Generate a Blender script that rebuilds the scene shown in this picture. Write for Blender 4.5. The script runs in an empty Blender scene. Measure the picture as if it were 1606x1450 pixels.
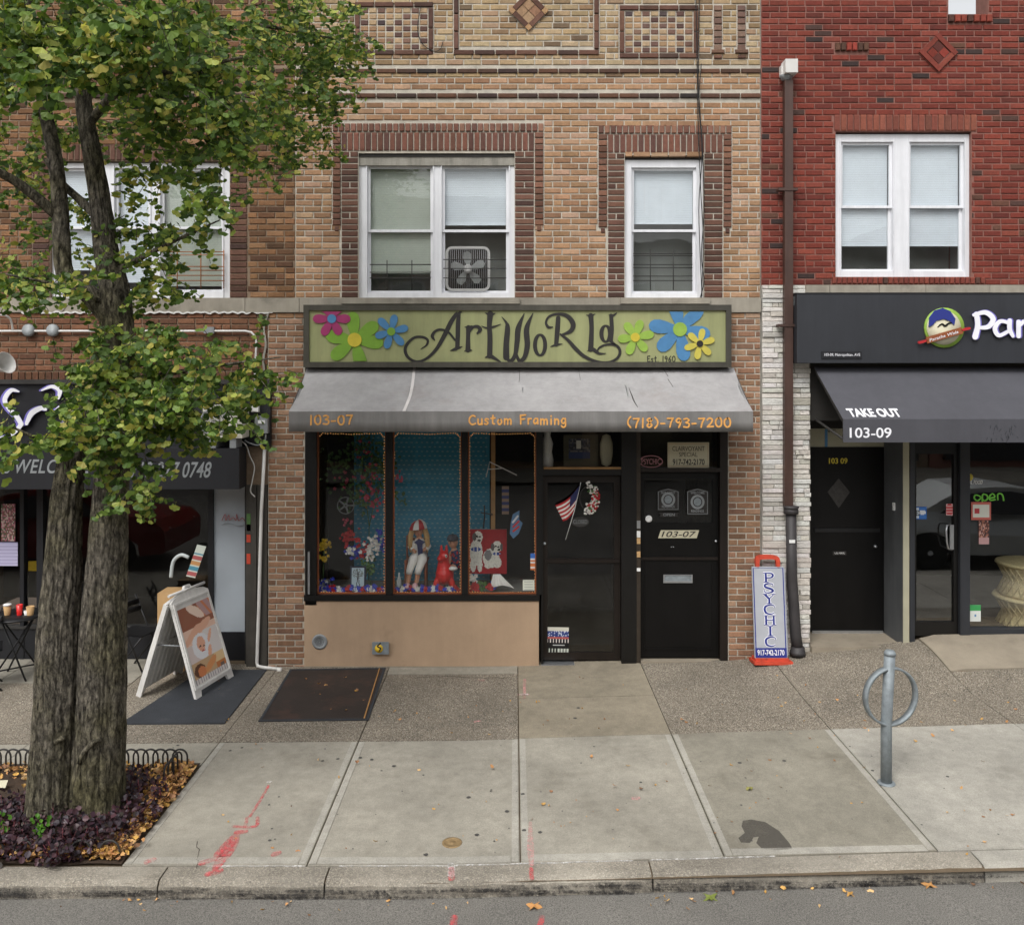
import bpy, math, random
import numpy as np
from mathutils import Vector, Matrix, noise as mnoise
random.seed(7); np.random.seed(7)
R = math.radians
SC = bpy.context.scene
COL = SC.collection
# ------------------------------------------------------------------ camera
FPX, CX, HY, DF, CH = 1371.0, 806.0, 580.0, 10.5, 3.56
cam = bpy.data.cameras.new('camera'); camo = bpy.data.objects.new('camera', cam); COL.objects.link(camo)
camo.location = (0, -DF, CH); camo.rotation_euler = (R(90), 0, 0)
cam.sensor_fit = 'HORIZONTAL'; cam.sensor_width = 36; cam.lens = 36*FPX/1606
cam.shift_x = -(CX-803)/1606; cam.shift_y = -(725-HY)/1606
cam.clip_end = 1000; SC.camera = camo
# ------------------------------------------------------------------ light
SUN_EL, SUN_AZ = R(52), R(205)
w = bpy.data.worlds.new('World'); SC.world = w; w.use_nodes = True
nt = w.node_tree; nt.nodes.clear()
sky = nt.nodes.new('ShaderNodeTexSky'); sky.sky_type = 'NISHITA'; sky.sun_disc = False
sky.sun_elevation = SUN_EL; sky.sun_rotation = SUN_AZ; sky.air_density = 1.5; sky.dust_density = 4; sky.ozone_density = 1
hs = nt.nodes.new('ShaderNodeHueSaturation'); hs.inputs['Saturation'].default_value = 0.12
bg = nt.nodes.new('ShaderNodeBackground'); bg.inputs['Strength'].default_value = 0.15
wo = nt.nodes.new('ShaderNodeOutputWorld')
nt.links.new(sky.outputs[0], hs.inputs['Color']); nt.links.new(hs.outputs[0], bg.inputs[0]); nt.links.new(bg.outputs[0], wo.inputs[0])
sl = bpy.data.lights.new('sun', 'SUN'); sl.energy = 1.1; sl.angle = R(25); sl.color = (1, .98, .945)
so = bpy.data.objects.new('sun', sl); COL.objects.link(so)
sd = Vector((math.sin(SUN_AZ)*math.cos(SUN_EL), math.cos(SUN_AZ)*math.cos(SUN_EL), math.sin(SUN_EL)))
so.rotation_euler = sd.to_track_quat('Z', 'Y').to_euler()
so.location = (0, -20, 30)
SC.view_settings.view_transform = 'Standard'; SC.view_settings.look = 'None'
SC.view_settings.gamma = 1; SC.view_settings.exposure = 0.45
SC.view_settings.use_curve_mapping = False
# ------------------------------------------------------------------ helpers
def S(r, g, b, k=1.0):
    def f(c):
        c /= 255.0
        return (c/12.92 if c <= .04045 else ((c+.055)/1.055)**2.4)*k
    return (f(r), f(g), f(b), 1)
def fx(x, Y=0): return (x-CX)*(DF+Y)/FPX
def fz(y, Y=0): return CH-(y-HY)*(DF+Y)/FPX
def P(x, y, Y): return Vector((fx(x, Y), Y, fz(y, Y)))
def sst(a, b, t):
    t = min(1, max(0, (t-a)/(b-a))); return t*t*(3-2*t)
def G(x, y):
    return .022*min(6.5, max(0, x+.5)) + (.14*sst(2.3, 4.4, x)+.11*sst(4.7, 5.0, x))*sst(-1.3, 0, y)
def ground_at(px, py):
    d = 9.0
    for _ in range(12):
        X = (px-CX)*d/FPX
        d = (CH-G(X, d-DF))*FPX/(py-HY)
    return Vector(((px-CX)*d/FPX, d-DF, G((px-CX)*d/FPX, d-DF)))
MATS = {}
def nodes(name):
    m = bpy.data.materials.new(name); m.use_nodes = True
    t = m.node_tree; b = t.nodes['Principled BSDF']
    MATS[name] = m
    return m, t, b
def tex_noise(t, scale, detail=6, rough=.6, stretch=None):
    g = t.nodes.new('ShaderNodeNewGeometry')
    n = t.nodes.new('ShaderNodeTexNoise'); n.inputs['Scale'].default_value = scale
    n.inputs['Detail'].default_value = detail; n.inputs['Roughness'].default_value = rough
    if stretch:
        mp = t.nodes.new('ShaderNodeMapping'); mp.inputs['Scale'].default_value = stretch
        t.links.new(g.outputs['Position'], mp.inputs['Vector']); t.links.new(mp.outputs[0], n.inputs['Vector'])
    else: t.links.new(g.outputs['Position'], n.inputs['Vector'])
    return n
def ramp(t, src, a, b, ca, cb):
    r = t.nodes.new('ShaderNodeValToRGB'); e = r.color_ramp.elements
    e[0].position = a; e[1].position = b; e[0].color = ca; e[1].color = cb
    t.links.new(src, r.inputs[0]); return r
def mixc(t, kind, fac, a, b):
    m = t.nodes.new('ShaderNodeMix'); m.data_type = 'RGBA'; m.blend_type = kind; m.clamp_result = False
    for s, v in ((0, fac), (6, a), (7, b)):
        if hasattr(v, 'is_linked') or hasattr(v, 'links'): t.links.new(v, m.inputs[s])
        else: m.inputs[s].default_value = v
    return m.outputs[2]
def bump(t, b, src, strength, dist=.01):
    n = t.nodes.new('ShaderNodeBump'); n.inputs['Strength'].default_value = strength; n.inputs['Distance'].default_value = dist
    t.links.new(src, n.inputs['Height'])
    if b.inputs['Normal'].is_linked: t.links.new(b.inputs['Normal'].links[0].from_socket, n.inputs['Normal'])
    t.links.new(n.outputs[0], b.inputs['Normal'])
g1 = lambda v: (v, v, v, 1)
def mk(name, col, rough=.6, var=.18, scale=5, bmp=.15, bscale=60, metal=0, streak=0, dirt=None, spec=.5, fine=0, dist=.01):
    m, t, b = nodes(name)
    n = tex_noise(t, scale)
    r = ramp(t, n.outputs[0], .3, .72, g1(1-var), g1(1+var))
    c = mixc(t, 'MULTIPLY', 1.0, col, r.outputs[0])
    if fine:
        n3 = tex_noise(t, 140, 3, .7); r3 = ramp(t, n3.outputs[0], .32, .68, g1(1-fine), g1(1+fine))
        c = mixc(t, 'MULTIPLY', 1.0, c, r3.outputs[0])
    if streak:
        n2 = tex_noise(t, 1, 8, .7, (9, 9, .9)); r2 = ramp(t, n2.outputs[0], .35, .7, g1(1-streak), g1(1+streak*.4))
        c = mixc(t, 'MULTIPLY', 1.0, c, r2.outputs[0])
    if dirt:
        n4 = tex_noise(t, dirt[1], 8, .68); r4 = ramp(t, n4.outputs[0], dirt[2], dirt[2]+.16, g1(0), g1(dirt[3]))
        c = mixc(t, 'MIX', r4.outputs[0], c, dirt[0])
    t.links.new(c, b.inputs['Base Color'])
    b.inputs['Roughness'].default_value = rough; b.inputs['Metallic'].default_value = metal
    b.inputs['Specular IOR Level'].default_value = spec
    if bmp: bump(t, b, tex_noise(t, bscale, 5).outputs[0], bmp, dist)
    return m
def tint_mat(name, obj_info, rough=.85, bmp=.6, bscale=90, var=.16, fine=.18, dist=.012, grime=None):
    m, t, b = nodes(name)
    if obj_info: src = t.nodes.new('ShaderNodeObjectInfo').outputs['Color']
    else:
        a = t.nodes.new('ShaderNodeAttribute'); a.attribute_name = 'Col'; src = a.outputs['Color']
    n = tex_noise(t, 26, 5); r = ramp(t, n.outputs[0], .3, .7, g1(1-var), g1(1+var))
    c = mixc(t, 'MULTIPLY', 1.0, src, r.outputs[0])
    if fine:
        n3 = tex_noise(t, 150, 3, .75); r3 = ramp(t, n3.outputs[0], .33, .67, g1(1-fine), g1(1+fine))
        c = mixc(t, 'MULTIPLY', 1.0, c, r3.outputs[0])
    if grime:
        n4 = tex_noise(t, 1, 9, .72, (2.6, 2.6, .7)); r4 = ramp(t, n4.outputs[0], .48, .74, g1(0), g1(grime))
        c = mixc(t, 'MIX', r4.outputs[0], c, S(45, 38, 33))
    t.links.new(c, b.inputs['Base Color']); b.inputs['Roughness'].default_value = rough
    b.inputs['Specular IOR Level'].default_value = .25
    if bmp: bump(t, b, tex_noise(t, bscale, 6, .7).outputs[0], bmp, dist)
    return m
def print_mat(name, rough=.35, spec=.5):
    m, t, b = nodes(name)
    a = t.nodes.new('ShaderNodeAttribute'); a.attribute_name = 'Col'
    t.links.new(a.outputs['Color'], b.inputs['Base Color']); b.inputs['Roughness'].default_value = rough
    b.inputs['Specular IOR Level'].default_value = spec
    return m
def glass_mat(name, tint=(.9, .93, .92, 1), ior=1.5, wob=.0, dirty=0.0):
    m = bpy.data.materials.new(name); m.use_nodes = True; t = m.node_tree; t.nodes.clear()
    o = t.nodes.new('ShaderNodeOutputMaterial'); mx = t.nodes.new('ShaderNodeMixShader')
    tr = t.nodes.new('ShaderNodeBsdfTransparent'); tr.inputs[0].default_value = tint
    gl = t.nodes.new('ShaderNodeBsdfGlossy'); gl.inputs['Roughness'].default_value = .015
    fr = t.nodes.new('ShaderNodeFresnel'); fr.inputs[0].default_value = ior
    if wob:
        bp = t.nodes.new('ShaderNodeBump'); bp.inputs['Strength'].default_value = wob; bp.inputs['Distance'].default_value = .02
        n = tex_noise(t, 1.6, 2); t.links.new(n.outputs[0], bp.inputs['Height']); t.links.new(bp.outputs[0], gl.inputs['Normal'])
    gm = t.nodes.new('ShaderNodeNewGeometry'); iv = t.nodes.new('ShaderNodeMath'); iv.operation = 'SUBTRACT'; iv.inputs[0].default_value = 1.0; t.links.new(gm.outputs['Backfacing'], iv.inputs[1])
    ml = t.nodes.new('ShaderNodeMath'); ml.operation = 'MULTIPLY'; t.links.new(fr.outputs[0], ml.inputs[0]); t.links.new(iv.outputs[0], ml.inputs[1])
    m3_ = t.nodes.new('ShaderNodeMath'); m3_.operation = 'MULTIPLY'; m3_.use_clamp = True; m3_.inputs[1].default_value = 1.8; t.links.new(ml.outputs[0], m3_.inputs[0])
    t.links.new(m3_.outputs[0], mx.inputs[0]); t.links.new(tr.outputs[0], mx.inputs[1]); t.links.new(gl.outputs[0], mx.inputs[2])
    last = mx
    if dirty:
        df = t.nodes.new('ShaderNodeBsdfDiffuse'); df.inputs[0].default_value = g1(.6)
        n = tex_noise(t, 3, 8, .7); r = ramp(t, n.outputs[0], .4, .8, g1(0), g1(dirty))
        m2 = t.nodes.new('ShaderNodeMixShader'); t.links.new(r.outputs[0], m2.inputs[0]); t.links.new(mx.outputs[0], m2.inputs[1]); t.links.new(df.outputs[0], m2.inputs[2]); last = m2
    t.links.new(last.outputs[0], o.inputs[0]); MATS[name] = m; return m
def emit_mat(name, col, s):
    m, t, b = nodes(name); b.inputs['Base Color'].default_value = col
    b.inputs['Emission Color'].default_value = col; b.inputs['Emission Strength'].default_value = s; return m
def leaf_mat(name, trans=.35, rough=.5):
    m = bpy.data.materials.new(name); m.use_nodes = True; t = m.node_tree; b = t.nodes['Principled BSDF']
    a = t.nodes.new('ShaderNodeAttribute'); a.attribute_name = 'Col'; src = a.outputs['Color']
    oi = t.nodes.new('ShaderNodeObjectInfo')
    c = mixc(t, 'MULTIPLY', 1.0, src, oi.outputs['Color'])
    t.links.new(c, b.inputs['Base Color']); b.inputs['Roughness'].default_value = rough; b.inputs['Specular IOR Level'].default_value = .35
    if trans:
        tl = t.nodes.new('ShaderNodeBsdfTranslucent'); mx = t.nodes.new('ShaderNodeMixShader'); mx.inputs[0].default_value = trans
        c2 = mixc(t, 'MULTIPLY', 1.0, c, (1.1, 1.25, .6, 1)); t.links.new(c2, tl.inputs[0])
        o = t.nodes['Material Output']; t.links.new(b.outputs[0], mx.inputs[1]); t.links.new(tl.outputs[0], mx.inputs[2]); t.links.new(mx.outputs[0], o.inputs[0])
    MATS[name] = m; return m
WL = {}
def link(o, parent=None, wl=Vector((0, 0, 0))):
    COL.objects.link(o); WL[o.name] = Vector(wl)
    if parent: o.parent = parent; o.location = Vector(wl)-WL[parent.name]
    else: o.location = wl
    return o
def tag(o, label=None, cat=None, group=None, kind=None):
    if label: o['label'] = label
    if cat: o['category'] = cat
    if group: o['group'] = group
    if kind: o['kind'] = kind
    return o
def thing(name, loc, label, cat, group=None):
    o = bpy.data.objects.new(name, None); o.empty_display_size = .1
    link(o, None, Vector(loc)); return tag(o, label, cat, group)
class Fr:  # a flat frame in space: origin, right, up, outward
    def __init__(s, o, u=(1, 0, 0), v=(0, 0, 1), n=None):
        s.o = Vector(o); s.u = Vector(u).normalized(); s.v = Vector(v).normalized()
        s.n = Vector(n).normalized() if n else s.u.cross(s.v).normalized()
    def __call__(s, x, y, d=0): return s.o+s.u*x+s.v*y+s.n*d
def cat_rom(pts, n=8, closed=False):
    pts = [tuple(p) for p in pts]; out = []; L = len(pts)
    rng = range(L if closed else L-1)
    for i in rng:
        if closed: p0, p1, p2, p3 = pts[i-1], pts[i], pts[(i+1) % L], pts[(i+2) % L]
        else: p0, p1, p2, p3 = pts[max(0, i-1)], pts[i], pts[i+1], pts[min(L-1, i+2)]
        for k in range(n):
            t = k/n
            out.append(tuple(.5*((2*b)+(-a+c)*t+(2*a-5*b+4*c-d)*t*t+(-a+3*b-3*c+d)*t**3) for a, b, c, d in zip(p0, p1, p2, p3)))
    if not closed: out.append(pts[-1])
    return out
class MB:
    def __init__(s): s.v = []; s.f = []; s.m = []; s.c = None; s.cur = 0; s.col = None; s.sm = []
        # colours per face
    def _f(s, f, smooth=False):
        s.f.append(f); s.m.append(s.cur); s.sm.append(smooth)
        if s.c is None: s.c = []
        s.c.append(s.col)
    def quad(s, a, b, c, d):
        n = len(s.v); s.v += [tuple(a), tuple(b), tuple(c), tuple(d)]; s._f((n, n+1, n+2, n+3)); return s
    def poly(s, pts):
        n = len(s.v); s.v += [tuple(p) for p in pts]; s._f(tuple(range(n, n+len(pts)))); return s
    def box(s, x0, x1, y0, y1, z0, z1):
        n = len(s.v)
        s.v += [(x0, y0, z0), (x1, y0, z0), (x1, y1, z0), (x0, y1, z0), (x0, y0, z1), (x1, y0, z1), (x1, y1, z1), (x0, y1, z1)]
        for f in ((0, 3, 2, 1), (4, 5, 6, 7), (0, 1, 5, 4), (1, 2, 6, 5), (2, 3, 7, 6), (3, 0, 4, 7)): s._f(tuple(n+i for i in f))
        return s
    def fbox(s, fr, x0, x1, y0, y1, d0, d1):
        n = len(s.v)
        for d in (d0, d1):
            for (x, y) in ((x0, y0), (x1, y0), (x1, y1), (x0, y1)): s.v.append(tuple(fr(x, y, d)))
        for f in ((0, 3, 2, 1), (4, 5, 6, 7), (0, 1, 5, 4), (1, 2, 6, 5), (2, 3, 7, 6), (3, 0, 4, 7)): s._f(tuple(n+i for i in f))
        return s
    def brick(s, x0, x1, yf, yb, z0, z1, b=.006):
        n = len(s.v)
        s.v += [(x0, yb, z0), (x1, yb, z0), (x1, yb, z1), (x0, yb, z1), (x0, yf+b, z0), (x1, yf+b, z0), (x1, yf+b, z1), (x0, yf+b, z1),
                (x0+b, yf, z0+b), (x1-b, yf, z0+b), (x1-b, yf, z1-b), (x0+b, yf, z1-b)]
        for f in ((8, 9, 10, 11), (4, 5, 9, 8), (5, 6, 10, 9), (6, 7, 11, 10), (7, 4, 8, 11), (0, 1, 5, 4), (1, 2, 6, 5), (2, 3, 7, 6), (3, 0, 4, 7)): s._f(tuple(n+i for i in f))
        return s
    def prism(s, pts, fr, d0, d1):  # pts in frame coordinates
        n = len(s.v); L = len(pts)
        for p in pts: s.v.append(tuple(fr(p[0], p[1], d1)))
        for p in pts: s.v.append(tuple(fr(p[0], p[1], d0)))
        s._f(tuple(range(n, n+L)))
        s._f(tuple(range(n+2*L-1, n+L-1, -1)))
        for i in range(L):
            j = (i+1) % L; s._f((n+i, n+L+i, n+L+j, n+j))
        return s
    def tube(s, pts, r, seg=8, cap=True, closed=False, flat=1.0):
        pts = [Vector(p) for p in pts]; L = len(pts)
        if not hasattr(r, '__len__'): r = [r]*L
        n0 = len(s.v); up = None
        for i, p in enumerate(pts):
            a = pts[i-1] if (i > 0 or closed) else pts[i]; b = pts[(i+1) % L] if (i < L-1 or closed) else pts[i]
            t = (b-a).normalized() if (b-a).length > 1e-9 else Vector((0, 0, 1))
            if up is None: up = Vector((0, 0, 1)) if abs(t.z) < .9 else Vector((1, 0, 0))
            sd_ = t.cross(up)
            if sd_.length < 1e-6: sd_ = t.orthogonal()
            sd_.normalize(); up = sd_.cross(t).normalized()
            for k in range(seg):
                an = 2*math.pi*k/seg
                s.v.append(tuple(p+(sd_*math.cos(an)+up*math.sin(an)*flat)*r[i]))
        for i in range(L if closed else L-1):
            for k in range(seg):
                a = n0+i*seg+k; b = n0+i*seg+(k+1) % seg; j = (i+1) % L
                s._f((a, b, n0+j*seg+(k+1) % seg, n0+j*seg+k), True)
        if cap and not closed:
            s._f(tuple(n0+k for k in reversed(range(seg)))); s._f(tuple(n0+(L-1)*seg+k for k in range(seg)))
        return s
    def lathe(s, c, prof, seg=20, ax=(0, 0, 1), sx=1, sy=1, cap=True):
        ax = Vector(ax).normalized(); u = ax.orthogonal().normalized() if abs(ax.z) < .99 else Vector((1, 0, 0)); v = ax.cross(u)
        n0 = len(s.v); c = Vector(c)
        for (r, h) in prof:
            for k in range(seg):
                an = 2*math.pi*k/seg; s.v.append(tuple(c+ax*h+u*math.cos(an)*r*sx+v*math.sin(an)*r*sy))
        for i in range(len(prof)-1):
            for k in range(seg): s._f((n0+i*seg+k, n0+i*seg+(k+1) % seg, n0+(i+1)*seg+(k+1) % seg, n0+(i+1)*seg+k), True)
        if cap:
            s._f(tuple(n0+k for k in reversed(range(seg)))); s._f(tuple(n0+(len(prof)-1)*seg+k for k in range(seg)))
        return s
    def ball(s, c, rx, ry=None, rz=None, seg=14, rings=9, rot=None):
        ry = rx if ry is None else ry; rz = rx if rz is None else rz
        n0 = len(s.v); c = Vector(c)
        for i in range(rings+1):
            th = math.pi*i/rings
            for k in range(seg):
                a = 2*math.pi*k/seg; p = Vector((rx*math.sin(th)*math.cos(a), ry*math.sin(th)*math.sin(a), rz*math.cos(th)))
                if rot: p = rot @ p
                s.v.append(tuple(c+p))
        for i in range(rings):
            for k in range(seg): s._f((n0+i*seg+k, n0+(i+1)*seg+k, n0+(i+1)*seg+(k+1) % seg, n0+i*seg+(k+1) % seg), True)
        return s
    def ribbon(s, pts, wd, fr, d0, d1, n=6, closed=False, rnd=True, curve=True):
        if not hasattr(wd, '__len__'): wd = [wd]*len(pts)
        q = [(p[0], p[1], ww) for p, ww in zip(pts, wd)]
        if curve and len(q) > 2: q = cat_rom(q, n, closed)
        if rnd and not closed:
            def ext(a, b):
                dx, dy = a[0]-b[0], a[1]-b[1]; l = math.hypot(dx, dy) or 1; dx /= l; dy /= l; h = a[2]/2
                return [(a[0]+dx*h*k, a[1]+dy*h*k, a[2]*math.sqrt(max(.01, 1-k*k))) for k in (.5, .85, .99)]
            q = ext(q[0], q[1])[::-1]+q+ext(q[-1], q[-2])
        L = len(q); n0 = len(s.v)
        for i in range(L):
            a = q[i-1] if (i > 0 or closed) else q[i]; b = q[(i+1) % L] if (i < L-1 or closed) else q[i]
            dx, dy = b[0]-a[0], b[1]-a[1]; l = math.hypot(dx, dy) or 1; nx, ny = -dy/l, dx/l; h = q[i][2]/2
            for (x, y, d) in ((q[i][0]+nx*h, q[i][1]+ny*h, d1), (q[i][0]-nx*h, q[i][1]-ny*h, d1), (q[i][0]+nx*h, q[i][1]+ny*h, d0), (q[i][0]-nx*h, q[i][1]-ny*h, d0)):
                s.v.append(tuple(fr(x, y, d)))
        for i in range(L if closed else L-1):
            a = n0+i*4; b = n0+((i+1) % L)*4
            s._f((a, a+1, b+1, b)); s._f((a+2, b+2, b+3, a+3)); s._f((a, b, b+2, a+2)); s._f((a+1, a+3, b+3, b+1))
        return s
    def build(s, name, mat, parent=None, smooth=False, orig=None):
        me = bpy.data.meshes.new(name)
        V = np.array(s.v, dtype=np.float64).reshape(-1, 3)
        lo, hi = V.min(0), V.max(0); c = Vector(((lo[0]+hi[0])/2, (lo[1]+hi[1])/2, lo[2])) if orig is None else Vector(orig)
        V = V-np.array(c)
        me.from_pydata(V.tolist(), [], s.f)
        mats = mat if isinstance(mat, (list, tuple)) else [mat]
        for m in mats: me.materials.append(MATS[m] if isinstance(m, str) else m)
        if len(mats) > 1: me.polygons.foreach_set('material_index', s.m)
        sm = [True]*len(s.f) if smooth else s.sm
        if any(sm): me.polygons.foreach_set('use_smooth', sm)
        if s.c and any(x is not None for x in s.c):
            at = me.color_attributes.new('Col', 'FLOAT_COLOR', 'CORNER')
            arr = []
            for f, cc in zip(s.f, s.c): arr += list(cc or (1, 1, 1, 1))*len(f)
            at.data.foreach_set('color', arr)
        me.update()
        o = bpy.data.objects.new(name, me)
        return link(o, parent, c)
FAC = Fr((0, 0, 0), (1, 0, 0), (0, 0, 1), (0, -1, 0))
def fac(Y): return Fr((0, Y, 0), (1, 0, 0), (0, 0, 1), (0, -1, 0))
class PxF:  # frame whose coordinates are photograph-like units on a vertical plane at depth Y, for drawing lettering at its real size
    def __init__(s, Y): s.Y = Y
    def __call__(s, x, y, d=0): return Vector((fx(x, s.Y), s.Y-d, fz(y, s.Y)))
def print_obj(name, fr, w, h, nx, ny, fn, parent=None, mat='print', t=.003):
    b = MB()
    for j in range(ny):
        for i in range(nx):
            b.col = tuple(fn((i+.5)/nx, (j+.5)/ny))
            b.quad(fr(w*i/nx, h*j/ny, t), fr(w*(i+1)/nx, h*j/ny, t), fr(w*(i+1)/nx, h*(j+1)/ny, t), fr(w*i/nx, h*(j+1)/ny, t))
    b.col = tuple(fn(.01, .01))
    p = [fr(0, 0, 0), fr(w, 0, 0), fr(w, h, 0), fr(0, h, 0)]; q = [fr(0, 0, t), fr(w, 0, t), fr(w, h, t), fr(0, h, t)]
    b.quad(*p[::-1])
    for i in range(4): b.quad(p[i], p[(i+1) % 4], q[(i+1) % 4], q[i])
    return b.build(name, mat, parent)
def text_obj(name, body, fr, x0, y0, x1, y1, mat, parent=None, depth=.002, bold=0, shear=0, d0=.001, spacing=1.0, align_fit=True):
    cu = bpy.data.curves.new('lettering_curve', 'FONT'); cu.body = body; cu.offset = bold; cu.shear = shear; cu.space_character = spacing
    cu.resolution_u = 4
    cu.align_x = 'CENTER'; cu.extrude = .02
    tmp = bpy.data.objects.new('lettering_curve', cu); COL.objects.link(tmp)
    dg = bpy.context.evaluated_depsgraph_get(); me = bpy.data.meshes.new_from_object(tmp.evaluated_get(dg))
    bpy.data.objects.remove(tmp); bpy.data.curves.remove(cu)
    V = np.empty(len(me.vertices)*3); me.vertices.foreach_get('co', V); V = V.reshape(-1, 3)
    lo, hi = V.min(0), V.max(0); out = []
    for v in V:
        u = (v[0]-lo[0])/(hi[0]-lo[0]); q = (v[1]-lo[1])/(hi[1]-lo[1]); d = d0+depth*(v[2]-lo[2])/(hi[2]-lo[2])
        out.append(fr(x0+(x1-x0)*u, y0+(y1-y0)*q, d))
    A = np.array([tuple(o) for o in out]); c = Vector(((A[:, 0].min()+A[:, 0].max())/2, (A[:, 1].min()+A[:, 1].max())/2, A[:, 2].min()))
    me.vertices.foreach_set('co', (A-np.array(c)).ravel()); me.name = name; me.materials.clear(); me.materials.append(MATS[mat]); me.update()
    o = bpy.data.objects.new(name, me); return link(o, parent, c)
# single-stroke hand lettering, glyph box 1 high
GL = {'0': (.62, [[(.3, 1), (.05, .75), (.04, .3), (.25, 0), (.5, .1), (.58, .5), (.5, .9), (.3, 1)]]),
 '1': (.25, [[(.12, 1), (.1, 0)]]), '2': (.6, [[(.05, .8), (.25, 1), (.5, .85), (.42, .5), (.05, .02)], [(.05, .02), (.6, .06)]]),
 '3': (.55, [[(.05, .93), (.3, 1), (.5, .8), (.22, .55)], [(.22, .55), (.52, .4), (.42, .05), (.02, .08)]]),
 '6': (.55, [[(.45, 1), (.12, .6), (.06, .2), (.3, 0), (.5, .25), (.3, .48), (.08, .3)]]),
 '7': (.58, [[(.02, .95), (.55, .98)], [(.55, .98), (.35, .5), (.25, 0)]]),
 '8': (.55, [[(.45, .9), (.25, 1), (.08, .8), (.28, .55), (.5, .25), (.28, 0), (.06, .2), (.3, .52), (.48, .8), (.45, .9)]]),
 '9': (.55, [[(.48, .75), (.25, .5), (.06, .75), (.28, 1), (.48, .8), (.45, .4), (.3, 0)]]),
 '-': (.45, [[(.05, .38), (.4, .4)]]), '(': (.35, [[(.3, 1.1), (.08, .75), (.06, .3), (.3, -.08)]]), ')': (.35, [[(.05, 1.1), (.28, .75), (.28, .3), (.05, -.08)]]),
 'C': (.7, [[(.65, .9), (.4, 1), (.12, .75), (.08, .3), (.35, 0), (.7, .12)]]), 'u': (.5, [[(.06, .6), (.08, .1), (.28, 0), (.44, .2)], [(.44, .62), (.46, 0)]]),
 's': (.45, [[(.4, .55), (.2, .62), (.08, .45), (.36, .2), (.25, 0), (.03, .06)]]), 't': (.45, [[(.22, .95), (.2, .1), (.36, 0)], [(.02, .62), (.42, .66)]]),
 'o': (.5, [[(.25, .6), (.05, .35), (.22, 0), (.46, .25), (.38, .55), (.25, .6)]]), 'm': (.8, [[(.06, .6), (.06, 0)], [(.06, .4), (.25, .6), (.38, .4), (.38, 0)], [(.38, .4), (.58, .6), (.7, .4), (.7, 0)]]),
 'F': (.58, [[(.08, .97), (.1, 0)], [(.08, .95), (.58, 1)], [(.1, .52), (.48, .55)]]), 'r': (.4, [[(.08, .6), (.08, 0)], [(.08, .35), (.2, .58), (.38, .58)]]),
 'a': (.5, [[(.42, .55), (.18, .58), (.04, .25), (.18, 0), (.42, .25)], [(.43, .6), (.46, 0)]]), 'i': (.22, [[(.1, .6), (.1, 0)], [(.1, .88), (.11, .93)]]),
 'n': (.5, [[(.06, .6), (.06, 0)], [(.06, .38), (.28, .6), (.42, .4), (.43, 0)]]), 'g': (.52, [[(.42, .5), (.2, .6), (.05, .3), (.2, .03), (.42, .25)], [(.43, .6), (.44, -.2), (.2, -.38), (.03, -.22)]]),
 'E': (.58, [[(.08, 1), (.08, 0)], [(.08, .98), (.55, 1)], [(.08, .52), (.45, .54)], [(.08, .02), (.56, .03)]]), '.': (.2, [[(.08, .03), (.1, .04)]]), ' ': (.4, [])}
def hand_text(name, body, fr, x0, y0, width, h, wd, mat, parent, d=.002):
    adv = sum(GL[c][0]+.2 for c in body)-.2; k = width/(adv*abs(h)); b = MB(); x = x0; i = 0
    for c in body:
        a, st = GL[c]; jy = random.uniform(-.05, .05)*h
        for s_ in st:
            b.ribbon([(x+p[0]*abs(h)*k, y0+p[1]*h+jy) for p in s_], wd, fr, .0005, d+.0004*(i % 4), n=5); i += 1
        x += (a+.2)*abs(h)*k
    return b.build(name, mat, parent)
# ------------------------------------------------------------------ materials
def wrinkle(name, st, k):
    m = MATS[name]; t = m.node_tree; bump(t, t.nodes['Principled BSDF'], tex_noise(t, 1, 6, .65, st).outputs[0], k, .012)
tint_mat('brick_piece', True, grime=.38); tint_mat('brick_joined', False, grime=.38)
tint_mat('painted_brick_piece', True, rough=.6, bmp=.9, bscale=45, var=.12, fine=.06, dist=.02)
print_mat('print'); print_mat('matte_print', .8, .2)
mk('mortar', S(182, 175, 162), .95, .2, 8, .4, 120, fine=.15)
mk('mortar_red', S(132, 92, 82), .95, .2, 8, .4, 120, fine=.15)
mk('mortar_brown', S(130, 112, 94), .95, .2, 8, .4, 120, fine=.15)
mk('mortar_white', S(150, 146, 138), .9, .2, 8, .4, 120)
mk('limestone', S(152, 145, 132), .85, .22, 3, .3, 70, streak=.15, dirt=(S(80, 76, 68), 2.2, .55, .6))
mk('vinyl_white', S(225, 226, 230), .4, .06, 3, .05, 30, streak=.12)
mk('old_wood_white', S(150, 146, 136), .7, .25, 6, .3, 50, streak=.4)
mk('alu_dark', S(14, 13, 13), .38, .3, 4, .08, 60, streak=.3)
mk('door_black', S(12, 11, 11), .42, .35, 3, .1, 40, streak=.4, spec=.3)
mk('bronze', S(74, 66, 58), .4, .25, 4, .1, 50, metal=.5, streak=.3)
mk('alu', S(185, 187, 190), .35, .12, 8, .08, 60, metal=.8)
mk('steel_galv', S(138, 146, 150), .62, .2, 18, .15, 60, metal=.3, streak=.15, fine=.08)
mk('stucco', S(176, 150, 124), .9, .09, 2.2, .35, 160, streak=.05, dirt=(S(120, 98, 76), 1.8, .62, .5), fine=.05)
mk('sign_green', S(150, 153, 108), .5, .1, 1.4, .05, 30, streak=.16, dirt=(S(166, 164, 116), 1.6, .55, .5))
mk('sign_frame', S(72, 69, 60), .5, .2, 5, .1, 40, streak=.3)
mk('letter_ink', S(36, 33, 31), .6, .15, 20, .05)
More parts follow.
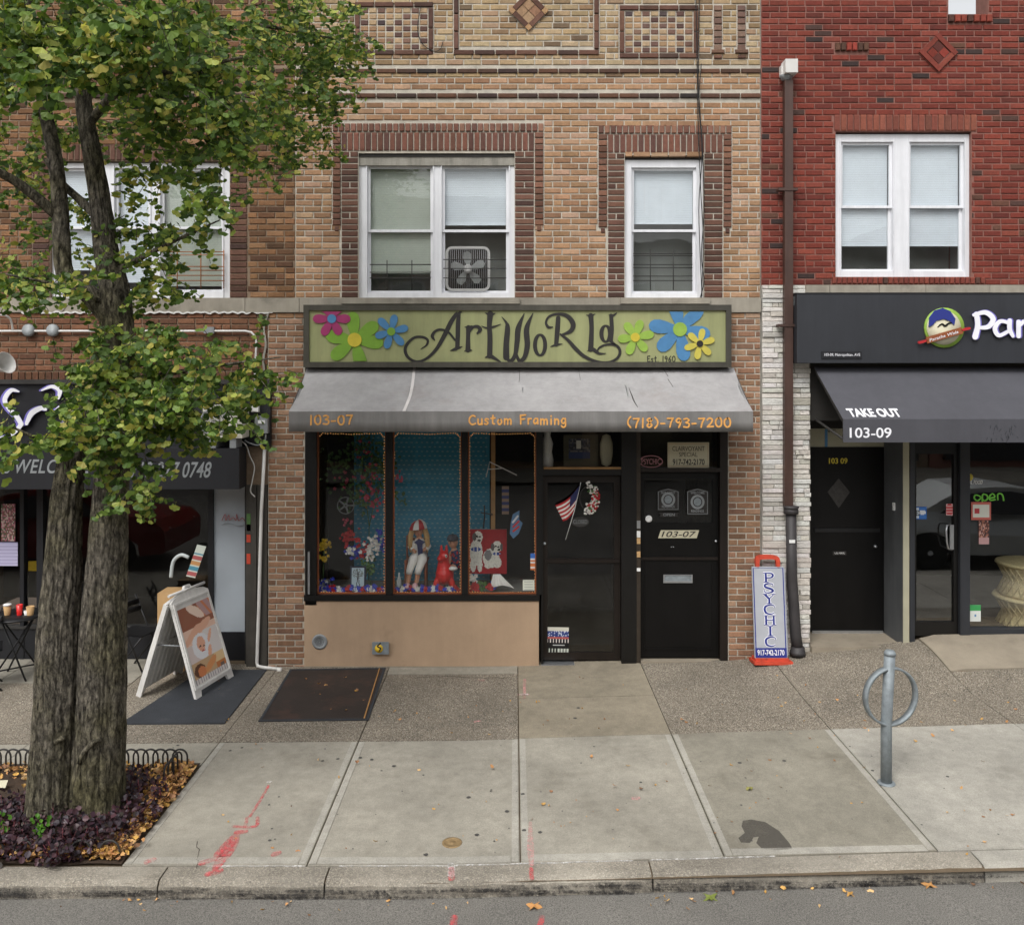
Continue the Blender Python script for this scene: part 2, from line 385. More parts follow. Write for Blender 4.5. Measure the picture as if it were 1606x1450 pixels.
for n_, c_ in (('petal_magenta', (150, 48, 98)), ('petal_green', (114, 154, 50)), ('petal_blue', (72, 124, 168)), ('petal_lime', (140, 172, 70)), ('petal_yellow', (190, 178, 76)), ('flower_eye', (34, 30, 30)), ('flower_gold', (196, 178, 56))):
    mk(n_, S(*c_), .5, .12, 9, .08, 50)
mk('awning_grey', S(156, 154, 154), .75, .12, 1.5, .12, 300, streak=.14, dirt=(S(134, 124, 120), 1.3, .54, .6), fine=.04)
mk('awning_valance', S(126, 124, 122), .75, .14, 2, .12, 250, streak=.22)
wrinkle('awning_grey', (2.2, 45, 45), .55)
mk('awning_tear', S(62, 56, 54), .9, .2)
mk('seam_tape', S(205, 200, 198), .7, .1)
mk('orange_paint', S(218, 158, 84), .7, .12, 20, .05)
mk('awning_charcoal', S(72, 72, 78), .75, .1, 2, .12, 300, streak=.1, fine=.05)
mk('fascia_charcoal', S(45, 47, 52), .5, .12, 2, .06, 40, streak=.15)
mk('fascia_black', S(24, 25, 30), .55, .15, 3, .06, 40, streak=.2)
mk('white_letter', S(235, 235, 240), .45, .05, 5, 0)
mk('letter_side_blue', S(120, 112, 190), .5, .1, 5, 0)
mk('pipe_brown', S(74, 52, 44), .5, .18, 4, .1, 40, streak=.25)
mk('cast_iron', S(58, 55, 56), .6, .2, 6, .15, 60, streak=.3)
mk('pvc_white', S(222, 220, 216), .4, .08, 5, .05, 30, streak=.15)
mk('ac_white', S(212, 208, 196), .5, .08, 4, .05, 40, streak=.15)
mk('box_grey', S(140, 144, 146), .5, .12, 6, .08, 40, streak=.2)
mk('black_paint', S(22, 22, 24), .45, .2, 8, .1, 60)
mk('rust', S(150, 92, 48), .85, .35, 18, .3, 60)
mk('guard_dark', S(48, 46, 44), .7, .3, 18, .2, 60)
mk('cable_black', S(20, 20, 22), .6, .1)
mk('blind_white', S(218, 221, 228), .55, .04, 4, 0)
mk('blind_grey', S(180, 183, 172), .6, .06, 4, 0)
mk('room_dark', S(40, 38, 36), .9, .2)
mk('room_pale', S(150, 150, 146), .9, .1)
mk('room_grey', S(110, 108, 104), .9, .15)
mk('sheet_plastic', S(214, 212, 216), .5, .05, 3, .2, 12)
mk('fan_plastic', S(160, 160, 158), .45, .05)
mk('fan_grille', S(150, 150, 152), .5, .05)
mk('rug_teal', S(66, 146, 176), .85, .12, 5, .1)
mk('motif_pale', S(150, 186, 190), .85, .1)
mk('wood_oak', S(176, 132, 80), .55, .2, 5, .1, streak=.2)
mk('wood_red', S(140, 78, 44), .5, .2, 6, .1)
mk('skin_doll', S(196, 142, 112), .5, .06, 10, 0)
mk('cloth_white', S(222, 218, 212), .8, .06, 12, .15, 90)
mk('cloth_navy', S(38, 44, 86), .8, .1, 12, .15, 90)
mk('cloth_red', S(176, 34, 40), .8, .1, 12, .1, 90)
mk('stem_red', S(96, 40, 48), .6, .1)
mk('shoe_pink', S(214, 172, 176), .6, .06)
mk('hair_blond', S(190, 152, 98), .7, .2, 40, .3, 200)
mk('toy_red', S(206, 36, 34), .32, .05, 6, 0)
mk('eye_white', S(235, 235, 235), .3, .02); mk('eye_black', S(12, 12, 12), .3, .02)
mk('cap_grey', S(70, 70, 78), .8, .1)
mk('paper_white', S(226, 226, 224), .7, .05)
mk('plastic_orange', S(190, 66, 42), .7, .2, 14, .15, dirt=(S(70, 40, 34), 16, .56, .7))
mk('board_silver', S(172, 175, 182), .5, .06, 5, 0)
mk('ink_blue', S(38, 50, 130), .5, .08)
mk('cream_sign', S(196, 190, 164), .6, .06)
mk('dark_print', S(52, 48, 44), .6, .05)
mk('mat_rubber', S(48, 51, 56), .85, .2, 3, .4, 200, dirt=(S(96, 94, 90), 3, .6, .35), fine=.2)
mk('hatch_steel', S(46, 38, 34), .75, .25, 2.5, .3, 90, dirt=(S(76, 54, 44), 2.2, .5, .6), fine=.2)
mk('frosted', S(176, 184, 192), .35, .06, 2, 0)
mk('soil', S(62, 48, 36), .95, .3, 12, .6, 60)
mk('concrete_step', S(142, 132, 116), .9, .18, 2.5, .3, 90, fine=.1, dirt=(S(110, 100, 86), 2, .55, .5))
mk('car_silver', S(186, 190, 190), .3, .03, 2, 0, metal=.2); mk('car_red', S(130, 22, 22), .22, .03, 2, 0)
mk('tyre', S(20, 20, 20), .85, .1); mk('car_glass', S(10, 11, 12), .08, .05)
mk('wicker', S(206, 186, 142), .75, .2, 30, .6, 60, fine=.2)
mk('rubble_white', S(206, 204, 200), .7, .1)
mk('cardboard', S(186, 150, 104), .8, .1)
mk('plastic_clear', S(190, 196, 196), .25, .05); mk('leaf_fake', S(72, 108, 54), .6, .25, 30, 0); mk('leaf_pink', S(190, 70, 92), .6, .2, 30, 0)
mk('petal_usblue', S(48, 62, 176), .6, .2, 30, 0); mk('petal_yell', S(214, 178, 40), .6, .15, 20, 0)
mk('gum', S(72, 70, 67), .9, .2); mk('gum0', S(84, 78, 70), .9, .2); mk('cover_brass', S(134, 112, 78), .7, .25, 30, .3, 80)
glass_mat('glass_shop', (.97, .98, .98, 1), 1.45, .05, .0); glass_mat('glass_upper', (.96, .98, .98, 1), 1.5, .1, .02)
glass_mat('glass_door', (.6, .6, .58, 1), 1.45, .04, .015)
glass_mat('glass_mirror', (.93, .95, .95, 1), 1.85, .03, .0); emit_mat('bulb_warm', S(250, 180, 110), .5); emit_mat('neon_green', S(120, 190, 70), .18); emit_mat('neon_pink', S(160, 112, 114), .05)
leaf_mat('ginkgo_leaf', .36); leaf_mat('purple_leaf', .1, .42); leaf_mat('dry_leaf', 0, .7)
def concrete(name, col, agg=False, dirt=.4, ak=(.55, .95)):
    m, t, b = nodes(name)
    n1 = tex_noise(t, .9, 6, .6); r1 = ramp(t, n1.outputs[0], .3, .7, g1(.78), g1(1.14))
    c = mixc(t, 'MULTIPLY', 1, col, r1.outputs[0])
    n2 = tex_noise(t, 9, 9, .75); r2 = ramp(t, n2.outputs[0], .32, .68, g1(.82), g1(1.13)); c = mixc(t, 'MULTIPLY', 1, c, r2.outputs[0])
    n3 = tex_noise(t, 110, 4, .75); r3 = ramp(t, n3.outputs[0], .32, .68, g1(.76), g1(1.2)); c = mixc(t, 'MULTIPLY', 1, c, r3.outputs[0])
    n5 = tex_noise(t, 1.3, 9, .72); r5 = ramp(t, n5.outputs[0], .54, .74, g1(0), g1(dirt)); c = mixc(t, 'MIX', r5.outputs[0], c, S(104, 98, 86))
    if agg:
        g = t.nodes.new('ShaderNodeNewGeometry'); v = t.nodes.new('ShaderNodeTexVoronoi'); v.inputs['Scale'].default_value = 140; t.links.new(g.outputs['Position'], v.inputs['Vector'])
        rr = t.nodes.new('ShaderNodeValToRGB'); e = rr.color_ramp.elements
        e[0].color = S(66, 62, 57); e[1].color = S(186, 177, 161); e[0].position = .12; e[1].position = .9
        for p, cc in ((.35, (122, 113, 100)), (.55, (144, 133, 117)), (.75, (98, 92, 84))):
            x = e.new(p); x.color = S(*cc)
        sp = t.nodes.new('ShaderNodeSeparateColor'); t.links.new(v.outputs['Color'], sp.inputs[0]); t.links.new(sp.outputs[0], rr.inputs[0])
        nA = tex_noise(t, 1.1, 5); rA = ramp(t, nA.outputs[0], .3, .65, g1(ak[0]), g1(ak[1]))
        c = mixc(t, 'MIX', rA.outputs[0], c, rr.outputs[0])
        c = mixc(t, 'MULTIPLY', 1, c, r1.outputs[0])
        bump(t, b, v.outputs['Distance'], .5, .006)
    else:
        n6 = tex_noise(t, 1, 4, .6, (70, 3, 3)); bump(t, b, n6.outputs[0], .15, .004)
    bump(t, b, n3.outputs[0], .35, .004)
    t.links.new(c, b.inputs['Base Color']); b.inputs['Roughness'].default_value = .9; b.inputs['Specular IOR Level'].default_value = .3
concrete('concrete', S(153, 148, 136), dirt=.6); concrete('concrete_light', S(164, 160, 150), dirt=.3); concrete('concrete_stain', S(140, 135, 122), dirt=.85)
concrete('concrete_tan', S(142, 133, 116), dirt=.5); concrete('aggregate', S(134, 125, 111), agg=True)
concrete('joint_dirt', S(104, 90, 72)); concrete('kerb_concrete', S(160, 154, 142), agg=True, dirt=.5, ak=(.15, .6))
m, t, b = nodes('asphalt')
n1 = tex_noise(t, 120, 5, .85); r1 = ramp(t, n1.outputs[0], .34, .66, S(44, 43, 42), S(150, 146, 138))
n2 = tex_noise(t, .8, 6); r2 = ramp(t, n2.outputs[0], .3, .7, g1(.82), g1(1.15))
t.links.new(mixc(t, 'MULTIPLY', 1, r1.outputs[0], r2.outputs[0]), b.inputs['Base Color']); b.inputs['Roughness'].default_value = .9
bump(t, b, n1.outputs[0], .6, .008)
def spray(name, col):
    m = bpy.data.materials.new(name); m.use_nodes = True; t = m.node_tree; b = t.nodes['Principled BSDF']
    b.inputs['Base Color'].default_value = col; b.inputs['Roughness'].default_value = .8
    n = tex_noise(t, 34, 8, .8); r = ramp(t, n.outputs[0], .42, .64, g1(.0), g1(.72)); n9 = tex_noise(t, 5, 5, .6); r9 = ramp(t, n9.outputs[0], .35, .6, g1(.35), g1(1)); t.links.new(mixc(t, 'MULTIPLY', 1, r.outputs[0], r9.outputs[0]), b.inputs['Alpha']); MATS[name] = m
spray('spray_pink', S(222, 96, 100)); spray('spray_pale', S(228, 170, 166)); spray('spray_white', S(238, 236, 232)); spray('wet_stain0', S(74, 70, 62)); spray('dark_streak', S(48, 46, 46)); spray('oil', S(110, 104, 92))
# bark
m, t, b = nodes('bark')
n1 = tex_noise(t, 1, 9, .78, (40, 40, 13)); r1 = ramp(t, n1.outputs[0], .38, .64, S(40, 37, 34), S(136, 129, 116))
n2 = tex_noise(t, 2.2, 5); r2 = ramp(t, n2.outputs[0], .42, .68, g1(0), g1(.55))
c = mixc(t, 'MULTIPLY', r2.outputs[0], r1.outputs[0], S(222, 224, 150))
n3 = tex_noise(t, 90, 4, .8); r3 = ramp(t, n3.outputs[0], .3, .7, g1(.65), g1(1.3)); c = mixc(t, 'MULTIPLY', 1, c, r3.outputs[0])
t.links.new(c, b.inputs['Base Color']); b.inputs['Roughness'].default_value = .95; b.inputs['Specular IOR Level'].default_value = .15
gq = t.nodes.new('ShaderNodeNewGeometry'); mpq = t.nodes.new('ShaderNodeMapping'); mpq.inputs['Scale'].default_value = (17, 17, 4.5); vq = t.nodes.new('ShaderNodeTexVoronoi'); vq.feature = 'DISTANCE_TO_EDGE'; vq.inputs['Scale'].default_value = 1.0
nq = tex_noise(t, 7, 4, .6); aq = t.nodes.new('ShaderNodeVectorMath'); aq.operation = 'ADD'; sq = t.nodes.new('ShaderNodeVectorMath'); sq.operation = 'SCALE'; sq.inputs[3].default_value = .1
t.links.new(nq.outputs['Color'], sq.inputs[0]); t.links.new(gq.outputs['Position'], aq.inputs[0]); t.links.new(sq.outputs[0], aq.inputs[1]); t.links.new(aq.outputs[0], mpq.inputs['Vector']); t.links.new(mpq.outputs[0], vq.inputs['Vector'])
rq = ramp(t, vq.outputs['Distance'], .0, .22, g1(.52), g1(1.1)); t.links.new(mixc(t, 'MULTIPLY', 1, c, rq.outputs[0]), b.inputs['Base Color'])
bump(t, b, rq.outputs[0], .7, .02); bump(t, b, n1.outputs[0], .6, .02); bump(t, b, n3.outputs[0], .6, .008)
# ------------------------------------------------------------------ ground
def kerbY(x): return -4.42+.05*sst(-1.5, 5, x)*1.2
def grid(name, xs, ys, zf, mat, parent=None):
    b = MB(); nx, ny = len(xs), len(ys)
    b.v = [(x, y, zf(x, y)) for y in ys for x in xs]
    for j in range(ny-1):
        for i in range(nx-1): b._f((j*nx+i, j*nx+i+1, (j+1)*nx+i+1, (j+1)*nx+i))
    return b.build(name, mat, parent)
tag(grid('ground', [-300, 300], [-300, 300], lambda x, y: -.6, 'soil'), 'bare ground under the street', None, kind='structure')
KH = .11
xs = [-60, -30, -10, -6]+[-5+.5*i for i in range(19)]+[4.6, 4.7, 4.78, 4.85, 4.92, 5, 5.5, 6, 6.5, 8, 12, 30, 60]
tag(grid('road', xs, [-40, -16, -10, -7, -5.5, -4.2], lambda x, y: G(x, -4.4)-KH-.012*min(1, max(0, -4.4-y)), 'asphalt'), 'grey asphalt road along the kerb', None, kind='structure')
side = grid('sidewalk', xs, [-4.4, -3, -2, -1.2, -.9, -.6, -.3, 0, .1, .8], lambda x, y: G(x, y)-.02, 'joint_dirt')
tag(side, 'concrete and pebble aggregate pavement in front of the shops', None, kind='structure')
far = grid('far_pavement', [-60, 60], [-21, -17], lambda x, y: .03, 'concrete'); tag(far, 'pavement on the far side of the street', None, kind='structure')
gfr = lambda x, y, d=0: Vector((x, y, G(x, y)+d))
def mid(x): return -2.14+.02*(x+2.9)
XL = [-8.9, -7.4, -5.9, -4.35, -2.82, -1.49, .046, 1.52, 3.07, 4.87, 6.5, 8.1, 9.7]
def slab(x0, x1, y0f, y1f, mat, name='pavement_slab', g=.005, nx=3, ny=5, dz=0, parent=side):
    b = MB(); nx += 1; ny += 1; jz = random.uniform(-.002, .003)+dz
    for lay in (0, 1):
        for j in range(ny):
            for i in range(nx):
                x = x0+g+(x1-x0-2*g)*i/(nx-1); ya = y0f(x)+g; yb = y1f(x)-g; y = ya+(yb-ya)*j/(ny-1)
                ed = -.004 if (i in (0, nx-1) or j in (0, ny-1)) else 0
                b.v.append((x, y, G(x, y)+jz+ed*0 if lay == 0 else G(x, y)-.05))
    for j in range(ny-1):
        for i in range(nx-1): b._f((j*nx+i, j*nx+i+1, (j+1)*nx+i+1, (j+1)*nx+i))
    o = nx*ny; ring = [i for i in range(nx)]+[nx*j+nx-1 for j in range(1, ny)]+[nx*(ny-1)+i for i in range(nx-2, -1, -1)]+[nx*j for j in range(ny-2, 0, -1)]
    for a, c in zip(ring, ring[1:]+ring[:1]): b._f((a, o+a, o+c, c))
    return b.build(name, mat, parent)
PIT = (-4.6, -2.82, -4.15, -2.62)
fmats = ['concrete', 'concrete', 'concrete_light', 'concrete', 'concrete', 'concrete', 'concrete', 'concrete_stain', 'concrete_light', 'concrete_light', 'concrete_light', 'concrete']
for i in range(len(XL)-1):
    x0, x1 = XL[i], XL[i+1]
    if x0 == -4.35:
        slab(x0, x1, lambda x: PIT[3], mid, 'concrete'); 
    elif x0 < -4.35 and x1 > -5: slab(x0, -4.62, lambda x: kerbY(x)+.2, mid, 'concrete'); slab(-4.62, x1, lambda x: PIT[3], mid, 'concrete')
    else: slab(x0, x1, lambda x: kerbY(x)+.2, mid, fmats[i])
    bm_ = 'concrete_tan' if abs(x0-.046) < .01 else 'aggregate'
    if x0 > 4.8: slab(x0, x1, mid, lambda x: -.75, bm_); slab(x0, x1, lambda x: -.745, lambda x: .03, 'concrete_step', dz=.004, nx=9)
    elif abs(x0-.046) < .01: slab(x0, x1, mid, lambda x: -1.05, bm_); slab(x0, x1, lambda x: -1.05, lambda x: .12, bm_, dz=.001)
    elif x0 == -1.49: slab(x0, x1, mid, lambda x: -.27, bm_); slab(x0, x1, lambda x: -.27, lambda x: .02, 'concrete', dz=.001)
    elif x0 < -2.9: slab(x0, x1, mid, lambda x: -.55 if x < -4.355 else .1, bm_); (slab(x0, x1, lambda x: -.55, lambda x: .35, 'concrete') if x0 < -4.4 else None)
    else: slab(x0, x1, mid, lambda x: .03, bm_)
b = MB()
for x in XL[4:9]:
    for s_ in (-1, 1):
        if x == -2.82 and s_ < 0: continue
        b.ribbon([(x+s_*.038, kerbY(x)+.22+t_*(mid(x)-kerbY(x)-.24)) for t_ in np.linspace(0, 1, 12)], .05, gfr, .0005, .0035, rnd=False, curve=False)
for xa_, xb_ in zip(XL[4:9], XL[5:10]):
    b.ribbon([(xa_+.07+(xb_-xa_-.14)*t_, kerbY(xa_)+.265) for t_ in np.linspace(0, 1, 8)], .085, gfr, .0005, .004, rnd=False, curve=False)
b.build('tooled_margin', 'concrete_light', side)['kind'] = 'stuff'
def gl_(l): return [(p.x, p.y) for p in (ground_at(*q) for q in l)]
b = MB(); rc_ = random.Random(8)
for l in ([(310, 1320), (312, 1345), (309, 1365)], [(650, 1063), (700, 1060), (760, 1063), (808, 1062)]):
    q_ = gl_(l); pts = []
    for (a0, a1), (b0, b1) in zip(q_, q_[1:]):
        for k in range(7): pts.append((a0+(b0-a0)*k/7+rc_.uniform(-.012, .012), a1+(b1-a1)*k/7+rc_.uniform(-.012, .012)))
    b.ribbon(pts, [rc_.uniform(.002, .004) for _ in pts], gfr, .0005, .0042, n=2)
b.build('crack', 'gum0', side)['kind'] = 'stuff'
# kerb stones
kerb = grid('kerb', [-30, 30], [-4.30, -4.22], lambda x, y: -.3, 'joint_dirt'); tag(kerb, 'worn concrete kerb along the road', None, kind='structure')
KX = [-12, -9, -6.4, -4.7, -2.48, -1.32, .97, 3.3, 5.6, 8, 12]
for a, c in zip(KX, KX[1:]):
    b = MB(); n = 26 if -5 < a < 5 else 6; new = a > 3.2
    for i in range(n+1):
        x = a+.006+(c-a-.012)*i/n; y0 = kerbY(x); z = G(x, -4.4)
        r = (lambda s_: 0 if new else .012*mnoise.noise(Vector((x*6, s_, a))))
        w0 = .018 if new else .03
        prof = [(y0+.195, z-.002), (y0+.06+r(1), z-.002+r(2)*.3), (y0+w0+r(3), z-.008+r(4)*.4), (y0+.004+r(5)*.6, z-w0-.004+r(6)), (y0-.012+r(7)*.6, z-KH-.06), (y0+.195, z-KH-.06)]
        b.v += [(x, p[0], p[1]) for p in prof]
    for i in range(n):
        for k in range(6):
            p = i*6; b._f((p+k, p+6+k, p+6+(k+1) % 6, p+(k+1) % 6))
    b._f((0, 1, 2, 3, 4, 5)); b._f(tuple(n*6+k for k in (5, 4, 3, 2, 1, 0)))
    o = b.build('kerb_stone', 'concrete_light' if new else 'kerb_concrete', kerb)
# gum, paint, stains on the pavement
b = MB(); rg = random.Random(3)
def blob(b, x, y, r, d=.004, n=9, sx=1.0):
    b.poly([gfr(x+math.cos(a)*r*sx*rg.uniform(.8, 1.2), y+math.sin(a)*r*rg.uniform(.8, 1.2), d) for a in [2*math.pi*i/n for i in range(n)]])
for _ in range(80):
    x = rg.uniform(-3.5, 5); y = -2.1-2.0*rg.random()
    if x < -2.7 and y < -2.5: continue
    blob(b, x, y, rg.choice((.005, .006, .007, .008, .01, .014)))
for px, py in ((530, 1190), (565, 1188), (583, 1191), (618, 1201), (735, 1250), (795, 1272), (820, 1245), (822, 1302), (847, 1305), (748, 1309), (668, 1340), (907, 1110), (902, 1126), (1160, 1196), (1230, 1193)):
    p = ground_at(px, py); blob(b, p.x, p.y, .018)
tag(b.build('gum_spots', 'gum', side), 'dark chewing gum spots trodden into the slabs', None, kind='stuff')
def gpts(l): return [(p.x, p.y) for p in (ground_at(*q) for q in l)]
def spray_mark(name, strokes, mat, lab, road=False):
    b = MB()
    f = (lambda x, y, d=0: Vector((x, y, G(x, -4.4)-KH-.012*min(1, max(0, -4.4-y))+d))) if road else gfr
    for k, (l, wd) in enumerate(strokes): b.ribbon(gpts(l), wd, f, .002, .005+.0006*k)
    o = b.build(name, mat, side); o['label'] = lab; return o
spray_mark('spray_paint_mark', [([(421, 1232), (408, 1255), (392, 1280)], .022), ([(404, 1282), (400, 1296), (366, 1296)], .03), ([(388, 1282), (384, 1296)], .028), ([(372, 1305), (384, 1304)], .05),
    ([(372, 1306), (362, 1325), (350, 1345), (338, 1362)], [.05, .1, .09, .05]), ([(366, 1316), (345, 1340)], .09), ([(345, 1345), (316, 1354)], .05), ([(326, 1371), (345, 1366)], .05), ([(231, 1352), (240, 1349)], .05), ([(430, 1340), (436, 1338)], .05)], 'spray_pink', 'pink sprayed utility arrow on the slab')
spray_mark('spray_paint_mark', [([(823, 1065), (822, 1095)], .03), ([(812, 1089), (828, 1089)], .03), ([(832, 1290), (832, 1330), (834, 1356)], [.02, .05, .03]), ([(994, 1252), (1000, 1252)], .05), ([(752, 1067), (758, 1067)], .03), ([(745, 1132), (752, 1131)], .03)], 'spray_pale', 'faded pink sprayed lines beside the slab joint')
spray_mark('spray_paint_mark', [([(708, 1356), (708, 1372)], .055), ([(421, 1226), (424, 1226)], .03), ([(818, 1089), (826, 1089)], .04)], 'spray_white', 'white sprayed dots ending the pink lines')
spray_mark('spray_paint_mark', [([(708, 1362), (708, 1378)], .045), ([(833, 1362), (834, 1378)], .03)], 'spray_pink', 'pink sprayed dash across the kerb')
spray_mark('spray_paint_mark', [([(712, 1412), (708, 1450)], .05), ([(728, 1440), (690, 1452)], .05), ([(845, 1432), (850, 1412)], .04), ([(826, 1436), (852, 1436)], .03)], 'spray_pink', 'pink sprayed marks on the asphalt', True)
m, t, bs_ = nodes('wet_stain'); bs_.inputs['Base Color'].default_value = S(84, 80, 73); bs_.inputs['Roughness'].default_value = .7; t.links.new(ramp(t, tex_noise(t, 9, 6, .7).outputs[0], .25, .5, g1(.35), g1(.8)).outputs[0], bs_.inputs['Alpha'])
b = MB(); b.poly([gfr(*q, .004) for q in gpts([(1165, 1287), (1178, 1285), (1200, 1289), (1222, 1303), (1238, 1322), (1243, 1331), (1222, 1333), (1195, 1331), (1186, 1322), (1190, 1312), (1182, 1313), (1176, 1322), (1162, 1321), (1158, 1314), (1168, 1306), (1163, 1296)])])
o = b.build('wet_patch', 'wet_stain', side); o['label'] = 'dark wet patch on the stained slab'

# thin dark streaks strewn at random along the kerb face
b = MB(); 
for i in range(230):
    x = rg.uniform(-4.5, 3.2); y0 = kerbY(x)-.018-i*1e-5; l = rg.uniform(.08, .5); h = rg.uniform(.006, .03); z = G(x, -4.4)-rg.uniform(.045, KH+.005)
    b.quad((x, y0, z), (x+l, y0, z), (x+l*.9, y0+.003, z+h), (x+l*.05, y0+.003, z+h))
o = b.build('dark_streaks', 'dark_streak', kerb); o['kind'] = 'stuff'
b = MB()
for xa_, xb_ in ((-2.2, -1.5), (-1.25, .95), (.98, 1.9)):
    b.ribbon([(x_, kerbY(x_)+.195+.006*mnoise.noise(Vector((x_*5, 0, 0)))) for x_ in np.arange(xa_, xb_, .1)], [.012+.01*abs(mnoise.noise(Vector((x_*7, 3, 0)))) for x_ in np.arange(xa_, xb_, .1)], gfr, .001, .005, n=3)
o = b.build('white_sealant_line', 'spray_white', side)
p = ground_at(709, 1321); b = MB(); b.lathe((p.x, p.y, p.z-.01), [(.075, 0), (.075, .014), (.06, .016), (.058, .013), (.02, .013), (.018, .016), (.001, .016)], 24)
o = b.build('water_valve_cover', 'cover_brass'); tag(o, 'small round brass valve cover set in the slab near the kerb', 'valve cover')
# mats
def quadmat(name, px, mat, lab, cat, t=.012, rim=None):
    c = [ground_at(*q) for q in px]; b = MB(); fr_ = [Vector((p.x, p.y, p.z+t)) for p in c]; n = len(b.v)
    b.v = [tuple(p) for p in fr_]+[(p.x, p.y, p.z-.01) for p in c]
    b._f((0, 1, 2, 3))
    for i in range(4): b._f((i, 4+i, 4+(i+1) % 4, (i+1) % 4))
    o = b.build(name, mat); tag(o, lab, cat)
    if rim:
        r = MB()
        for i in range(4):
            a, d = fr_[i], fr_[(i+1) % 4]; ctr = sum(fr_, Vector())/4
            ia, idd = a.lerp(ctr, .05), d.lerp(ctr, .05); up = Vector((0, 0, .004))
            r.quad(a+up, d+up, idd+up, ia+up); r.quad(a-up, d-up, d+up, a+up); r.quad(ia+up, idd+up, idd-up, ia-up)
        r.build('rim', rim, o)
    return o
quadmat('floor_mat', [(188, 1136), (352, 1135), (418, 1051), (318, 1051)], 'mat_rubber', 'blue grey rubber mat lying under the sandwich board', 'mat')
hatch = quadmat('cellar_hatch', [(405, 1132), (578, 1130), (605, 1048), (455, 1050)], 'hatch_steel', 'brown black steel cellar hatch below the stucco bulkhead', 'hatch', .008, 'mat_rubber')
b = MB(); c = [ground_at(*q) for q in [(570, 1128), (572, 1128), (596, 1049), (594.5, 1049)]]; b.poly([p+Vector((0, 0, .0145)) for p in c]); b.poly([p+Vector((0, 0, .009)) for p in c]); b.build('edge_strip', 'wood_oak', hatch)
# ------------------------------------------------------------------ brickwork
CP, BL, JT = .0731, .2135, .0145
rb = random.Random(11)
def free_spans(x0, x1, za, zb, holes):
    sp = [(x0, x1)]
    for (hx0, hx1, hz0, hz1) in holes:
        if min(zb, hz1)-max(za, hz0) > .4*(zb-za):
            n = []
            for a, c in sp:
                if hx1 <= a or hx0 >= c: n.append((a, c)); continue
                if hx0 > a: n.append((a, hx0))
                if hx1 < c: n.append((hx1, c))
            sp = n
    return sp
def courses(x0, x1, z0, z1, holes, tintf, y=0.0, cp=CP, bl=BL, flem=6, jit=.003):
    out = []; nz = max(1, round((z1-z0)/cp)); cp = (z1-z0)/nz
    for k in range(nz):
        za, zb = z0+k*cp, z0+(k+1)*cp
        for a, c in free_spans(x0, x1, za+.005, zb-.005, holes):
            fl = flem and k % flem == 3
            x = x0-bl*(0 if k % 2 else .5)+ (rb.uniform(-.01, .01)); i = 0
            while x < c:
                L = bl*.5 if (fl and i % 2) else bl
                xa, xb = max(x, a), min(x+L, c)
                if xb-xa > .03: out.append((xa+JT/2, xb-JT/2, za+JT/2, zb-JT/2, y+rb.uniform(-jit, jit), tintf((xa+xb)/2, (za+zb)/2)))
                x += L; i += 1
    return out
def backing(x0, x1, z0, z1, y0, y1, holes, mat, parent, name='wall'):
    xs_ = sorted({x0, x1}|{min(max(v, x0), x1) for h in holes for v in h[:2]}); zs_ = sorted({z0, z1}|{min(max(v, z0), z1) for h in holes for v in h[2:]})
    b = MB()
    for a, c in zip(xs_, xs_[1:]):
        for d, e in zip(zs_, zs_[1:]):
            mx, mz = (a+c)/2, (d+e)/2
            if c-a < 1e-6 or e-d < 1e-6 or any(h[0] < mx < h[1] and h[2] < mz < h[3] for h in holes): continue
            b.box(a, c, y0, y1, d, e)
    return b.build(name, mat, parent)
UNIT = {}
def unit_brick(mat):
    if mat not in UNIT:
        b = MB(); b.brick(-.5, .5, -.5, .5, -.5, .5, .0); me = bpy.data.meshes.new('brick')
        # small bevel in real proportions of a stretcher
        bx, bz, by = .03, .09, .09
        b = MB(); n = 0
        b.v = [(-.5, .5, -.5), (.5, .5, -.5), (.5, .5, .5), (-.5, .5, .5), (-.5, -.5+by, -.5), (.5, -.5+by, -.5), (.5, -.5+by, .5), (-.5, -.5+by, .5), (-.5+bx, -.5, -.5+bz), (.5-bx, -.5, -.5+bz), (.5-bx, -.5, .5-bz), (-.5+bx, -.5, .5-bz)]
        for f in ((8, 9, 10, 11), (4, 5, 9, 8), (5, 6, 10, 9), (6, 7, 11, 10), (7, 4, 8, 11), (0, 1, 5, 4), (1, 2, 6, 5), (2, 3, 7, 6), (3, 0, 4, 7)): b._f(f)
        me.from_pydata(b.v, [], b.f); me.materials.append(MATS[mat]); UNIT[mat] = me
    return UNIT[mat]
def lay_bricks(rects, parent, seen, piece='brick_piece', joined='brick_joined', limit=300, back=.05, name='brick'):
    def key(r):
        v = seen(r); return -(r[1]-r[0])*(r[3]-r[2])*v
    rs = sorted(rects, key=key); ind = [r for r in rs[:limit] if seen(r) > 0]; rest = rs[len(ind):]
    for r in ind:
        o = bpy.data.objects.new(name, unit_brick(piece)); y0 = r[4]; c = Vector(((r[0]+r[1])/2, (y0+back)/2, (r[2]+r[3])/2))
        link(o, parent, c); o.scale = (r[1]-r[0], back-y0, r[3]-r[2]); o.color = r[5]
    if rest:
        b = MB()
        for r in rest: b.col = r[5]; b.brick(r[0], r[1], r[4], back, r[2], r[3])
        o = b.build('brickwork', joined, parent); o['kind'] = 'stuff'
def pick(cols, ws, jit=.12):
    c = rb.choices(cols, ws)[0]; k = 1+rb.uniform(-jit, jit); c = S(*c); return (c[0]*k*(1+rb.uniform(-.04, .04)), c[1]*k, c[2]*k*(1+rb.uniform(-.04, .04)), 1)
TAN = [(165, 130, 100), (154, 120, 91), (174, 142, 114), (140, 108, 83), (171, 140, 117)]
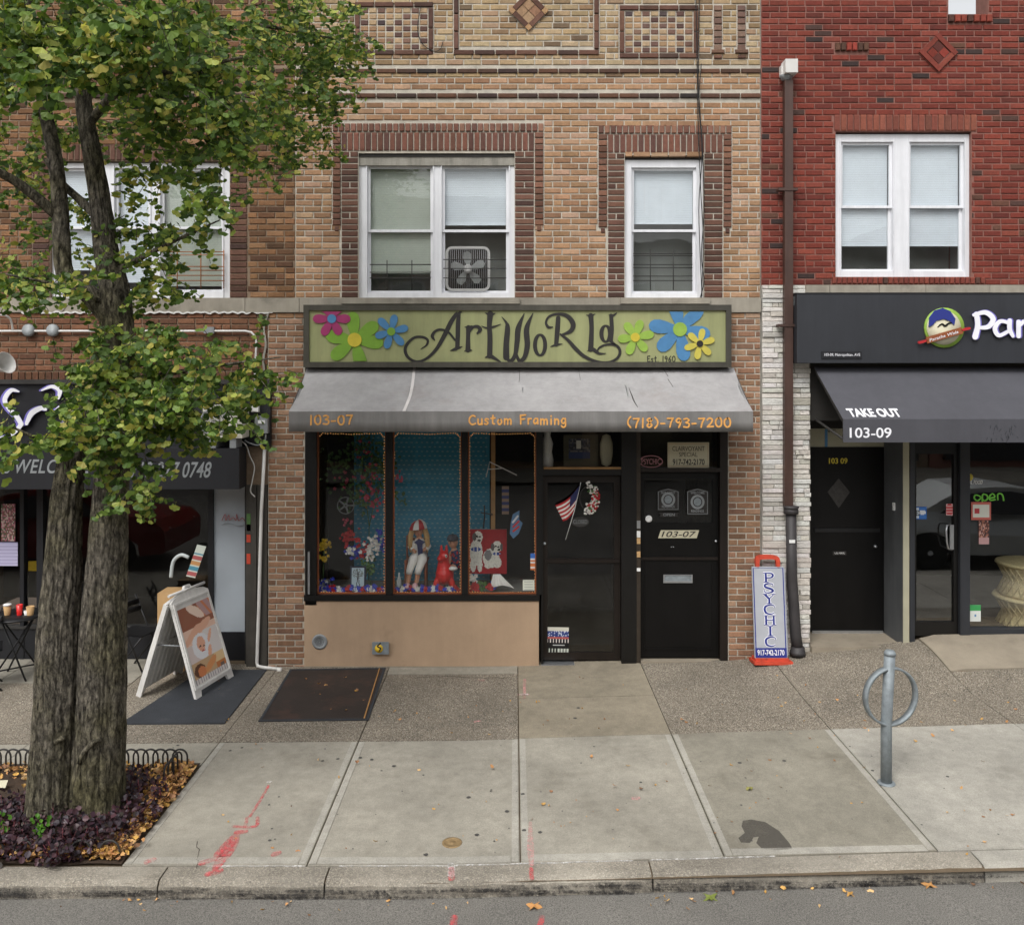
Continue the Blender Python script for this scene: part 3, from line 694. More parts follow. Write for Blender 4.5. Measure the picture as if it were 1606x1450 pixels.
YEL = [(162, 139, 107), (172, 151, 120), (140, 115, 87), (112, 93, 74), (156, 128, 103)]
BRN = [(102, 73, 62), (88, 63, 54), (113, 82, 68), (77, 58, 52)]
DRK = [(84, 62, 52), (66, 52, 48), (96, 68, 54), (54, 48, 46)]
def tan(x, z):
    if z > 7.1: return pick(YEL, [5, 4, 3, 1, 2])
    if z < 4.2: return pick([(152, 118, 94), (140, 107, 84), (162, 130, 106), (124, 95, 77)], [4, 4, 2, 2])
    return pick(TAN, [5, 5, 3, 2, 2])
brn = lambda x=0, z=0: pick(BRN, [4, 3, 3, 1]); drk = lambda x=0, z=0: pick(DRK, [4, 3, 3, 1])
def window(par, cols, x0, x1, z0, z1, y, jamb=.09, head=.09, sillh=.05, mats='vinyl_white', headmat=None, meet=.5, guards=None, deep=.45):
    """sash window: outer frame mesh with sash, pane and blind children. cols: (px0,px1,blind_frac,blindmat)"""
    b = MB(); xs_ = [x0]+[v for c in cols for v in (c[0], c[1])]+[x1]
    for i in range(0, len(xs_), 2): b.box(xs_[i], xs_[i+1], y-.01, y+.1, z0, z1)
    for c in cols: b.box(c[0], c[1], y-.008, y+.1, z1-head, z1); b.box(c[0], c[1], y-.012, y+.1, z0, z0+sillh)
    # moulding step
    for c in cols:
        b.box(c[0]-.012, c[0], y-.022, y-.01, z0, z1-head*.6); b.box(c[1], c[1]+.012, y-.022, y-.01, z0, z1-head*.6)
    win = b.build('window', mats, par)
    for c in cols:
        za, zb = z0+sillh, z1-head; zm = za+(zb-za)*meet; f = .034
        for nm, a, d, yy in (('upper_sash', zm-.015, zb, y+.022), ('lower_sash', za, zm+.02, y+.055)):
            s_ = MB(); s_.box(c[0], c[0]+f, yy, yy+.03, a, d); s_.box(c[1]-f, c[1], yy, yy+.03, a, d)
            s_.box(c[0]+f, c[1]-f, yy+.001, yy+.029, a, a+f*.9); s_.box(c[0]+f, c[1]-f, yy+.001, yy+.029, d-f*.9, d); s_.build(nm, 'vinyl_white', win)
            g = MB(); g.box(c[0]+f, c[1]-f, yy+.012, yy+.016, a+f*.9, d-f*.9); g.build('pane', 'glass_upper', win)
        bl = MB(); zt = zb-.01; zbm = zb-(zb-za)*c[2]; k = 0; z = zt
        while z > zbm:
            bl.box(c[0]+.03, c[1]-.03, y+.089, y+.094, z-.0208, z-.0015); z -= .0215
        bl.box(c[0]+.03, c[1]-.03, y+.087, y+.11, zbm-.03, zbm); bl.build('blind', c[3], win)
    r = MB(); r.box(x0+.02, x1-.02, y+deep, y+deep+.02, z0, z1); r.box(x0-.02, x0+.0, y+.1, y+deep, z0, z1); r.box(x1, x1+.02, y+.1, y+deep, z0, z1); r.box(x0, x1, y+.1, y+deep, z0-.02, z0); r.box(x0, x1, y+.1, y+deep, z1, z1+.02)
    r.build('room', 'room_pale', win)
    return win
def grille(name, px0, px1, py0, py1, Y, bars_x, bars_y, mat, lab, r=.006):
    b = MB(); t_ = thing(name, P((px0+px1)/2, py1, Y), lab, 'window guard')
    for by in bars_y: MB().tube([P(px0, by, Y), P(px1, by, Y)], r, 6).build('bar', mat, t_)
    for bx in bars_x: MB().tube([P(bx, py0, Y-.008), P(bx, py1, Y-.008)], r, 6).build('upright', mat, t_)
    return t_
# ------------------------------------------------------------------ main building
XA, XB, XP0, XP1 = fx(463), fx(1193), fx(420), fx(478)
ZB0, ZB1, ZT = fz(490), fz(467), 9.2
mainb = thing('brick_building', (0.1, 0, 0), 'tan brick two-storey building in the middle with brown window surrounds', 'building')
W1 = (fx(562), fx(807), ZB1, fz(240)); W2 = (fx(980), fx(1104), ZB1, fz(243))
rects = []
holes = [W1, W2]
def add(x0, x1, z0, z1, y, tint): rects.append((x0+JT/2, x1-JT/2, z0+JT/2, z1-JT/2, y+rb.uniform(-.002, .002), tint)); 
def zone(x0, x1, z0, z1): holes.append((x0, x1, z0, z1))
def surround(xo0, xi0, xw0, xw1, xi1, xo1, yt, ys, yb, yend):
    # rowlock, soldier, outer header columns, jamb stretchers
    z_t, z_s, z_b, z_e = fz(yt), fz(ys), fz(yb), fz(yend)
    n = round((xo1-xo0)/.0725); s_ = (xo1-xo0)/n
    for i in range(n): add(xo0+i*s_, xo0+(i+1)*s_, z_s, z_t, -.012, pick([(128, 92, 78), (112, 78, 66), (140, 104, 86), (98, 70, 62)], [3, 3, 2, 1]))
    n = round((xi1-xi0)/.0715); s_ = (xi1-xi0)/n
    for i in range(n): add(xi0+i*s_, xi0+(i+1)*s_, z_b, z_s, -.004, pick([(108, 74, 63), (118, 79, 66), (96, 68, 60)], [3, 3, 2], .1))
    for a, c in ((xo0, xi0), (xi1, xo1)):
        n = round((z_s-z_e)/CP); s_ = (z_s-z_e)/n
        for i in range(n): add(a, c, z_e+i*s_, z_e+(i+1)*s_, -.012, pick([(128, 92, 74), (112, 80, 66), (104, 72, 58)], [2, 3, 2]))
        m_ = (a+c)/2; add(m_-.03, m_+.03, z_e-.07, z_e, -.012, brn())
    zone(xo0, xo1, z_s, z_t); zone(xi0, xi1, z_b, z_s); zone(xo0, xi0, z_e, z_s); zone(xi1, xo1, z_e, z_s)
    for a, c in ((xi0, xw0), (xw1, xi1)):
        n = round((z_b-ZB1)/CP); s_ = (z_b-ZB1)/n
        for i in range(n):
            if i % 5 == 3: add(a, (a+c)/2, ZB1+i*s_, ZB1+(i+1)*s_, -.002, brn()); add((a+c)/2, c, ZB1+i*s_, ZB1+(i+1)*s_, -.002, brn())
            else: add(a, c, ZB1+i*s_, ZB1+(i+1)*s_, -.002, brn())
        zone(a, c, ZB1, z_b)
surround(fx(521), fx(535), fx(562), fx(807), fx(838), fx(853), 193, 207, 237, 354)
surround(fx(938), fx(953), fx(980), fx(1104), fx(1134), fx(1148), 196, 210, 240, 357)
def hcourse(x0, x1, z0, z1, y, f, L=.245):
    n = max(1, round((x1-x0)/L)); s_ = (x1-x0)/n
    for i in range(n): add(x0+i*s_, x0+(i+1)*s_, z0, z1, y, f())
    zone(x0, x1, z0, z1)
def vcourse(x0, x1, z0, z1, y, f, L=.22):
    n = max(1, round((z1-z0)/L)); s_ = (z1-z0)/n
    for i in range(n): add(x0, x1, z0+i*s_, z0+(i+1)*s_, y, f())
    zone(x0, x1, z0, z1)
hcourse(XA, XB, fz(116), fz(107.5), -.016, drk); hcourse(XA, XB, fz(154.5), fz(146), -.016, drk)
def panel(x0, x1, y0, y1, checker):
    z0, z1 = fz(y1), fz(y0); t_ = .068
    hcourse(x0, x1, z0, z0+t_, -.014, lambda: pick(BRN, [3, 3, 2, 2])); hcourse(x0, x1, z1-t_, z1, -.014, lambda: pick(BRN, [3, 3, 2, 2]))
    vcourse(x0, x0+t_, z0+t_, z1-t_, -.014, brn); vcourse(x1-t_, x1, z0+t_, z1-t_, -.014, brn)
    if checker:
        nx = 8; nz = round((z1-z0-2*t_)/.073); sx = (x1-x0-2*t_)/nx; sz = (z1-z0-2*t_)/nz
        for k in range(nz):
            for i in range(nx):
                dk = (i+k) % 2 == 0 and rb.random() < .8
                add(x0+t_+i*sx, x0+t_+(i+1)*sx, z0+t_+k*sz, z0+t_+(k+1)*sz, 0, pick([(112, 86, 76), (96, 72, 66), (128, 100, 84), (78, 66, 66)], [3, 3, 3, 1]) if dk else pick([(158, 130, 100), (172, 148, 117), (144, 113, 87)], [3, 2, 2]))
        zone(x0+t_, x1-t_, z0+t_, z1-t_)
panel(fx(556), fx(680), 3, 87, True); panel(fx(711), fx(940), -70, 87, False); panel(fx(971), fx(1096), 8, 92, True)
for cx_ in (1126, 1163):
    x0, x1 = fx(cx_-7), fx(cx_+7)
    vcourse(x0, x1, fz(80), fz(8), -.012, lambda: pick([(128, 104, 90), (112, 88, 78)], [1, 1]), .075)
    hcourse(fx(cx_-11), fx(cx_+11), fz(85), fz(77.5), -.02, lambda: pick([(104, 80, 66)], [1])); add(x0, x1, fz(93), fz(86), -.016, brn())
# diamond in the middle panel
DC = (fx(829), fz(18)); dr = .235
zone(DC[0]-.13, DC[0]+.13, DC[1]-.13, DC[1]+.13)
rects += courses(XA, XB, ZB1, ZT, holes, tan)
seen_hi = lambda r: 1 if (r[2] < fz(4) and r[0] > fx(520) and r[2] > ZB1-.01) else .5
piers = []
rects_lo = courses(XP0, XP1, -.05, ZB0, [], tan, flem=0)+courses(fx(1142), XB, -.02, ZB0, [], tan, flem=0)
wall = backing(XA, XB, ZB1, ZT, .009, .3, [W1, W2], 'mortar', mainb)
lay_bricks(rects, wall, lambda r: 1 if (r[3] < fz(0) and r[0] > fx(500)) else .3, limit=300)
pier = backing(XP0, XP1, -.08, ZB0, .009, .3, [], 'mortar', mainb, 'pier'); 
lay_bricks([r for r in rects_lo if r[0] < 0], pier, lambda r: 1, limit=110)
pier2 = backing(fx(1142), XB, -.08, ZB0, .009, .3, [], 'mortar', mainb, 'pier')
lay_bricks([r for r in rects_lo if r[0] > 0], pier2, lambda r: 1, limit=110)
b = MB()  # diamond ornament, turned square bricks
dfr = Fr((DC[0], 0, DC[1]), (1, 0, 1), (-1, 0, 1), (0, -1, 0))
orn = None
b.cur = 0
q = dr*.72
b.fbox(dfr, -q-.002, q+.002, -q-.002, q+.002, -.03, .006); orn = b.build('diamond_panel', 'mortar', wall)
k_ = q/2.05
for i in (-1, 1):
    for j in (-1, 1):
        b = MB(); b.col = pick([(158, 126, 98), (142, 108, 84), (168, 140, 110)], [1, 1, 1]); b.fbox(dfr, i*.5*k_*1.25-.055, i*.5*k_*1.25+.055, j*.5*k_*1.25-.055, j*.5*k_*1.25+.055, 0, .014); b.build('tile', 'brick_joined', wall)
for s_ in (-1, 1):
    b = MB(); b.col = brn(); b.fbox(dfr, s_*(q-.03)-.028, s_*(q-.03)+.028, -q+.065, q-.065, 0, .024); b.build('tile', 'brick_joined', wall)
    b = MB(); b.col = brn(); b.fbox(dfr, -q+.065, q-.065, s_*(q-.03)-.028, s_*(q-.03)+.028, 0, .024); b.build('tile', 'brick_joined', wall)
    for s2 in (-1, 1):
        b = MB(); b.col = pick([(178, 140, 104)], [1]); b.fbox(dfr, s_*(q-.03)-.03, s_*(q-.03)+.03, s2*(q-.03)-.03, s2*(q-.03)+.03, 0, .026); b.build('tile', 'brick_joined', wall)
# limestone band, in lengths
bx = [fx(385), fx(470), fx(560), fx(690), fx(812), fx(975), fx(1110), fx(1193)]
for a, c in zip(bx, bx[1:]):
    MB().box(a+.003, c-.003, -.02-rb.uniform(0, .006), .25, ZB0+.002, ZB1-.002).build('stone_course', 'limestone', mainb)
for a, c in ((fx(536), fx(815)), (fx(972), fx(1112))):
    MB().box(a, c, -.06, .02, ZB1-.075, ZB1-.003).build('window_sill', 'limestone', mainb)
# backing behind sign and awning, roof, side volume
MB().box(XP1, fx(1142), .02, .3, 2.868, ZB0).build('lintel_wall', 'room_dark', mainb)
MB().box(XA, XB, .31, 9, 8.2, 8.4).build('roof', 'room_dark', mainb)
b = MB(); b.box(XP0, XP0+.2, .31, 9, -.1, 8.2); b.box(XB-.2, XB, .31, 9, -.1, 8.2); b.box(XP0+.2, XB-.2, 8.8, 9, -.1, 8.2); b.build('party_wall', 'mortar', mainb)
MB().box(XP0+.2, XB-.2, .36, 8.8, 3.2, 3.3).build('ceiling', 'room_grey', mainb)
yw = .07
win1 = window(mainb, [(fx(576, yw), fx(679, yw), .82, 'blind_grey'), (fx(693, yw), fx(798, yw), .44, 'blind_white')], W1[0], W1[1], ZB1-.0, fz(247, yw), yw, head=.1, sillh=.065, meet=.49)
MB().box(W1[0], W1[1], yw-.03, yw+.1, fz(260, yw)-.002, fz(246, yw)).build('head_board', 'old_wood_white', win1)
MB().box(W1[0], W1[1], .03, yw+.2, fz(246.5, .05), W1[3]).build('lintel_steel', 'guard_dark', win1)
win2 = window(mainb, [(fx(990, yw), fx(1092, yw), .42, 'blind_white')], W2[0], W2[1], ZB1, fz(250, yw), yw, jamb=.06, head=.1, sillh=.06, meet=.5)
MB().box(W2[0], W2[1], .05, yw+.2, fz(250.5, .05), W2[3]).build('lintel_steel', 'guard_dark', win2)
# curtain drawn over the blind in the small window
b = MB(); n = 14
for i in range(n):
    u0, u1 = i/n, (i+1)/n; pb = lambda u: P(1000+u*76, 350-38*abs(u-.5)**.6*0-(30*(2*abs(u-.5))**2), .17+.012*math.sin(u*34)); pt = lambda u: P(1000+u*76, 285, .17+.012*math.sin(u*34))
    b.quad(pb(u0), pb(u1), pt(u1), pt(u0))
b.build('curtain', 'sheet_plastic', win2)
# ------------------------------------------------------------------ left neighbour
XLW = -8.2
leftb = thing('brick_building', (-5.5, 0, 0), 'darker brown brick building on the left, half hidden by the tree', 'building')
BR2 = [(138, 102, 72), (124, 91, 64), (108, 78, 56), (90, 66, 50), (148, 112, 82)]
lt = lambda x, z: pick(BR2, [4, 4, 3, 2, 1])
WL1 = (fx(78), fx(360), ZB1, fz(252)); WL0 = (fx(-330), fx(-60), ZB1, fz(252))
holes = [WL1, WL0]; rects = []
for a, c in ((fx(360), fx(388)), (fx(50), fx(78))):
    n = round((fz(230)-ZB1)/CP); s_ = (fz(230)-ZB1)/n
    for i in range(n): add(a, c, ZB1+i*s_, ZB1+(i+1)*s_, -.004, brn())
    zone(a, c, ZB1, fz(230))
n = round((fx(388)-fx(50))/.072); s_ = (fx(388)-fx(50))/n
for i in range(n): add(fx(50)+i*s_, fx(50)+(i+1)*s_, fz(252), fz(226), -.004, brn())
zone(fx(50), fx(388), fz(252), fz(226))
vcourse(fx(392), fx(412), fz(80), fz(-40), -.02, drk, .075); hcourse(XLW, XA, fz(116), fz(107.5), -.016, drk); hcourse(XLW, XA, fz(154.5), fz(146), -.016, drk)
rects += courses(XLW, XA, ZB1, ZT, holes, lt)
wl = backing(XLW, XA, ZB1, ZT, .009, .3, [WL1, WL0], 'mortar_brown', leftb)
lay_bricks(rects, wl, lambda r: 1 if (fx(240) < r[0] and r[2] < fz(0)) else (.6 if r[0] > fx(0) and r[3] < fz(5) else .1), limit=260)
holes = []; rects = []
hcourse_f = lambda: pick([(96, 66, 50), (112, 78, 58), (84, 60, 48)], [2, 2, 1])
n = round((fx(418)-XLW)/.08); s_ = (fx(418)-XLW)/n
for i in range(n): add(XLW+i*s_, XLW+(i+1)*s_, fz(598), fz(582), -.004, hcourse_f())
zone(XLW, fx(418), fz(598), fz(582))
rects += courses(XLW, XP0, fz(600), ZB0, holes, lambda x, z: pick([(132, 93, 70), (120, 83, 62), (106, 74, 57)], [3, 3, 2]))
wl2 = backing(XLW, XP0, fz(760), ZB0, .012, .3, [], 'mortar_brown', leftb, 'spandrel_wall')
lay_bricks(rects, wl2, lambda r: 1 if r[0] > fx(-5) else 0, limit=240)
bx = [XLW, fx(-140), fx(10), fx(150), fx(250), fx(385)]
for a, c in zip(bx, bx[1:]): MB().box(a+.003, c-.003, -.02-rb.uniform(0, .006), .25, ZB0+.002, ZB1-.002).build('stone_course', 'limestone', leftb)
wl3 = window(leftb, [(fx(88, yw), fx(160, yw), .8, 'blind_white'), (fx(180, yw), fx(236, yw), .9, 'blind_white'), (fx(252, yw), fx(350, yw), .93, 'blind_grey')], WL1[0], WL1[1], ZB1, fz(256, yw), yw, head=.06, sillh=.08, meet=.52)
window(leftb, [(fx(-318, yw), fx(-200, yw), .8, 'blind_white'), (fx(-185, yw), fx(-72, yw), .9, 'blind_white')], WL0[0], WL0[1], ZB1, fz(256, yw), yw, head=.06, sillh=.08)
b = MB(); b.box(XLW, XLW+.2, .31, 9, -.1, 8.2); b.box(XLW, XP0-.01, 8.8, 9, -.1, 8.2); b.build('party_wall', 'mortar_brown', leftb)
MB().box(XLW, XA, .31, 9, 8.2, 8.4).build('roof', 'room_dark', leftb); MB().box(XLW+.2, XP0-.02, .4, 8.8, 2.9, 3.0).build('ceiling', 'room_grey', leftb)
MB().box(XLW+.2, XP0-.02, 3.2, 3.3, 0, 2.9).build('interior_wall', 'room_dark', leftb)
# flashing: crinkled white strip under the stone course
b = MB(); pts = []
for i in range(90):
    x = 35+i*4.4; pts.append((x, 490+1.2*math.sin(i*1.9)+mnoise.noise(Vector((i*.37, 0, 0)))*2.2))
b.ribbon(pts, 2.6, PxF(-.012), .0, .01, n=2); b.build('flashing', 'rubble_white', leftb)
b = MB(); b.ribbon([(421, 490), (414, 515), (417, 540), (413, 565), (416, 590)], 3, PxF(-.012), 0, .008); b.build('caulk_line', 'old_wood_white', leftb)
# ------------------------------------------------------------------ right neighbour
XR0, XR1 = fx(1194), 8.4
rightb = thing('brick_building', (5.5, 0, .1), 'red brick building on the right with a notched parapet', 'building')
RED = [(122, 58, 47), (112, 52, 43), (130, 66, 54), (102, 49, 42)]; RDK = [(76, 56, 50), (60, 48, 46), (96, 66, 54)]
def rt(x, z): return pick(RDK, [2, 2, 2]) if rb.random() < .07 else pick(RED, [5, 4, 2, 2], .1)
ZR = fz(447); WR = (fx(1311), fx(1524), fz(434), fz(206)); WR2 = (fx(1640), fx(1850), fz(434), fz(206))
NT = (fx(1488), fx(1551), fz(22), 8.3)
holes = [WR, WR2, NT]; rects = []
n = 22; x0, x1 = fx(1308), fx(1532); s_ = (x1-x0)/n
for i in range(n): add(x0+i*s_, x0+(i+1)*s_, fz(206), fz(179), -.006, pick([(134, 78, 63), (124, 70, 58), (106, 66, 55), (144, 88, 71)], [4, 4, 1, 2]))
zone(x0, x1, fz(206), fz(179)); x0, x1 = fx(1304), fx(1545); n = 30; s_ = (x1-x0)/n
for i in range(n): add(x0+i*s_, x0+(i+1)*s_, ZR+.01, fz(434), -.02, pick([(128, 68, 57), (118, 60, 51), (86, 62, 54)], [4, 3, 1]))
zone(x0, x1, ZR, fz(434))
x0, x1 = fx(1309), fx(1362); n = 6; s_ = (x1-x0)/n
for i in range(n): add(x0+i*s_, x0+(i+1)*s_, fz(81), fz(67), -.03, drk() if i in (0, 1, 4, 5) else pick([(150, 66, 54)], [1]))
zone(x0, x1, fz(81), fz(67))
x0, x1 = fx(1486), fx(1556); n = 7; s_ = (x1-x0)/n
for i in range(n): add(x0+i*s_, x0+(i+1)*s_, fz(36), fz(23), -.03, pick([(130, 62, 50), (84, 56, 48)], [2, 2]))
zone(x0, x1, fz(36), fz(22))
DC = (fx(1471), fz(83)); zone(DC[0]-.12, DC[0]+.12, DC[1]-.12, DC[1]+.12)
rects += courses(XR0, XR1, ZR, 8.22, holes, rt)
wr = backing(XR0, XR1, ZR, 8.22, .009, .3, [WR, WR2, (NT[0], NT[1], NT[2], 8.22)], 'mortar_red', rightb)
lay_bricks(rects, wr, lambda r: 1 if (r[0] < fx(1600) and r[3] < fz(2)) else .1, limit=300)
MB().box(XR0, NT[0], -.05, .34, 8.221, 8.28).build('coping', 'limestone', rightb); MB().box(NT[1], XR1, -.05, .34, 8.221, 8.28).build('coping', 'limestone', rightb)
dfr = Fr((DC[0], 0, DC[1]), (1, 0, 1), (-1, 0, 1), (0, -1, 0)); q = .165
b = MB(); b.fbox(dfr, -q, q, -q, q, -.03, .004); b.build('diamond_panel', 'mortar_red', wr)
for s_ in (-1, 1):
    for s2 in (0, 1):
        b = MB(); b.col = pick([(132, 68, 55), (122, 60, 50)], [1, 1])
        if s2: b.fbox(dfr, s_*(q-.03)-.028, s_*(q-.03)+.028, -q, q, 0, .026)
        else: b.fbox(dfr, -q+.06, q-.06, s_*(q-.03)-.028, s_*(q-.03)+.028, 0, .022)
        b.build('tile', 'brick_joined', wr)
    for s2 in (-1, 1):
        b = MB(); b.col = pick([(128, 56, 46), (150, 66, 52), (92, 50, 44)], [1, 1, 1]); b.fbox(dfr, s_*.048-.044, s_*.048+.044, s2*.048-.044, s2*.048+.044, 0, .012); b.build('tile', 'brick_joined', wr)
window(rightb, [(fx(1318, yw), fx(1400, yw), .78, 'blind_white'), (fx(1425, yw), fx(1512, yw), .78, 'blind_white')], WR[0], WR[1], WR[2], fz(211, yw), yw, head=.09, sillh=.075, meet=.5)
window(rightb, [(fx(1652, yw), fx(1735, yw), .78, 'blind_white'), (fx(1758, yw), fx(1840, yw), .78, 'blind_white')], WR2[0], WR2[1], WR2[2], fz(211, yw), yw, head=.09, sillh=.075)
bx = [fx(1262), fx(1300), fx(1377), fx(1450), fx(1550), fx(1640), XR1]
for a, c in zip(bx, bx[1:]): MB().box(a+.003, c-.003, -.03-rb.uniform(0, .01), .2, fz(459), ZR-.001).build('stone_course', 'limestone', rightb)
# white painted rock-face brick pier
pw = MB(); wp = backing(XR0+.004, fx(1271), -.05, ZR, .012, .45, [], 'mortar_white', rightb, 'painted_pier')
rects = []; z = -.03
while z < ZR-.02:
    h = rb.choice((.052, .058, .064, .09 if rb.random() < .12 else .06)); x = XR0+.01; e = fx(1271)-.006+rb.uniform(-.012, .014)
    cut = sorted(rb.uniform(.12, .88) for _ in range(rb.choice((1, 2, 2))))
    xs_ = [x]+[x+(e-x)*c for c in cut]+[e]
    for a, c in zip(xs_, xs_[1:]):
        if c-a > .03: rects.append((a+.003, c-.003, z+.003, min(z+h, ZR)-.003, -.012+rb.uniform(-.012, .012), pick([(214, 210, 202), (204, 198, 190), (222, 218, 212), (186, 180, 170)], [4, 3, 3, 1], .05)))
    z += h
lay_bricks(rects, wp, lambda r: 1, 'painted_brick_piece', limit=300, back=.05)
b = MB(); b.box(XR1-.2, XR1, .31, 9, -.1, 7.4); b.box(XR0, XR1, 8.8, 9, -.1, 7.4); b.box(XR0+.0, XR0+.15, .46, 9, -.1, 7.4); b.build('party_wall', 'mortar_red', rightb)
MB().box(XR0, XR1, .31, 9, 7.4, 7.5).build('roof', 'room_dark', rightb); MB().box(fx(1271), XR1, .05, .3, 2.95, fz(459)).build('lintel_wall', 'room_dark', rightb)
MB().box(4.75, XR1-.2, .35, 8.8, 3.0, 3.1).build('ceiling', 'room_grey', rightb); MB().box(4.75, XR1-.2, 3.4, 3.5, .2, 3.0).build('interior_wall', 'room_dark', rightb); MB().box(4.75, XR1-.2, .06, 3.4, .25, .3).build('shop_floor', 'room_grey', rightb)
# ------------------------------------------------------------------ fascia sign
fs = thing('fascia_sign', (fx(812), -.1, fz(576)), 'long olive green shop sign reading ArtWoRld with painted flowers', 'shop sign')
ys = -.15; sx0, sx1, sz0, sz1 = fx(476, ys), fx(1147, ys), fz(576, ys), fz(478, ys); fw = .065
xj = fx(719, ys)
MB().box(sx0+fw, xj-.002, ys+.015, -.03, sz0+fw, sz1-fw).build('panel', 'sign_green', fs); MB().box(xj+.002, sx1-fw, ys+.0145, -.03, sz0+fw, sz1-fw).build('panel', 'sign_green', fs)
for nm, a in (('frame', (sx0, sx1, ys-.01, -.03, sz1-fw, sz1)), ('frame', (sx0, sx1, ys-.01, -.03, sz0, sz0+fw)), ('frame', (sx0, sx0+fw, ys-.009, -.031, sz0+fw, sz1-fw)), ('frame', (sx1-fw, sx1, ys-.009, -.031, sz0+fw, sz1-fw))):
    MB().box(*a).build(nm, 'sign_frame', fs)
MB().box(xj-.012, xj+.006, ys+.008, ys+.02, sz0+fw, sz1-fw).build('joint_strip', 'flower_gold' if False else 'sign_green', fs)
MB().box(sx0+.02, sx1-.02, -.03, 0, sz0+.02, sz1-.02).build('back_box', 'guard_dark', fs)
YP = ys+.0145; PF = PxF(YP)
zclip = sz1-fw-.002
def flower(cx, cy, L, wd, angs, mat, er, emat, d):
    root = None
    eye = MB(); fr_ = PxF(YP)
    pts = [(cx+er*math.cos(a), cy-er*math.sin(a)) for a in [2*math.pi*i/20 for i in range(20)]]
    eye.prism(pts, fr_, d, d+.012); root = eye.build('flower', emat, fs)
    for k, a in enumerate(angs):
        a = R(a); l = L*random.uniform(.94, 1.06); pr = []
        prof = [(0, .25), (.2, .55), (.45, .86), (.68, 1.0), (.86, .86), (.96, .5), (1.0, 0)]
        up = [(t_*l, h*wd/2) for t_, h in prof]; lo = [(t_*l, -h*wd/2) for t_, h in prof[::-1][1:]]
        for (u, v) in up+lo:
            x, y = cx+u*math.cos(a)-v*math.sin(a), cy-(u*math.sin(a)+v*math.cos(a)); y = min(max(y, 488.5), 566); pr.append((x, y))
        MB().prism(pr, fr_, .0005, d+.0006*k).build('petal', mat, root)
flower(556.5, 533, 47, 21, (95, 36, -7, -76, 219, 171), 'petal_green', 11, 'flower_gold', .010)
flower(521, 500, 29, 14, (0, 62, 118, 180, 241, 297), 'petal_magenta', 7, 'petal_blue', .016)
flower(614, 520, 27, 12, (78, 14, -48, -107, 197, 134), 'petal_blue', 6.5, 'petal_green', .018)
flower(996, 529, 29, 13.5, (124, 71, 11, -50, 247, 186), 'petal_lime', 7, 'flower_gold', .014)
flower(1066, 516.5, 48, 22, (100, 46, -10, -81, 224, 172), 'petal_blue', 11, 'petal_lime', .010)
flower(1097, 539, 24, 10.5, (78, 17, -45, -100, 197, 137), 'petal_yellow', 5.2, 'flower_eye', .018)
z4 = lambda l: [(450+x*.2304, 460+y*.2304) for x, y in l]; z5 = lambda l: [(800+x*.249, 460+y*.249) for x, y in l]
def letter(strokes):
    b = MB()
    for k, (pts, wd, *op) in enumerate(strokes): b.ribbon(pts, wd, PF, .0005, .006+.0007*k, n=8, closed=bool(op), rnd=not op)
    o = b.build('letter', 'letter_ink', fs); return o
letter([(z4([(912, 378), (950, 352), (958, 318), (925, 298), (870, 300), (822, 340), (805, 390), (830, 440), (888, 464), (955, 440), (1020, 375), (1075, 280), (1120, 190), (1160, 135), (1190, 128)]), [1, 3, 4, 4, 4, 4.5, 5, 4.6, 4, 4.2, 5.5, 7, 7, 5, 1.5]),
        (z4([(1172, 135), (1165, 200), (1163, 290), (1160, 370)]), [5, 7, 7, 7]), (z4([(1112, 390), (1150, 378), (1194, 362)]), [1, 5, 1]), (z4([(1005, 318), (990, 290), (1010, 258), (1050, 246), (1100, 265), (1145, 318)]), [2, 5, 4, 3.5, 3.5, 3])])
letter([(z4([(1236, 232), (1233, 300), (1232, 385)]), [7.5, 6.5, 8]), (z4([(1212, 230), (1258, 226)]), [1.2, 4]), (z4([(1208, 393), (1235, 384), (1260, 388)]), [1, 4, 1]), (z4([(1240, 270), (1265, 232), (1298, 226), (1316, 248), (1296, 272)]), [2.5, 4, 5, 6, 3])])
letter([(z4([(1384, 140), (1378, 220), (1382, 300), (1380, 425)]), [9.5, 7.5, 8, 8.5]), (z4([(1350, 133), (1384, 146), (1418, 136)]), [1, 4.5, 1]), (z4([(1350, 436), (1385, 428), (1420, 445), (1462, 470)]), [1.5, 6, 4.5, 1]), (z4([(1325, 222), (1365, 236), (1410, 226), (1455, 210)]), [.8, 3, 3, .8])])
letter([([(787, 497), (794, 506), (796, 515), (794, 540), (794, 560)], [1, 4, 8, 9, 10]), ([(794, 561), (801, 566), (808, 556), (811, 535), (813, 514), (822, 492)], [4, 6, 6.5, 8, 8, 1.5]), ([(810, 556), (815, 566), (823, 559), (827, 540), (826, 515), (836, 491)], [4, 6, 7, 8.5, 8, 1.2])])
letter([([(847+8*math.cos(a), 541-16*math.sin(a)) for a in [2*math.pi*i/12 for i in range(12)]], [6.2, 6, 5, 3.6, 5, 6, 6.2, 6, 5, 3.6, 5, 6], True)])
letter([(z5([(303, 155), (298, 230), (290, 322)]), [7, 7.5, 6.5]), (z5([(255, 335), (290, 324), (328, 318)]), [1, 4, 1]), (z5([(268, 212), (240, 212), (226, 182), (246, 146), (298, 130), (358, 142), (396, 190), (382, 236), (322, 262)]), [1.5, 4.5, 3.5, 3.5, 4, 6.5, 8, 6.5, 2.5]),
        (z5([(318, 258), (365, 295), (410, 345), (465, 395), (540, 428), (615, 434), (672, 410), (692, 365), (668, 328), (610, 322), (562, 342), (548, 368)]), [3, 5, 6, 5.5, 4.5, 3.8, 4, 4.4, 4, 3.4, 3, 1.2])])
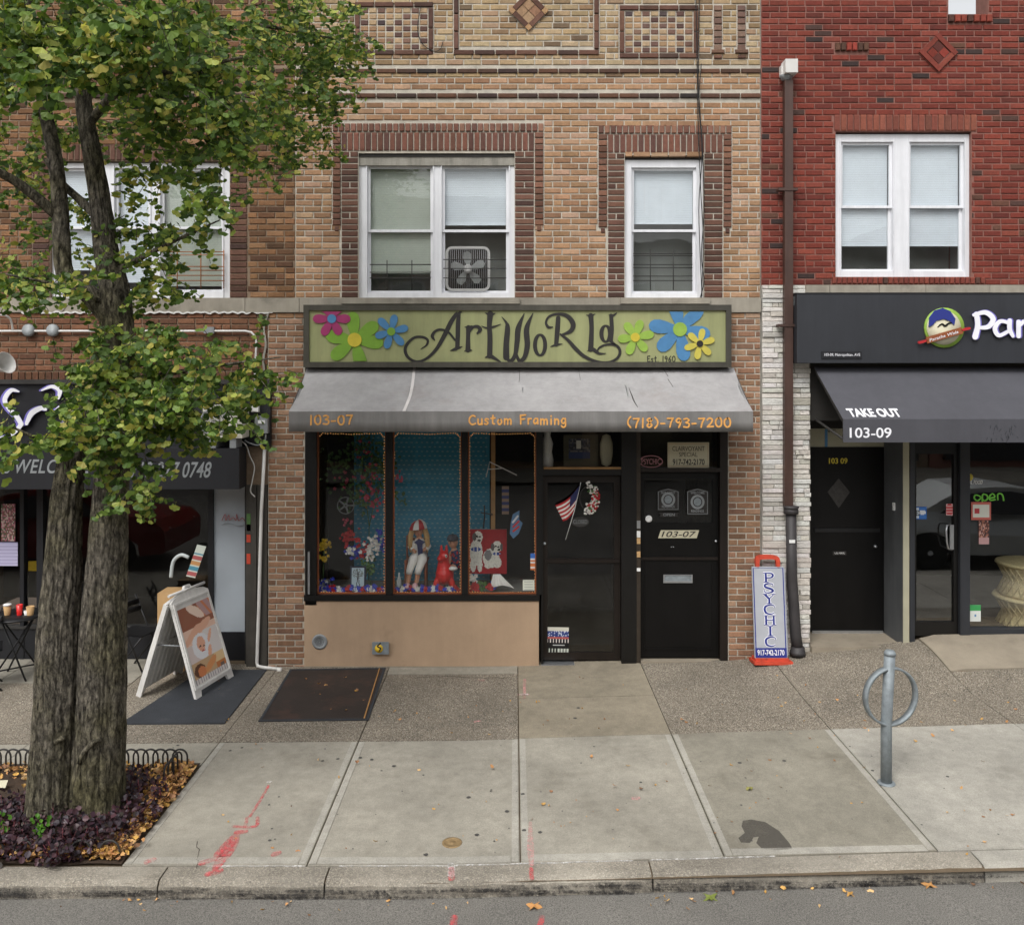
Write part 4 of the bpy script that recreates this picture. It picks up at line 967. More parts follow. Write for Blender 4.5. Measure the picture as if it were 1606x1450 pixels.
letter([(z5([(508, 140), (513, 220), (508, 352)]), [8, 7, 8.5]), (z5([(480, 136), (508, 140), (536, 130)]), [1, 4, 1]), (z5([(488, 362), (520, 352), (560, 378), (602, 378)]), [1, 6, 4, 1])])
letter([(z5([(602+27*math.cos(a), 254-50*math.sin(a)) for a in [2*math.pi*i/12 for i in range(12)]]), [6, 6, 4.6, 3, 4.6, 6, 6.4, 6, 4.6, 3, 4.6, 6], True), (z5([(636, 140), (640, 220), (634, 296)]), [6, 6.5, 6.5]), (z5([(622, 136), (645, 140), (674, 122)]), [1, 4, .8]), (z5([(630, 296), (648, 312), (670, 324)]), [4.5, 4, 1])])
hand_text('lettering', 'Est. 1960', PF, 1015, 567, 44, -8.5, 1.3, 'letter_ink', fs, .003)
# ------------------------------------------------------------------ main awning
aw = thing('shop_awning', (fx(812), -.45, 2.88), 'faded grey awning with orange lettering below the green sign', 'awning')
Yf = -.865; ax0, ax1 = fx(453, Yf), fx(1181, Yf); zt, zf, zb_ = fz(577), fz(645, Yf), fz(677, Yf)
def slopepatch(b, xa, xb, nx, ny, x0, x1, sag=.012):
    pass
b = MB(); nx, ny = 60, 10; NV = []
def canopy(u, v, off=0):
    x = ax0+(ax1-ax0)*u; y = -.03+(Yf+.03)*v; z = zt+(zf-zt)*v-.032*math.sin(math.pi*v)*(.55+.45*math.cos(u*math.pi*8))-.006*math.sin(u*70+v*3)*v*(1-v)*2-.004*mnoise.noise(Vector((x*4, v*6, 1)))
    return (x, y-off*.6, z+off)
for j in range(ny+1):
    for i in range(nx+1): b.v.append(canopy(i/nx, j/ny))
for j in range(ny):
    for i in range(nx): b._f((j*(nx+1)+i, j*(nx+1)+i+1, (j+1)*(nx+1)+i+1, (j+1)*(nx+1)+i), True)
b.build('canopy', 'awning_grey', aw)
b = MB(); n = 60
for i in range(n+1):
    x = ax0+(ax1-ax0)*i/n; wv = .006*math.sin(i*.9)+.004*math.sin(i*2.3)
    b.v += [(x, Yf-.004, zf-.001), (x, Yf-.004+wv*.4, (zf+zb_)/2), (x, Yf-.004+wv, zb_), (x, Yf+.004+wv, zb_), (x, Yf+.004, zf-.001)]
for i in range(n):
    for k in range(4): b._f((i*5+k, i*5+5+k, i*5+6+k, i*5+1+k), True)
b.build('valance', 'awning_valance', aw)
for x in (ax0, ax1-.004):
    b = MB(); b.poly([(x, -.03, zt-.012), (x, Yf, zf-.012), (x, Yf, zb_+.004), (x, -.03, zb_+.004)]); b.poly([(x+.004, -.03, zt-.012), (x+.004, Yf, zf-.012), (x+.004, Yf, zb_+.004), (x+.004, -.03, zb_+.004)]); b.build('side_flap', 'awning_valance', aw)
b = MB()
for x in (ax0+.02, -1.2, .1, 1.3, ax1-.02): b.tube([(x, -.03, zt-.04), (x, Yf+.02, zf-.03), (x, Yf+.02, zb_+.02)], .012, 6)
b.tube([(ax0+.02, Yf+.02, zf-.03), (ax1-.02, Yf+.02, zf-.03)], .012, 6); b.tube([(ax0+.02, Yf+.02, zb_+.03), (ax1-.02, Yf+.02, zb_+.03)], .012, 6); b.build('frame', 'alu', aw)
cfr = lambda u, v, d=0: Vector(canopy(u, v, d+.0012))
b = MB(); b.ribbon([(.252, .0), (.254, .5), (.248, 1)], .0065, cfr, 0, .004); b.build('seam_tape', 'seam_tape', aw)
for k, l in enumerate(([(.497, .03), (.498, .18), (.4965, .3)], [(.745, .42), (.748, .6), (.7495, .75), (.754, .9)], [(.834, .02), (.84, .2)], [(.838, .26), (.844, .45)], [(.636, .02), (.637, .28)])):
    b = MB(); b.ribbon(l, [.0006]+[.0022 if k in (1, 3) else .001]*(len(l)-2)+[.0006], cfr, 0, .003); b.build('tear', 'awning_tear', aw)
VF = PxF(Yf-.007)
hand_text('lettering', '103-07', VF, 486, 665, 67, -14, 2.5, 'orange_paint', aw, .003); hand_text('lettering', 'Custom Framing', VF, 735, 665, 153, -14, 2.5, 'orange_paint', aw, .003); hand_text('lettering', '(718)-793-7200', VF, 984, 669.5, 162, -14, 2.6, 'orange_paint', aw, .003)
# ------------------------------------------------------------------ main shop front
sf = MB(); Yg = .06; Z0 = fz(932)
zt0 = 2.86
sw = None
b = MB(); b.box(fx(479), fx(497), -.02, .12, fz(948), zt0); sw = b.build('shop_window', 'alu_dark', mainb)
for a, c in ((605, 616), (724, 734), (841, 849)): MB().box(fx(a), fx(c), -.015, .12, fz(932), zt0).build('mullion', 'alu_dark', sw)
MB().box(fx(479)-.01, fx(846), -.035, .12, fz(941), fz(932)).build('sill', 'alu_dark', sw)
MB().box(fx(497), fx(841), -.01, .12, zt0-.04, zt0).build('head', 'alu_dark', sw)
MB().box(fx(484), fx(487), -.045, -.02, fz(930), fz(864)).build('handle', 'alu', sw)
panes = [(497, 605), (616, 724), (734, 841)]
for a, c in panes:
    MB().box(fx(a), fx(c), Yg, Yg+.008, Z0, zt0-.04).build('pane', 'glass_shop', sw)
    b = MB(); f = .014
    b.box(fx(a), fx(a)+f, .03, Yg-.001, Z0, zt0-.04); b.box(fx(c)-f, fx(c), .03, Yg-.001, Z0, zt0-.04); b.box(fx(a)+f, fx(c)-f, .031, Yg-.001, Z0, Z0+f); b.build('glazing_bead', 'wood_red', sw)
MB().box(XP1-.002, fx(845), -.02, .3, -.05, fz(941)).build('bulkhead', 'stucco', mainb)
MB().box(fx(478), fx(845), -.03, -.015, -.04, .012).build('skirting', 'concrete_step', mainb)
b = MB(); b.lathe((fx(502), -.02, fz(1005)), [(.092, 0), (.092, .008), (.07, .014), (.066, .01), (.0, .01)], 28, (0, -1, 0)); vent = b.build('vent_cover', 'box_grey', mainb)
b = MB()
for rr, n in ((.014, 6), (.03, 11), (.046, 16)):
    for i in range(n):
        a = 2*math.pi*i/n; b.lathe((fx(502)+rr*math.cos(a), -.031, fz(1005)+rr*math.sin(a)), [(.0055, 0), (.0055, .003)], 6, (0, -1, 0))
b.build('vent_holes', 'eye_black', vent)
eb = thing('junction_box', (fx(598), -.04, fz(1024)), 'small grey outlet box with a yellow sticker on the stucco bulkhead', 'outlet box')
MB().box(fx(586), fx(610), -.06, -.02, fz(1022), fz(1005)).build('box', 'box_grey', eb); MB().box(fx(585), fx(611), -.064, -.06, fz(1023), fz(1004)).build('lid', 'steel_galv', eb)
b = MB(); b.lathe((fx(595.5), -.064, fz(1014)), [(.05, 0), (.05, .002), (0, .002)], 20, (0, -1, 0)); b.build('sticker', 'petal_yell', eb)
b = MB(); b.ribbon([(597, 1008), (592, 1013), (597, 1016), (595, 1020)], 2, PxF(-.066), .001, .003); b.build('sticker_mark', 'letter_ink', eb)
# display floor, back
b = MB(); b.box(fx(479), fx(848), .13, .95, fz(932, .13)-.06, fz(932, .13)-.01); b.build('display_floor', 'room_grey', mainb)
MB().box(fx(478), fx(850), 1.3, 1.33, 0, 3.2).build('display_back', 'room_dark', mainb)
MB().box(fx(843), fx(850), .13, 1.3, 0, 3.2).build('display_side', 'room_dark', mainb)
def door(px0, px1, pyt, pyb, Y, mat, nm='door'):
    b = MB(); s_ = .055; z0, z1 = fz(pyb, Y), fz(pyt, Y); return b, fx(px0, Y), fx(px1, Y), z0, z1
# door of the shop
Yd = .08
b = MB(); x0, x1, z0, z1 = fx(852), fx(974), fz(1038), fz(747)
b.box(x0, x0+.055, Yd, Yd+.045, z0, z1); b.box(x1-.075, x1, Yd, Yd+.045, z0, z1); b.box(x0+.055, x1-.075, Yd+.001, Yd+.044, z0, fz(1026)); b.box(x0+.055, x1-.075, Yd+.001, Yd+.044, fz(758), z1); b.box(x0+.055, x1-.075, Yd+.001, Yd+.044, fz(886), fz(878))
d1 = b.build('door', 'bronze', mainb); MATS['bronze']
mk('door_bronze', S(34, 27, 23), .4, .2, 4, .1, 50, metal=.2, streak=.3); d1.data.materials[0] = MATS['door_bronze']
MB().box(x0+.055, x1-.075, Yd+.02, Yd+.026, fz(878), fz(758)).build('pane', 'glass_door', d1); MB().box(x0+.055, x1-.075, Yd+.02, Yd+.026, fz(1026), fz(886)).build('pane', 'glass_door', d1)
MB().box(x0+.03, x1-.01, Yd-.03, Yd, fz(883.5), fz(879.5)).build('push_bar', 'door_bronze', d1)
MB().lathe((fx(854.5), Yd-.001, fz(854)), [(.018, 0), (.016, .01), (0, .01)], 14, (0, -1, 0)).build('lock', 'alu', d1)
b = MB(); b.box(fx(849), x0-.003, 0, .14, -.02, 2.86); b.box(x1+.003, fx(998), -.02, .16, -.02, 2.86); b.box(x0-.003, x1+.003, .0, .14, fz(745), fz(736)); fr1 = b.build('door_frame', 'alu_dark', mainb)
MB().box(fx(853), fx(975), .02, .1, fz(736), fz(733)).build('transom_sill', 'wood_oak', fr1)
MB().box(fx(852), fx(976), Yd, Yd+.006, fz(733), 2.86).build('transom_pane', 'glass_shop', fr1)
MB().box(fx(849), fx(976), -.03, .15, -.03, .028).build('threshold', 'alu', fr1)
MB().box(fx(998), fx(1004.5), -.01, .14, -.02, 2.86).build('edge_strip', 'bronze', fr1)
for y_, h_, m_ in ((816, 12, 'alu'), (832, 10, 'paper_white'), (843, 9, 'cardboard'), (864, 9, 'cardboard'), (890, 5, 'paper_white')): MB().box(fx(998.5), fx(1004), -.022, -.01, fz(y_+h_), fz(y_)).build('bell_button', m_, fr1)
# interior behind the doors
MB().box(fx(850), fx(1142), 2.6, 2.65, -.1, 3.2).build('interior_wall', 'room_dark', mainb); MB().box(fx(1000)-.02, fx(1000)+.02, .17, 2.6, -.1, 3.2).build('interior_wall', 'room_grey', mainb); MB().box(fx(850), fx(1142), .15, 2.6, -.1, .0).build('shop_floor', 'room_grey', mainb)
# psychic door
x0, x1, z0, z1 = fx(1005.5), fx(1129), fz(1034), fz(742)
b = MB(); b.box(x0, x0+.05, Yd, Yd+.045, z0, z1); b.box(x1-.07, x1, Yd, Yd+.045, z0, z1); b.box(x0+.05, x1-.07, Yd+.001, Yd+.044, fz(752), z1); b.box(x0+.05, x1-.07, Yd+.001, Yd+.044, z0, fz(822))
d2 = b.build('door', 'door_black', mainb)
MB().box(x0+.05, x1-.07, Yd+.02, Yd+.026, fz(822), fz(752)).build('pane', 'glass_door', d2)
MB().box(x0+.01, x1-.005, Yd-.022, Yd, fz(879.5), fz(875)).build('rail', 'door_bronze', d2); b = MB(); b.box(x0+.05, x1-.07, Yd-.008, Yd, fz(1022), fz(1019)); b.box(x0+.05, x0+.058, Yd-.008, Yd, fz(1019), fz(884)); b.box(x1-.078, x1-.07, Yd-.008, Yd, fz(1019), fz(884)); b.build('kick_panel', 'door_black', d2)
b = MB(); b.box(fx(1042), fx(1088), Yd-.012, Yd, fz(916), fz(913)); b.box(fx(1042), fx(1088), Yd-.012, Yd, fz(904), fz(903)); b.box(fx(1042), fx(1044), Yd-.012, Yd, fz(913), fz(904)); b.box(fx(1086), fx(1088), Yd-.012, Yd, fz(913), fz(904)); b.build('letter_slot', 'alu', d2)
MB().box(fx(1044), fx(1086), Yd-.006, Yd, fz(913), fz(904)).build('letter_flap', 'steel_galv', d2)
MB().lathe((fx(1125), Yd-.001, fz(850)), [(.016, 0), (.014, .02), (0, .02)], 12, (0, -1, 0)).build('lock', 'alu', d2)
MB().lathe((fx(1054.5), Yd-.001, fz(859.5)), [(.006, 0), (.006, .004), (0, .004)], 8, (0, -1, 0)).build('peephole', 'alu', d2); MB().lathe((fx(1058), Yd-.001, fz(859.5)), [(.006, 0), (.006, .004), (0, .004)], 8, (0, -1, 0)).build('peephole', 'alu', d2)
b = MB(); b.box(x1+.003, fx(1141.5), 0, .16, -.02, 2.86); b.box(x0, x1+.003, 0, .14, fz(740), fz(734)); fr2 = b.build('door_frame', 'door_bronze', mainb)
MB().box(x0, x1, Yd, Yd+.006, fz(734), 2.86).build('transom_pane', 'glass_shop', fr2)
mk('room_olive', S(74, 70, 56), .9, .15); MB().box(x0, x1, Yd+.28, Yd+.3, fz(740), 2.9).build('transom_backing', 'room_olive', fr2)
MB().box(fx(1005), fx(1141), -.02, .15, -.03, .065).build('threshold', 'concrete_step', fr2)
pf = PxF(Yd-.003)
b = MB(); b.prism([(1032, 843.5), (1092.5, 843.5), (1096.5, 831), (1036.5, 831)], pf, 0, .004); npl = b.build('number_plate', 'cream_sign', d2); text_obj('lettering', '103-07', PxF(Yd-.007), 1037, 841.8, 1092, 832.8, 'dark_print', npl, .001, .01, .25)
# signs and stickers on the psychic door: things of their own
def glass_sign(px0, px1, py0, py1, Y, lab, top):
    t_ = thing('window_sign', P((px0+px1)/2, py1, Y), lab, 'sign'); f = PxF(Y); c = (px0+px1)/2; h = py1-py0
    b = MB(); b.prism([(px0, py1), (px1, py1), (px1, py0+5), (px1-6, py0+2), (c, py0), (px0+6, py0+2), (px0, py0+5)], f, 0, .004); b.build('board', 'letter_ink', t_)
    f2 = PxF(Y-.004)
    b = MB(); b.ribbon([(px0+1.5, py1-1.5), (px1-1.5, py1-1.5), (px1-1.5, py0+6), (c, py0+2), (px0+1.5, py0+6)], .9, f2, 0, .001, closed=True, curve=False)
    b.ribbon([(c+9.2*math.cos(a), py0+h*.52-9.6*math.sin(a)) for a in [2*math.pi*i/20 for i in range(20)]], 3.4, f2, 0, .0014, closed=True, n=2); b.build('outline', 'box_grey', t_)
    b = MB(); b.prism([(c+6*math.cos(a), py0+h*.52-6.5*math.sin(a)) for a in [2*math.pi*i/16 for i in range(16)]], f2, 0, .001); b.build('disc', 'steel_galv', t_)
    text_obj('lettering', top, f2, c-11, py0+9.5, c+11, py0+5.5, 'box_grey', t_, .001, .01); text_obj('lettering', 'READINGS', f2, c-10, py1-4, c+10, py1-8, 'box_grey', t_, .001, .01)
    return t_
glass_sign(1031, 1065, 765, 800, Yd-.006, 'black palm reading sign with a white disc, left in the psychic door', 'PALM & TAROT'); glass_sign(1077, 1111, 765, 807, Yd-.006, 'taller black welcome sign with a white disc, right in the psychic door', 'WELCOME')
t_ = thing('window_sign', P(1049, 811, Yd-.006), 'small OPEN ribbon hung below the left palm sign', 'sign'); b = MB(); b.prism([(1033, 810), (1036, 807), (1033, 803.5), (1065, 803.5), (1062, 807), (1065, 810)], PxF(Yd-.006), 0, .004); b.build('board', 'letter_ink', t_); text_obj('lettering', 'OPEN', PxF(Yd-.0105), 1040, 809, 1058, 804.6, 'box_grey', t_, .001, .01)
b = MB(); b.lathe((fx(1019), Yd-.004, fz(815)), [(.042, 0), (.042, .003), (.03, .004), (0, .004)], 20, (0, -1, 0)); tag(b.build('round_sticker', 'paper_white'), 'round white sticker in the lower corner of the psychic door', 'sticker')
t_ = thing('paper_sign', P(1079, 733, Yd-.01), 'cream card reading CLAIRVOYANT SPECIAL above the psychic door', 'sign'); f = PxF(Yd-.014)
MB().prism([(1047, 733), (1112, 733), (1112, 693.5), (1047, 693.5)], PxF(Yd-.01), 0, .004).build('card', 'cream_sign', t_)
b = MB(); b.ribbon([(1049, 731), (1110, 731), (1110, 695.5), (1049, 695.5)], .8, f, 0, .0008, closed=True, curve=False); b.build('border', 'wood_oak', t_)
text_obj('lettering', 'CLAIRVOYANT', f, 1054.5, 707, 1105, 699.5, 'dark_print', t_, .001); text_obj('lettering', 'SPECIAL', f, 1065, 716, 1094, 709, 'dark_print', t_, .001); text_obj('lettering', '917-742-2170', f, 1055, 729, 1105, 719.5, 'dark_print', t_, .001, .02)
t_ = thing('neon_sign', P(1021, 733, Yd-.01), 'oval pink PSYCHIC neon sign, unlit, beside the cream card', 'neon sign'); f = PxF(Yd-.01)
b = MB(); b.tube([P(1021+18*math.cos(a), 723.5-9*math.sin(a), Yd-.012) for a in [2*math.pi*i/28 for i in range(28)]], .006, 6, closed=True); b.build('tube', 'neon_pink', t_); text_obj('lettering', 'PSYCHIC', f, 1006, 728, 1036, 719, 'neon_pink', t_, .004)
# framed picture etc. in the shop's transom
t_ = thing('framed_picture', P(908, 730, .14), 'framed night photograph with green mount above the shop door', 'picture'); MB().box(fx(884, .14), fx(938, .14), .14, .165, fz(731, .14), fz(682, .14)).build('frame', 'room_olive', t_)
def nightpic(u, v):
    if .35 < u < .6 and .5 < v < .9: return S(190, 186, 176)
    if v < .3: return S(28, 44, 84)
    return S(*random.choice(((36, 40, 60), (60, 64, 76), (26, 28, 36), (96, 92, 88))))
print_obj('photograph', Fr((fx(892, .13), .138, fz(719, .13)), (1, 0, 0), (0, 0, 1), (0, -1, 0)), .26, .24, 14, 12, nightpic, t_)
b = MB(); b.lathe(P(951, 706, .2), [(.0, -.2), (.06, -.17), (.08, -.05), (.08, .08), (.05, .18), (0, .2)], 16, sy=.4); tag(b.build('surfboard', 'cream_sign'), 'cream and green rounded board leaning in the transom above the shop door', 'board')
b = MB(); b.lathe(P(858, 734, .2), [(.07, 0), (.08, .1), (.06, .2), (.075, .3), (.04, .4), (.05, .46), (0, .5)], 12); tag(b.build('figurine', 'cloth_white'), 'pale figurine at the left end of the transom shelf', 'figurine')
# poster, closed sign, wreath, flag on shop door
def vetpost(u, v):
    if v > .86: return S(206, 204, 190)
    if v < .14: return S(196, 200, 190) if (int(u*14) % 2) else S(40, 44, 40)
    if v < .38: return S(18, 18, 22) if not (.25 < u < .8 and .26 < v < .31) else S(180, 180, 180)
    if v < .55: return S(24, 24, 30) if int(u*15) % 2 else S(210, 200, 196)
    if v < .62: return S(176, 90, 84)
    return S(40, 60, 120) if random.random() < .8 else S(200, 206, 220)
tag(print_obj('poster', Fr((fx(858), Yd+.012, fz(1026)), (1, 0, -.02), (.02, 0, 1), (0, -1, 0)), .262, .305, 22, 26, vetpost), 'small dark blue poster taped low inside the shop door glass', 'poster')
t_ = thing('closed_sign', P(909, 826, Yd+.005), 'small oval CLOSED sign hanging in the shop door', 'sign'); b = MB(); b.prism([(910+14*math.cos(a), 818-8*math.sin(a)) for a in [2*math.pi*i/20 for i in range(20)]], PxF(Yd+.012), 0, .004); b.build('board', 'guard_dark', t_); text_obj('lettering', 'CLOSED', PxF(Yd+.0075), 899, 821, 921, 815, 'box_grey', t_, .001)
wr_ = thing('flower_wreath', P(925, 806, Yd-.02), 'dried wreath of white and dark red blossoms on the shop door', 'wreath')
rw = random.Random(5)
for nm, mat_, n in (('white_blossoms', 'cloth_white', 90), ('red_blossoms', 'cloth_red', 60), ('dry_leaves', 'leaf_fake', 30)):
    b = MB()
    for i in range(n):
        a = rw.uniform(-2.0, 1.75) if nm != 'red_blossoms' else rw.uniform(-1.8, .6); rr = rw.uniform(.05, .15); c = P(920, 781, Yd-.03)
        p = c+Vector((math.cos(a)*rr*.9+.02, rw.uniform(-.02, .01), math.sin(a)*rr*1.35)); b.ball(p, rw.uniform(.008, .019), rw.uniform(.006, .012), rw.uniform(.008, .019), seg=6, rings=4)
    b.build(nm, mat_, wr_)
MB().tube([P(922, 781, Yd-.02)+Vector((math.cos(a)*.1, 0, math.sin(a)*.14)) for a in [2*math.pi*i/20 for i in range(20)]], .008, 6, closed=True).build('ring', 'guard_dark', wr_)
fl = thing('flag', P(887, 846, Yd-.05), 'small American flag on a white stick across the shop door', 'flag')
MB().tube([P(887, 846, Yd-.05), P(901, 800, Yd-.06), P(911, 756, Yd-.06)], .004, 6).build('stick', 'paper_white', fl)
def flagq(name, mat_, u0, u1, v0, v1, off=0):
    b = MB(); n = 8
    def pt(u, v):
        A = Vector((910, 760)); Bq = Vector((899, 803)); st = A.lerp(Bq, v); 
        e = Vector((871, 792)).lerp(Vector((883, 817)), v); q_ = st.lerp(e, u); q_.y += 6*math.sin(u*math.pi)*(1-v*.5)
        return P(q_.x, q_.y, Yd-.065+.02*math.sin(u*7)-off)
    for i in range(n):
        ua, ub = u0+(u1-u0)*i/n, u0+(u1-u0)*(i+1)/n; b.quad(pt(ua, v0), pt(ub, v0), pt(ub, v1), pt(ua, v1))
    b.build(name, mat_, fl)
for i in range(9): flagq('stripe', 'cloth_red' if i % 2 == 0 else 'cloth_white', 0, 1, i/9, (i+1)/9)
flagq('canton', 'cloth_navy', 0, .4, 0, .52, .004)
def stk(u, v): return S(60, 110, 190) if v > .68 else (S(216, 216, 216) if int(v*8) % 2 else S(206, 120, 70))
tag(print_obj('card_sticker', Fr((fx(832), .055, fz(895)), (1, 0, 0), (0, 0, 1), (0, -1, 0)), .062, .2, 4, 10, stk), 'narrow payment card sticker at the right edge of the display window', 'sticker')
tag(print_obj('paper_note', Fr((fx(820), .055, fz(927)), (1, 0, 0), (0, 0, 1), (0, -1, 0)), .14, .125, 8, 8, lambda u, v: S(212, 214, 200) if (int(v*8) % 2 or not .15 < u < .85) else S(180, 182, 172)), 'pale paper note in the lower right corner of the display window', 'note')
# ------------------------------------------------------------------ things in the display window
z6 = lambda x, y: (470+x*.2758, 660+y*.2758)
def Q(x, y, Y): return P(*z6(x, y), Y)
ZD = fz(932, .13)-.01
for k, (a, c) in enumerate(panes):
    nm = ('left', 'middle', 'right')[k]
    t_ = thing('string_lights', P((a+c)/2, 929, .1), 'string of tiny warm lights around the %s display pane' % nm, 'string lights', 'string lights in the display window')
    xa, xb = fx(a+2.5, .1), fx(c-2.5, .1); za, zb2 = Z0+.01, fz(679, .1); path = []
    def seg(p0, p1, n):
        for i in range(n): path.append(Vector(p0).lerp(Vector(p1), i/n)+Vector((rw.uniform(-.004, .004), 0, rw.uniform(-.004, .004)-.012*math.sin(math.pi*i/n)*(abs(p1[0]-p0[0]) > .2))))
    seg((xa, .1, za), (xa, .1, zb2-.05), 52); seg((xa, .1, zb2-.05), (xa+.05, .1, zb2), 3); seg((xa+.05, .1, zb2), (xb-.05, .1, zb2), 22); seg((xb-.05, .1, zb2), (xb, .1, zb2-.05), 3); seg((xb, .1, zb2-.05), (xb, .1, za), 52); seg((xb, .1, za), (xa, .1, za), 24)
    MB().tube(path, .0025, 4, closed=True).build('wire', 'cable_black', t_)
    b = MB()
    for p in path: b.ball(p, .006, seg=5, rings=3)
    o = b.build('bulbs', 'bulb_warm', t_); o['kind'] = 'stuff'
bd = thing('patterned_backdrop', Q(700, 950, .9), 'teal fabric backdrop with small cream fan motifs behind the dolls', 'backdrop')
b = MB(); n = 40
xa, xb = fx(555, .9), fx(768, .9); zz0, zz1 = ZD, 3.05
cl = lambda u, v: Vector((xa+(xb-xa)*u, .9+.02*math.sin(u*22+v*2)*(1-v*.6), zz0+(zz1-zz0)*v))
for j in range(6):
    for i in range(n): b.quad(cl(i/n, j/6), cl((i+1)/n, j/6), cl((i+1)/n, (j+1)/6), cl(i/n, (j+1)/6))
b.build('cloth', 'rug_teal', bd)
b = MB(); rows = 38
for j in range(rows):
    for i in range(26):
        u = (i+.5*(j % 2)+.3)/26.5; v = (j+.5)/rows; c = cl(u, v)+Vector((0, -.004, 0)); r_ = .017
        b.poly([c+Vector((r_*math.cos(a), 0, r_*.8*math.sin(a))) for a in [math.pi*k/5 for k in range(6)]])
o = b.build('motifs', 'motif_pale', bd); o['kind'] = 'stuff'
MATS['cream_sign']
def voxel(o, s=.008):
    m_ = o.modifiers.new('smooth', 'REMESH'); m_.mode = 'VOXEL'; m_.voxel_size = s; m_.use_smooth_shade = True; return o
# seated doll
dl = thing('doll', Q(680, 960, .45), 'seated doll with striped hat, long blond hair and white trousers on a wooden chair', 'doll'); Yq = .45
b = MB(); b.ball(Q(676, 625, Yq), .058, .06, .075); b.tube([Q(680, 655, Yq), Q(682, 690, Yq+.01), Q(680, 760, Yq+.02)], [.03, .075, .085], 12)
b.tube([Q(655, 685, Yq), Q(632, 720, Yq-.02), Q(660, 745, Yq-.09)], [.035, .03, .022], 10); b.tube([Q(710, 685, Yq), Q(730, 715, Yq-.02), Q(700, 738, Yq-.09)], [.035, .03, .022], 10)
for s_ in (-1, 1):
    b.tube([Q(680+s_*18, 765, Yq), Q(672+s_*26, 788, Yq-.2), Q(648+s_*25, 860, Yq-.2), Q(640+s_*24, 920, Yq-.2)], [.055, .05, .036, .026], 10)
voxel(b.build('body', 'skin_doll', dl))
b = MB(); b.tube([Q(680, 668, Yq), Q(682, 700, Yq), Q(680, 762, Yq+.01)], [.05, .088, .095], 14); b.tube([Q(655, 685, Yq), Q(630, 718, Yq-.02), Q(645, 732, Yq-.05)], [.04, .037, .033], 10); b.tube([Q(710, 685, Yq), Q(733, 713, Yq-.02), Q(718, 730, Yq-.05)], [.04, .037, .033], 10); b.build('blouse', 'cloth_white', dl)
b = MB()
for s_ in (-1, 1): b.tube([Q(680+s_*18, 768, Yq), Q(672+s_*26, 786, Yq-.2), Q(650+s_*25, 850, Yq-.205), Q(646+s_*24, 868, Yq-.205)], [.062, .057, .042, .04], 12)
b.build('trousers', 'cloth_white', dl)
for s_ in (-1, 1):
    MB().ball(Q(634+s_*22, 938, Yq-.23), .036, .07, .038).build('shoe', 'shoe_pink', dl)
b = MB(); b.prism([(z6(678, 668)), z6(650, 690), z6(668, 700), z6(676, 775), z6(700, 772), z6(698, 700), z6(715, 688)], PxF(Yq-.1), 0, .012); b.build('sash', 'cloth_navy', dl)
for sx in (-1, 1):
    b = MB(); b.tube([Q(676+sx*30, 600, Yq), Q(676+sx*46, 650, Yq-.02), Q(678+sx*50, 700, Yq-.04), Q(678+sx*46, 745, Yq-.05)], [.03, .036, .03, .012], 8); b.build('hair', 'hair_blond', dl)
b = MB(); b.ball(Q(676, 606, Yq+.025), .074, .07, .07); b.build('hair', 'hair_blond', dl)
for i in range(9):  # striped hat in gores
    b = MB(); a0, a1 = math.pi*2*i/9, math.pi*2*(i+1)/9
    c = Q(674, 612, Yq); pf_ = [(.115, 0), (.105, .03), (.085, .075), (.045, .105), (0, .112)]
    for k in range(4):
        (r0, h0), (r1, h1) = pf_[k], pf_[k+1]
        pt = lambda r_, h_, a: c+Vector((r_*math.cos(a), r_*math.sin(a)*.9, h_+.01*math.cos(a)))
        b.quad(pt(r0, h0, a0), pt(r0, h0, a1), pt(r1, h1, a1), pt(r1, h1, a0))
    b.build('hat_gore', 'cloth_red' if i % 2 else 'cloth_white', dl)
for sx in (-1, 1): MB().ball(Q(676+sx*9, 622, Yq-.056), .007).build('eye', 'eye_black', dl)
MB().ball(Q(676, 634, Yq-.062), .009, .011, .009).build('nose', 'skin_doll', dl); MB().ball(Q(676, 645, Yq-.056), .013, .006, .004).build('mouth', 'cloth_red', dl)
ch = thing('doll_chair', Q(665, 950, .5), 'small wooden chair under the seated doll', 'chair')
for x_, y_ in ((602, .3), (715, .3), (612, .62), (722, .62)): MB().tube([Q(x_, 950, y_), Q(x_, 650 if y_ > .5 else 790, y_)], .015, 6).build('leg', 'wood_red', ch)
MB().box(Q(600, 0, .3).x, Q(722, 0, .3).x, .28, .63, Q(0, 800, .45).z, Q(0, 788, .45).z).build('seat', 'wood_red', ch)
MB().box(Q(612, 0, .62).x, Q(722, 0, .62).x, .61, .635, Q(0, 700, .62).z, Q(0, 665, .62).z).build('back_slat', 'wood_red', ch)
# red bouncing toy
ty = thing('bouncy_toy', Q(825, 950, .35), 'glossy red inflatable hopping animal with two pointed ears', 'toy'); Yq = .35
b = MB(); b.ball(Q(825, 872, Yq), .115, .13, .13); b.tube([Q(822, 850, Yq), Q(818, 800, Yq), Q(820, 765, Yq-.01)], [.1, .07, .062], 14); b.ball(Q(820, 768, Yq-.02), .066, .075, .068); b.ball(Q(800, 782, Yq-.07), .042, .06, .038)
for x_ in (806, 836): b.tube([Q(x_, 748, Yq), Q(x_-1, 722, Yq), Q(x_, 704, Yq)], [.022, .019, .009], 8)
for x_, y_ in ((775, -.06), (868, -.06), (790, .12), (860, .12)): b.tube([Q(x_*.6+825*.4, 890, Yq+y_*.6), Q(x_, 925, Yq+y_), Q(x_, 948, Yq+y_)], [.05, .036, .034], 10)
voxel(b.build('body', 'toy_red', ty), .007)
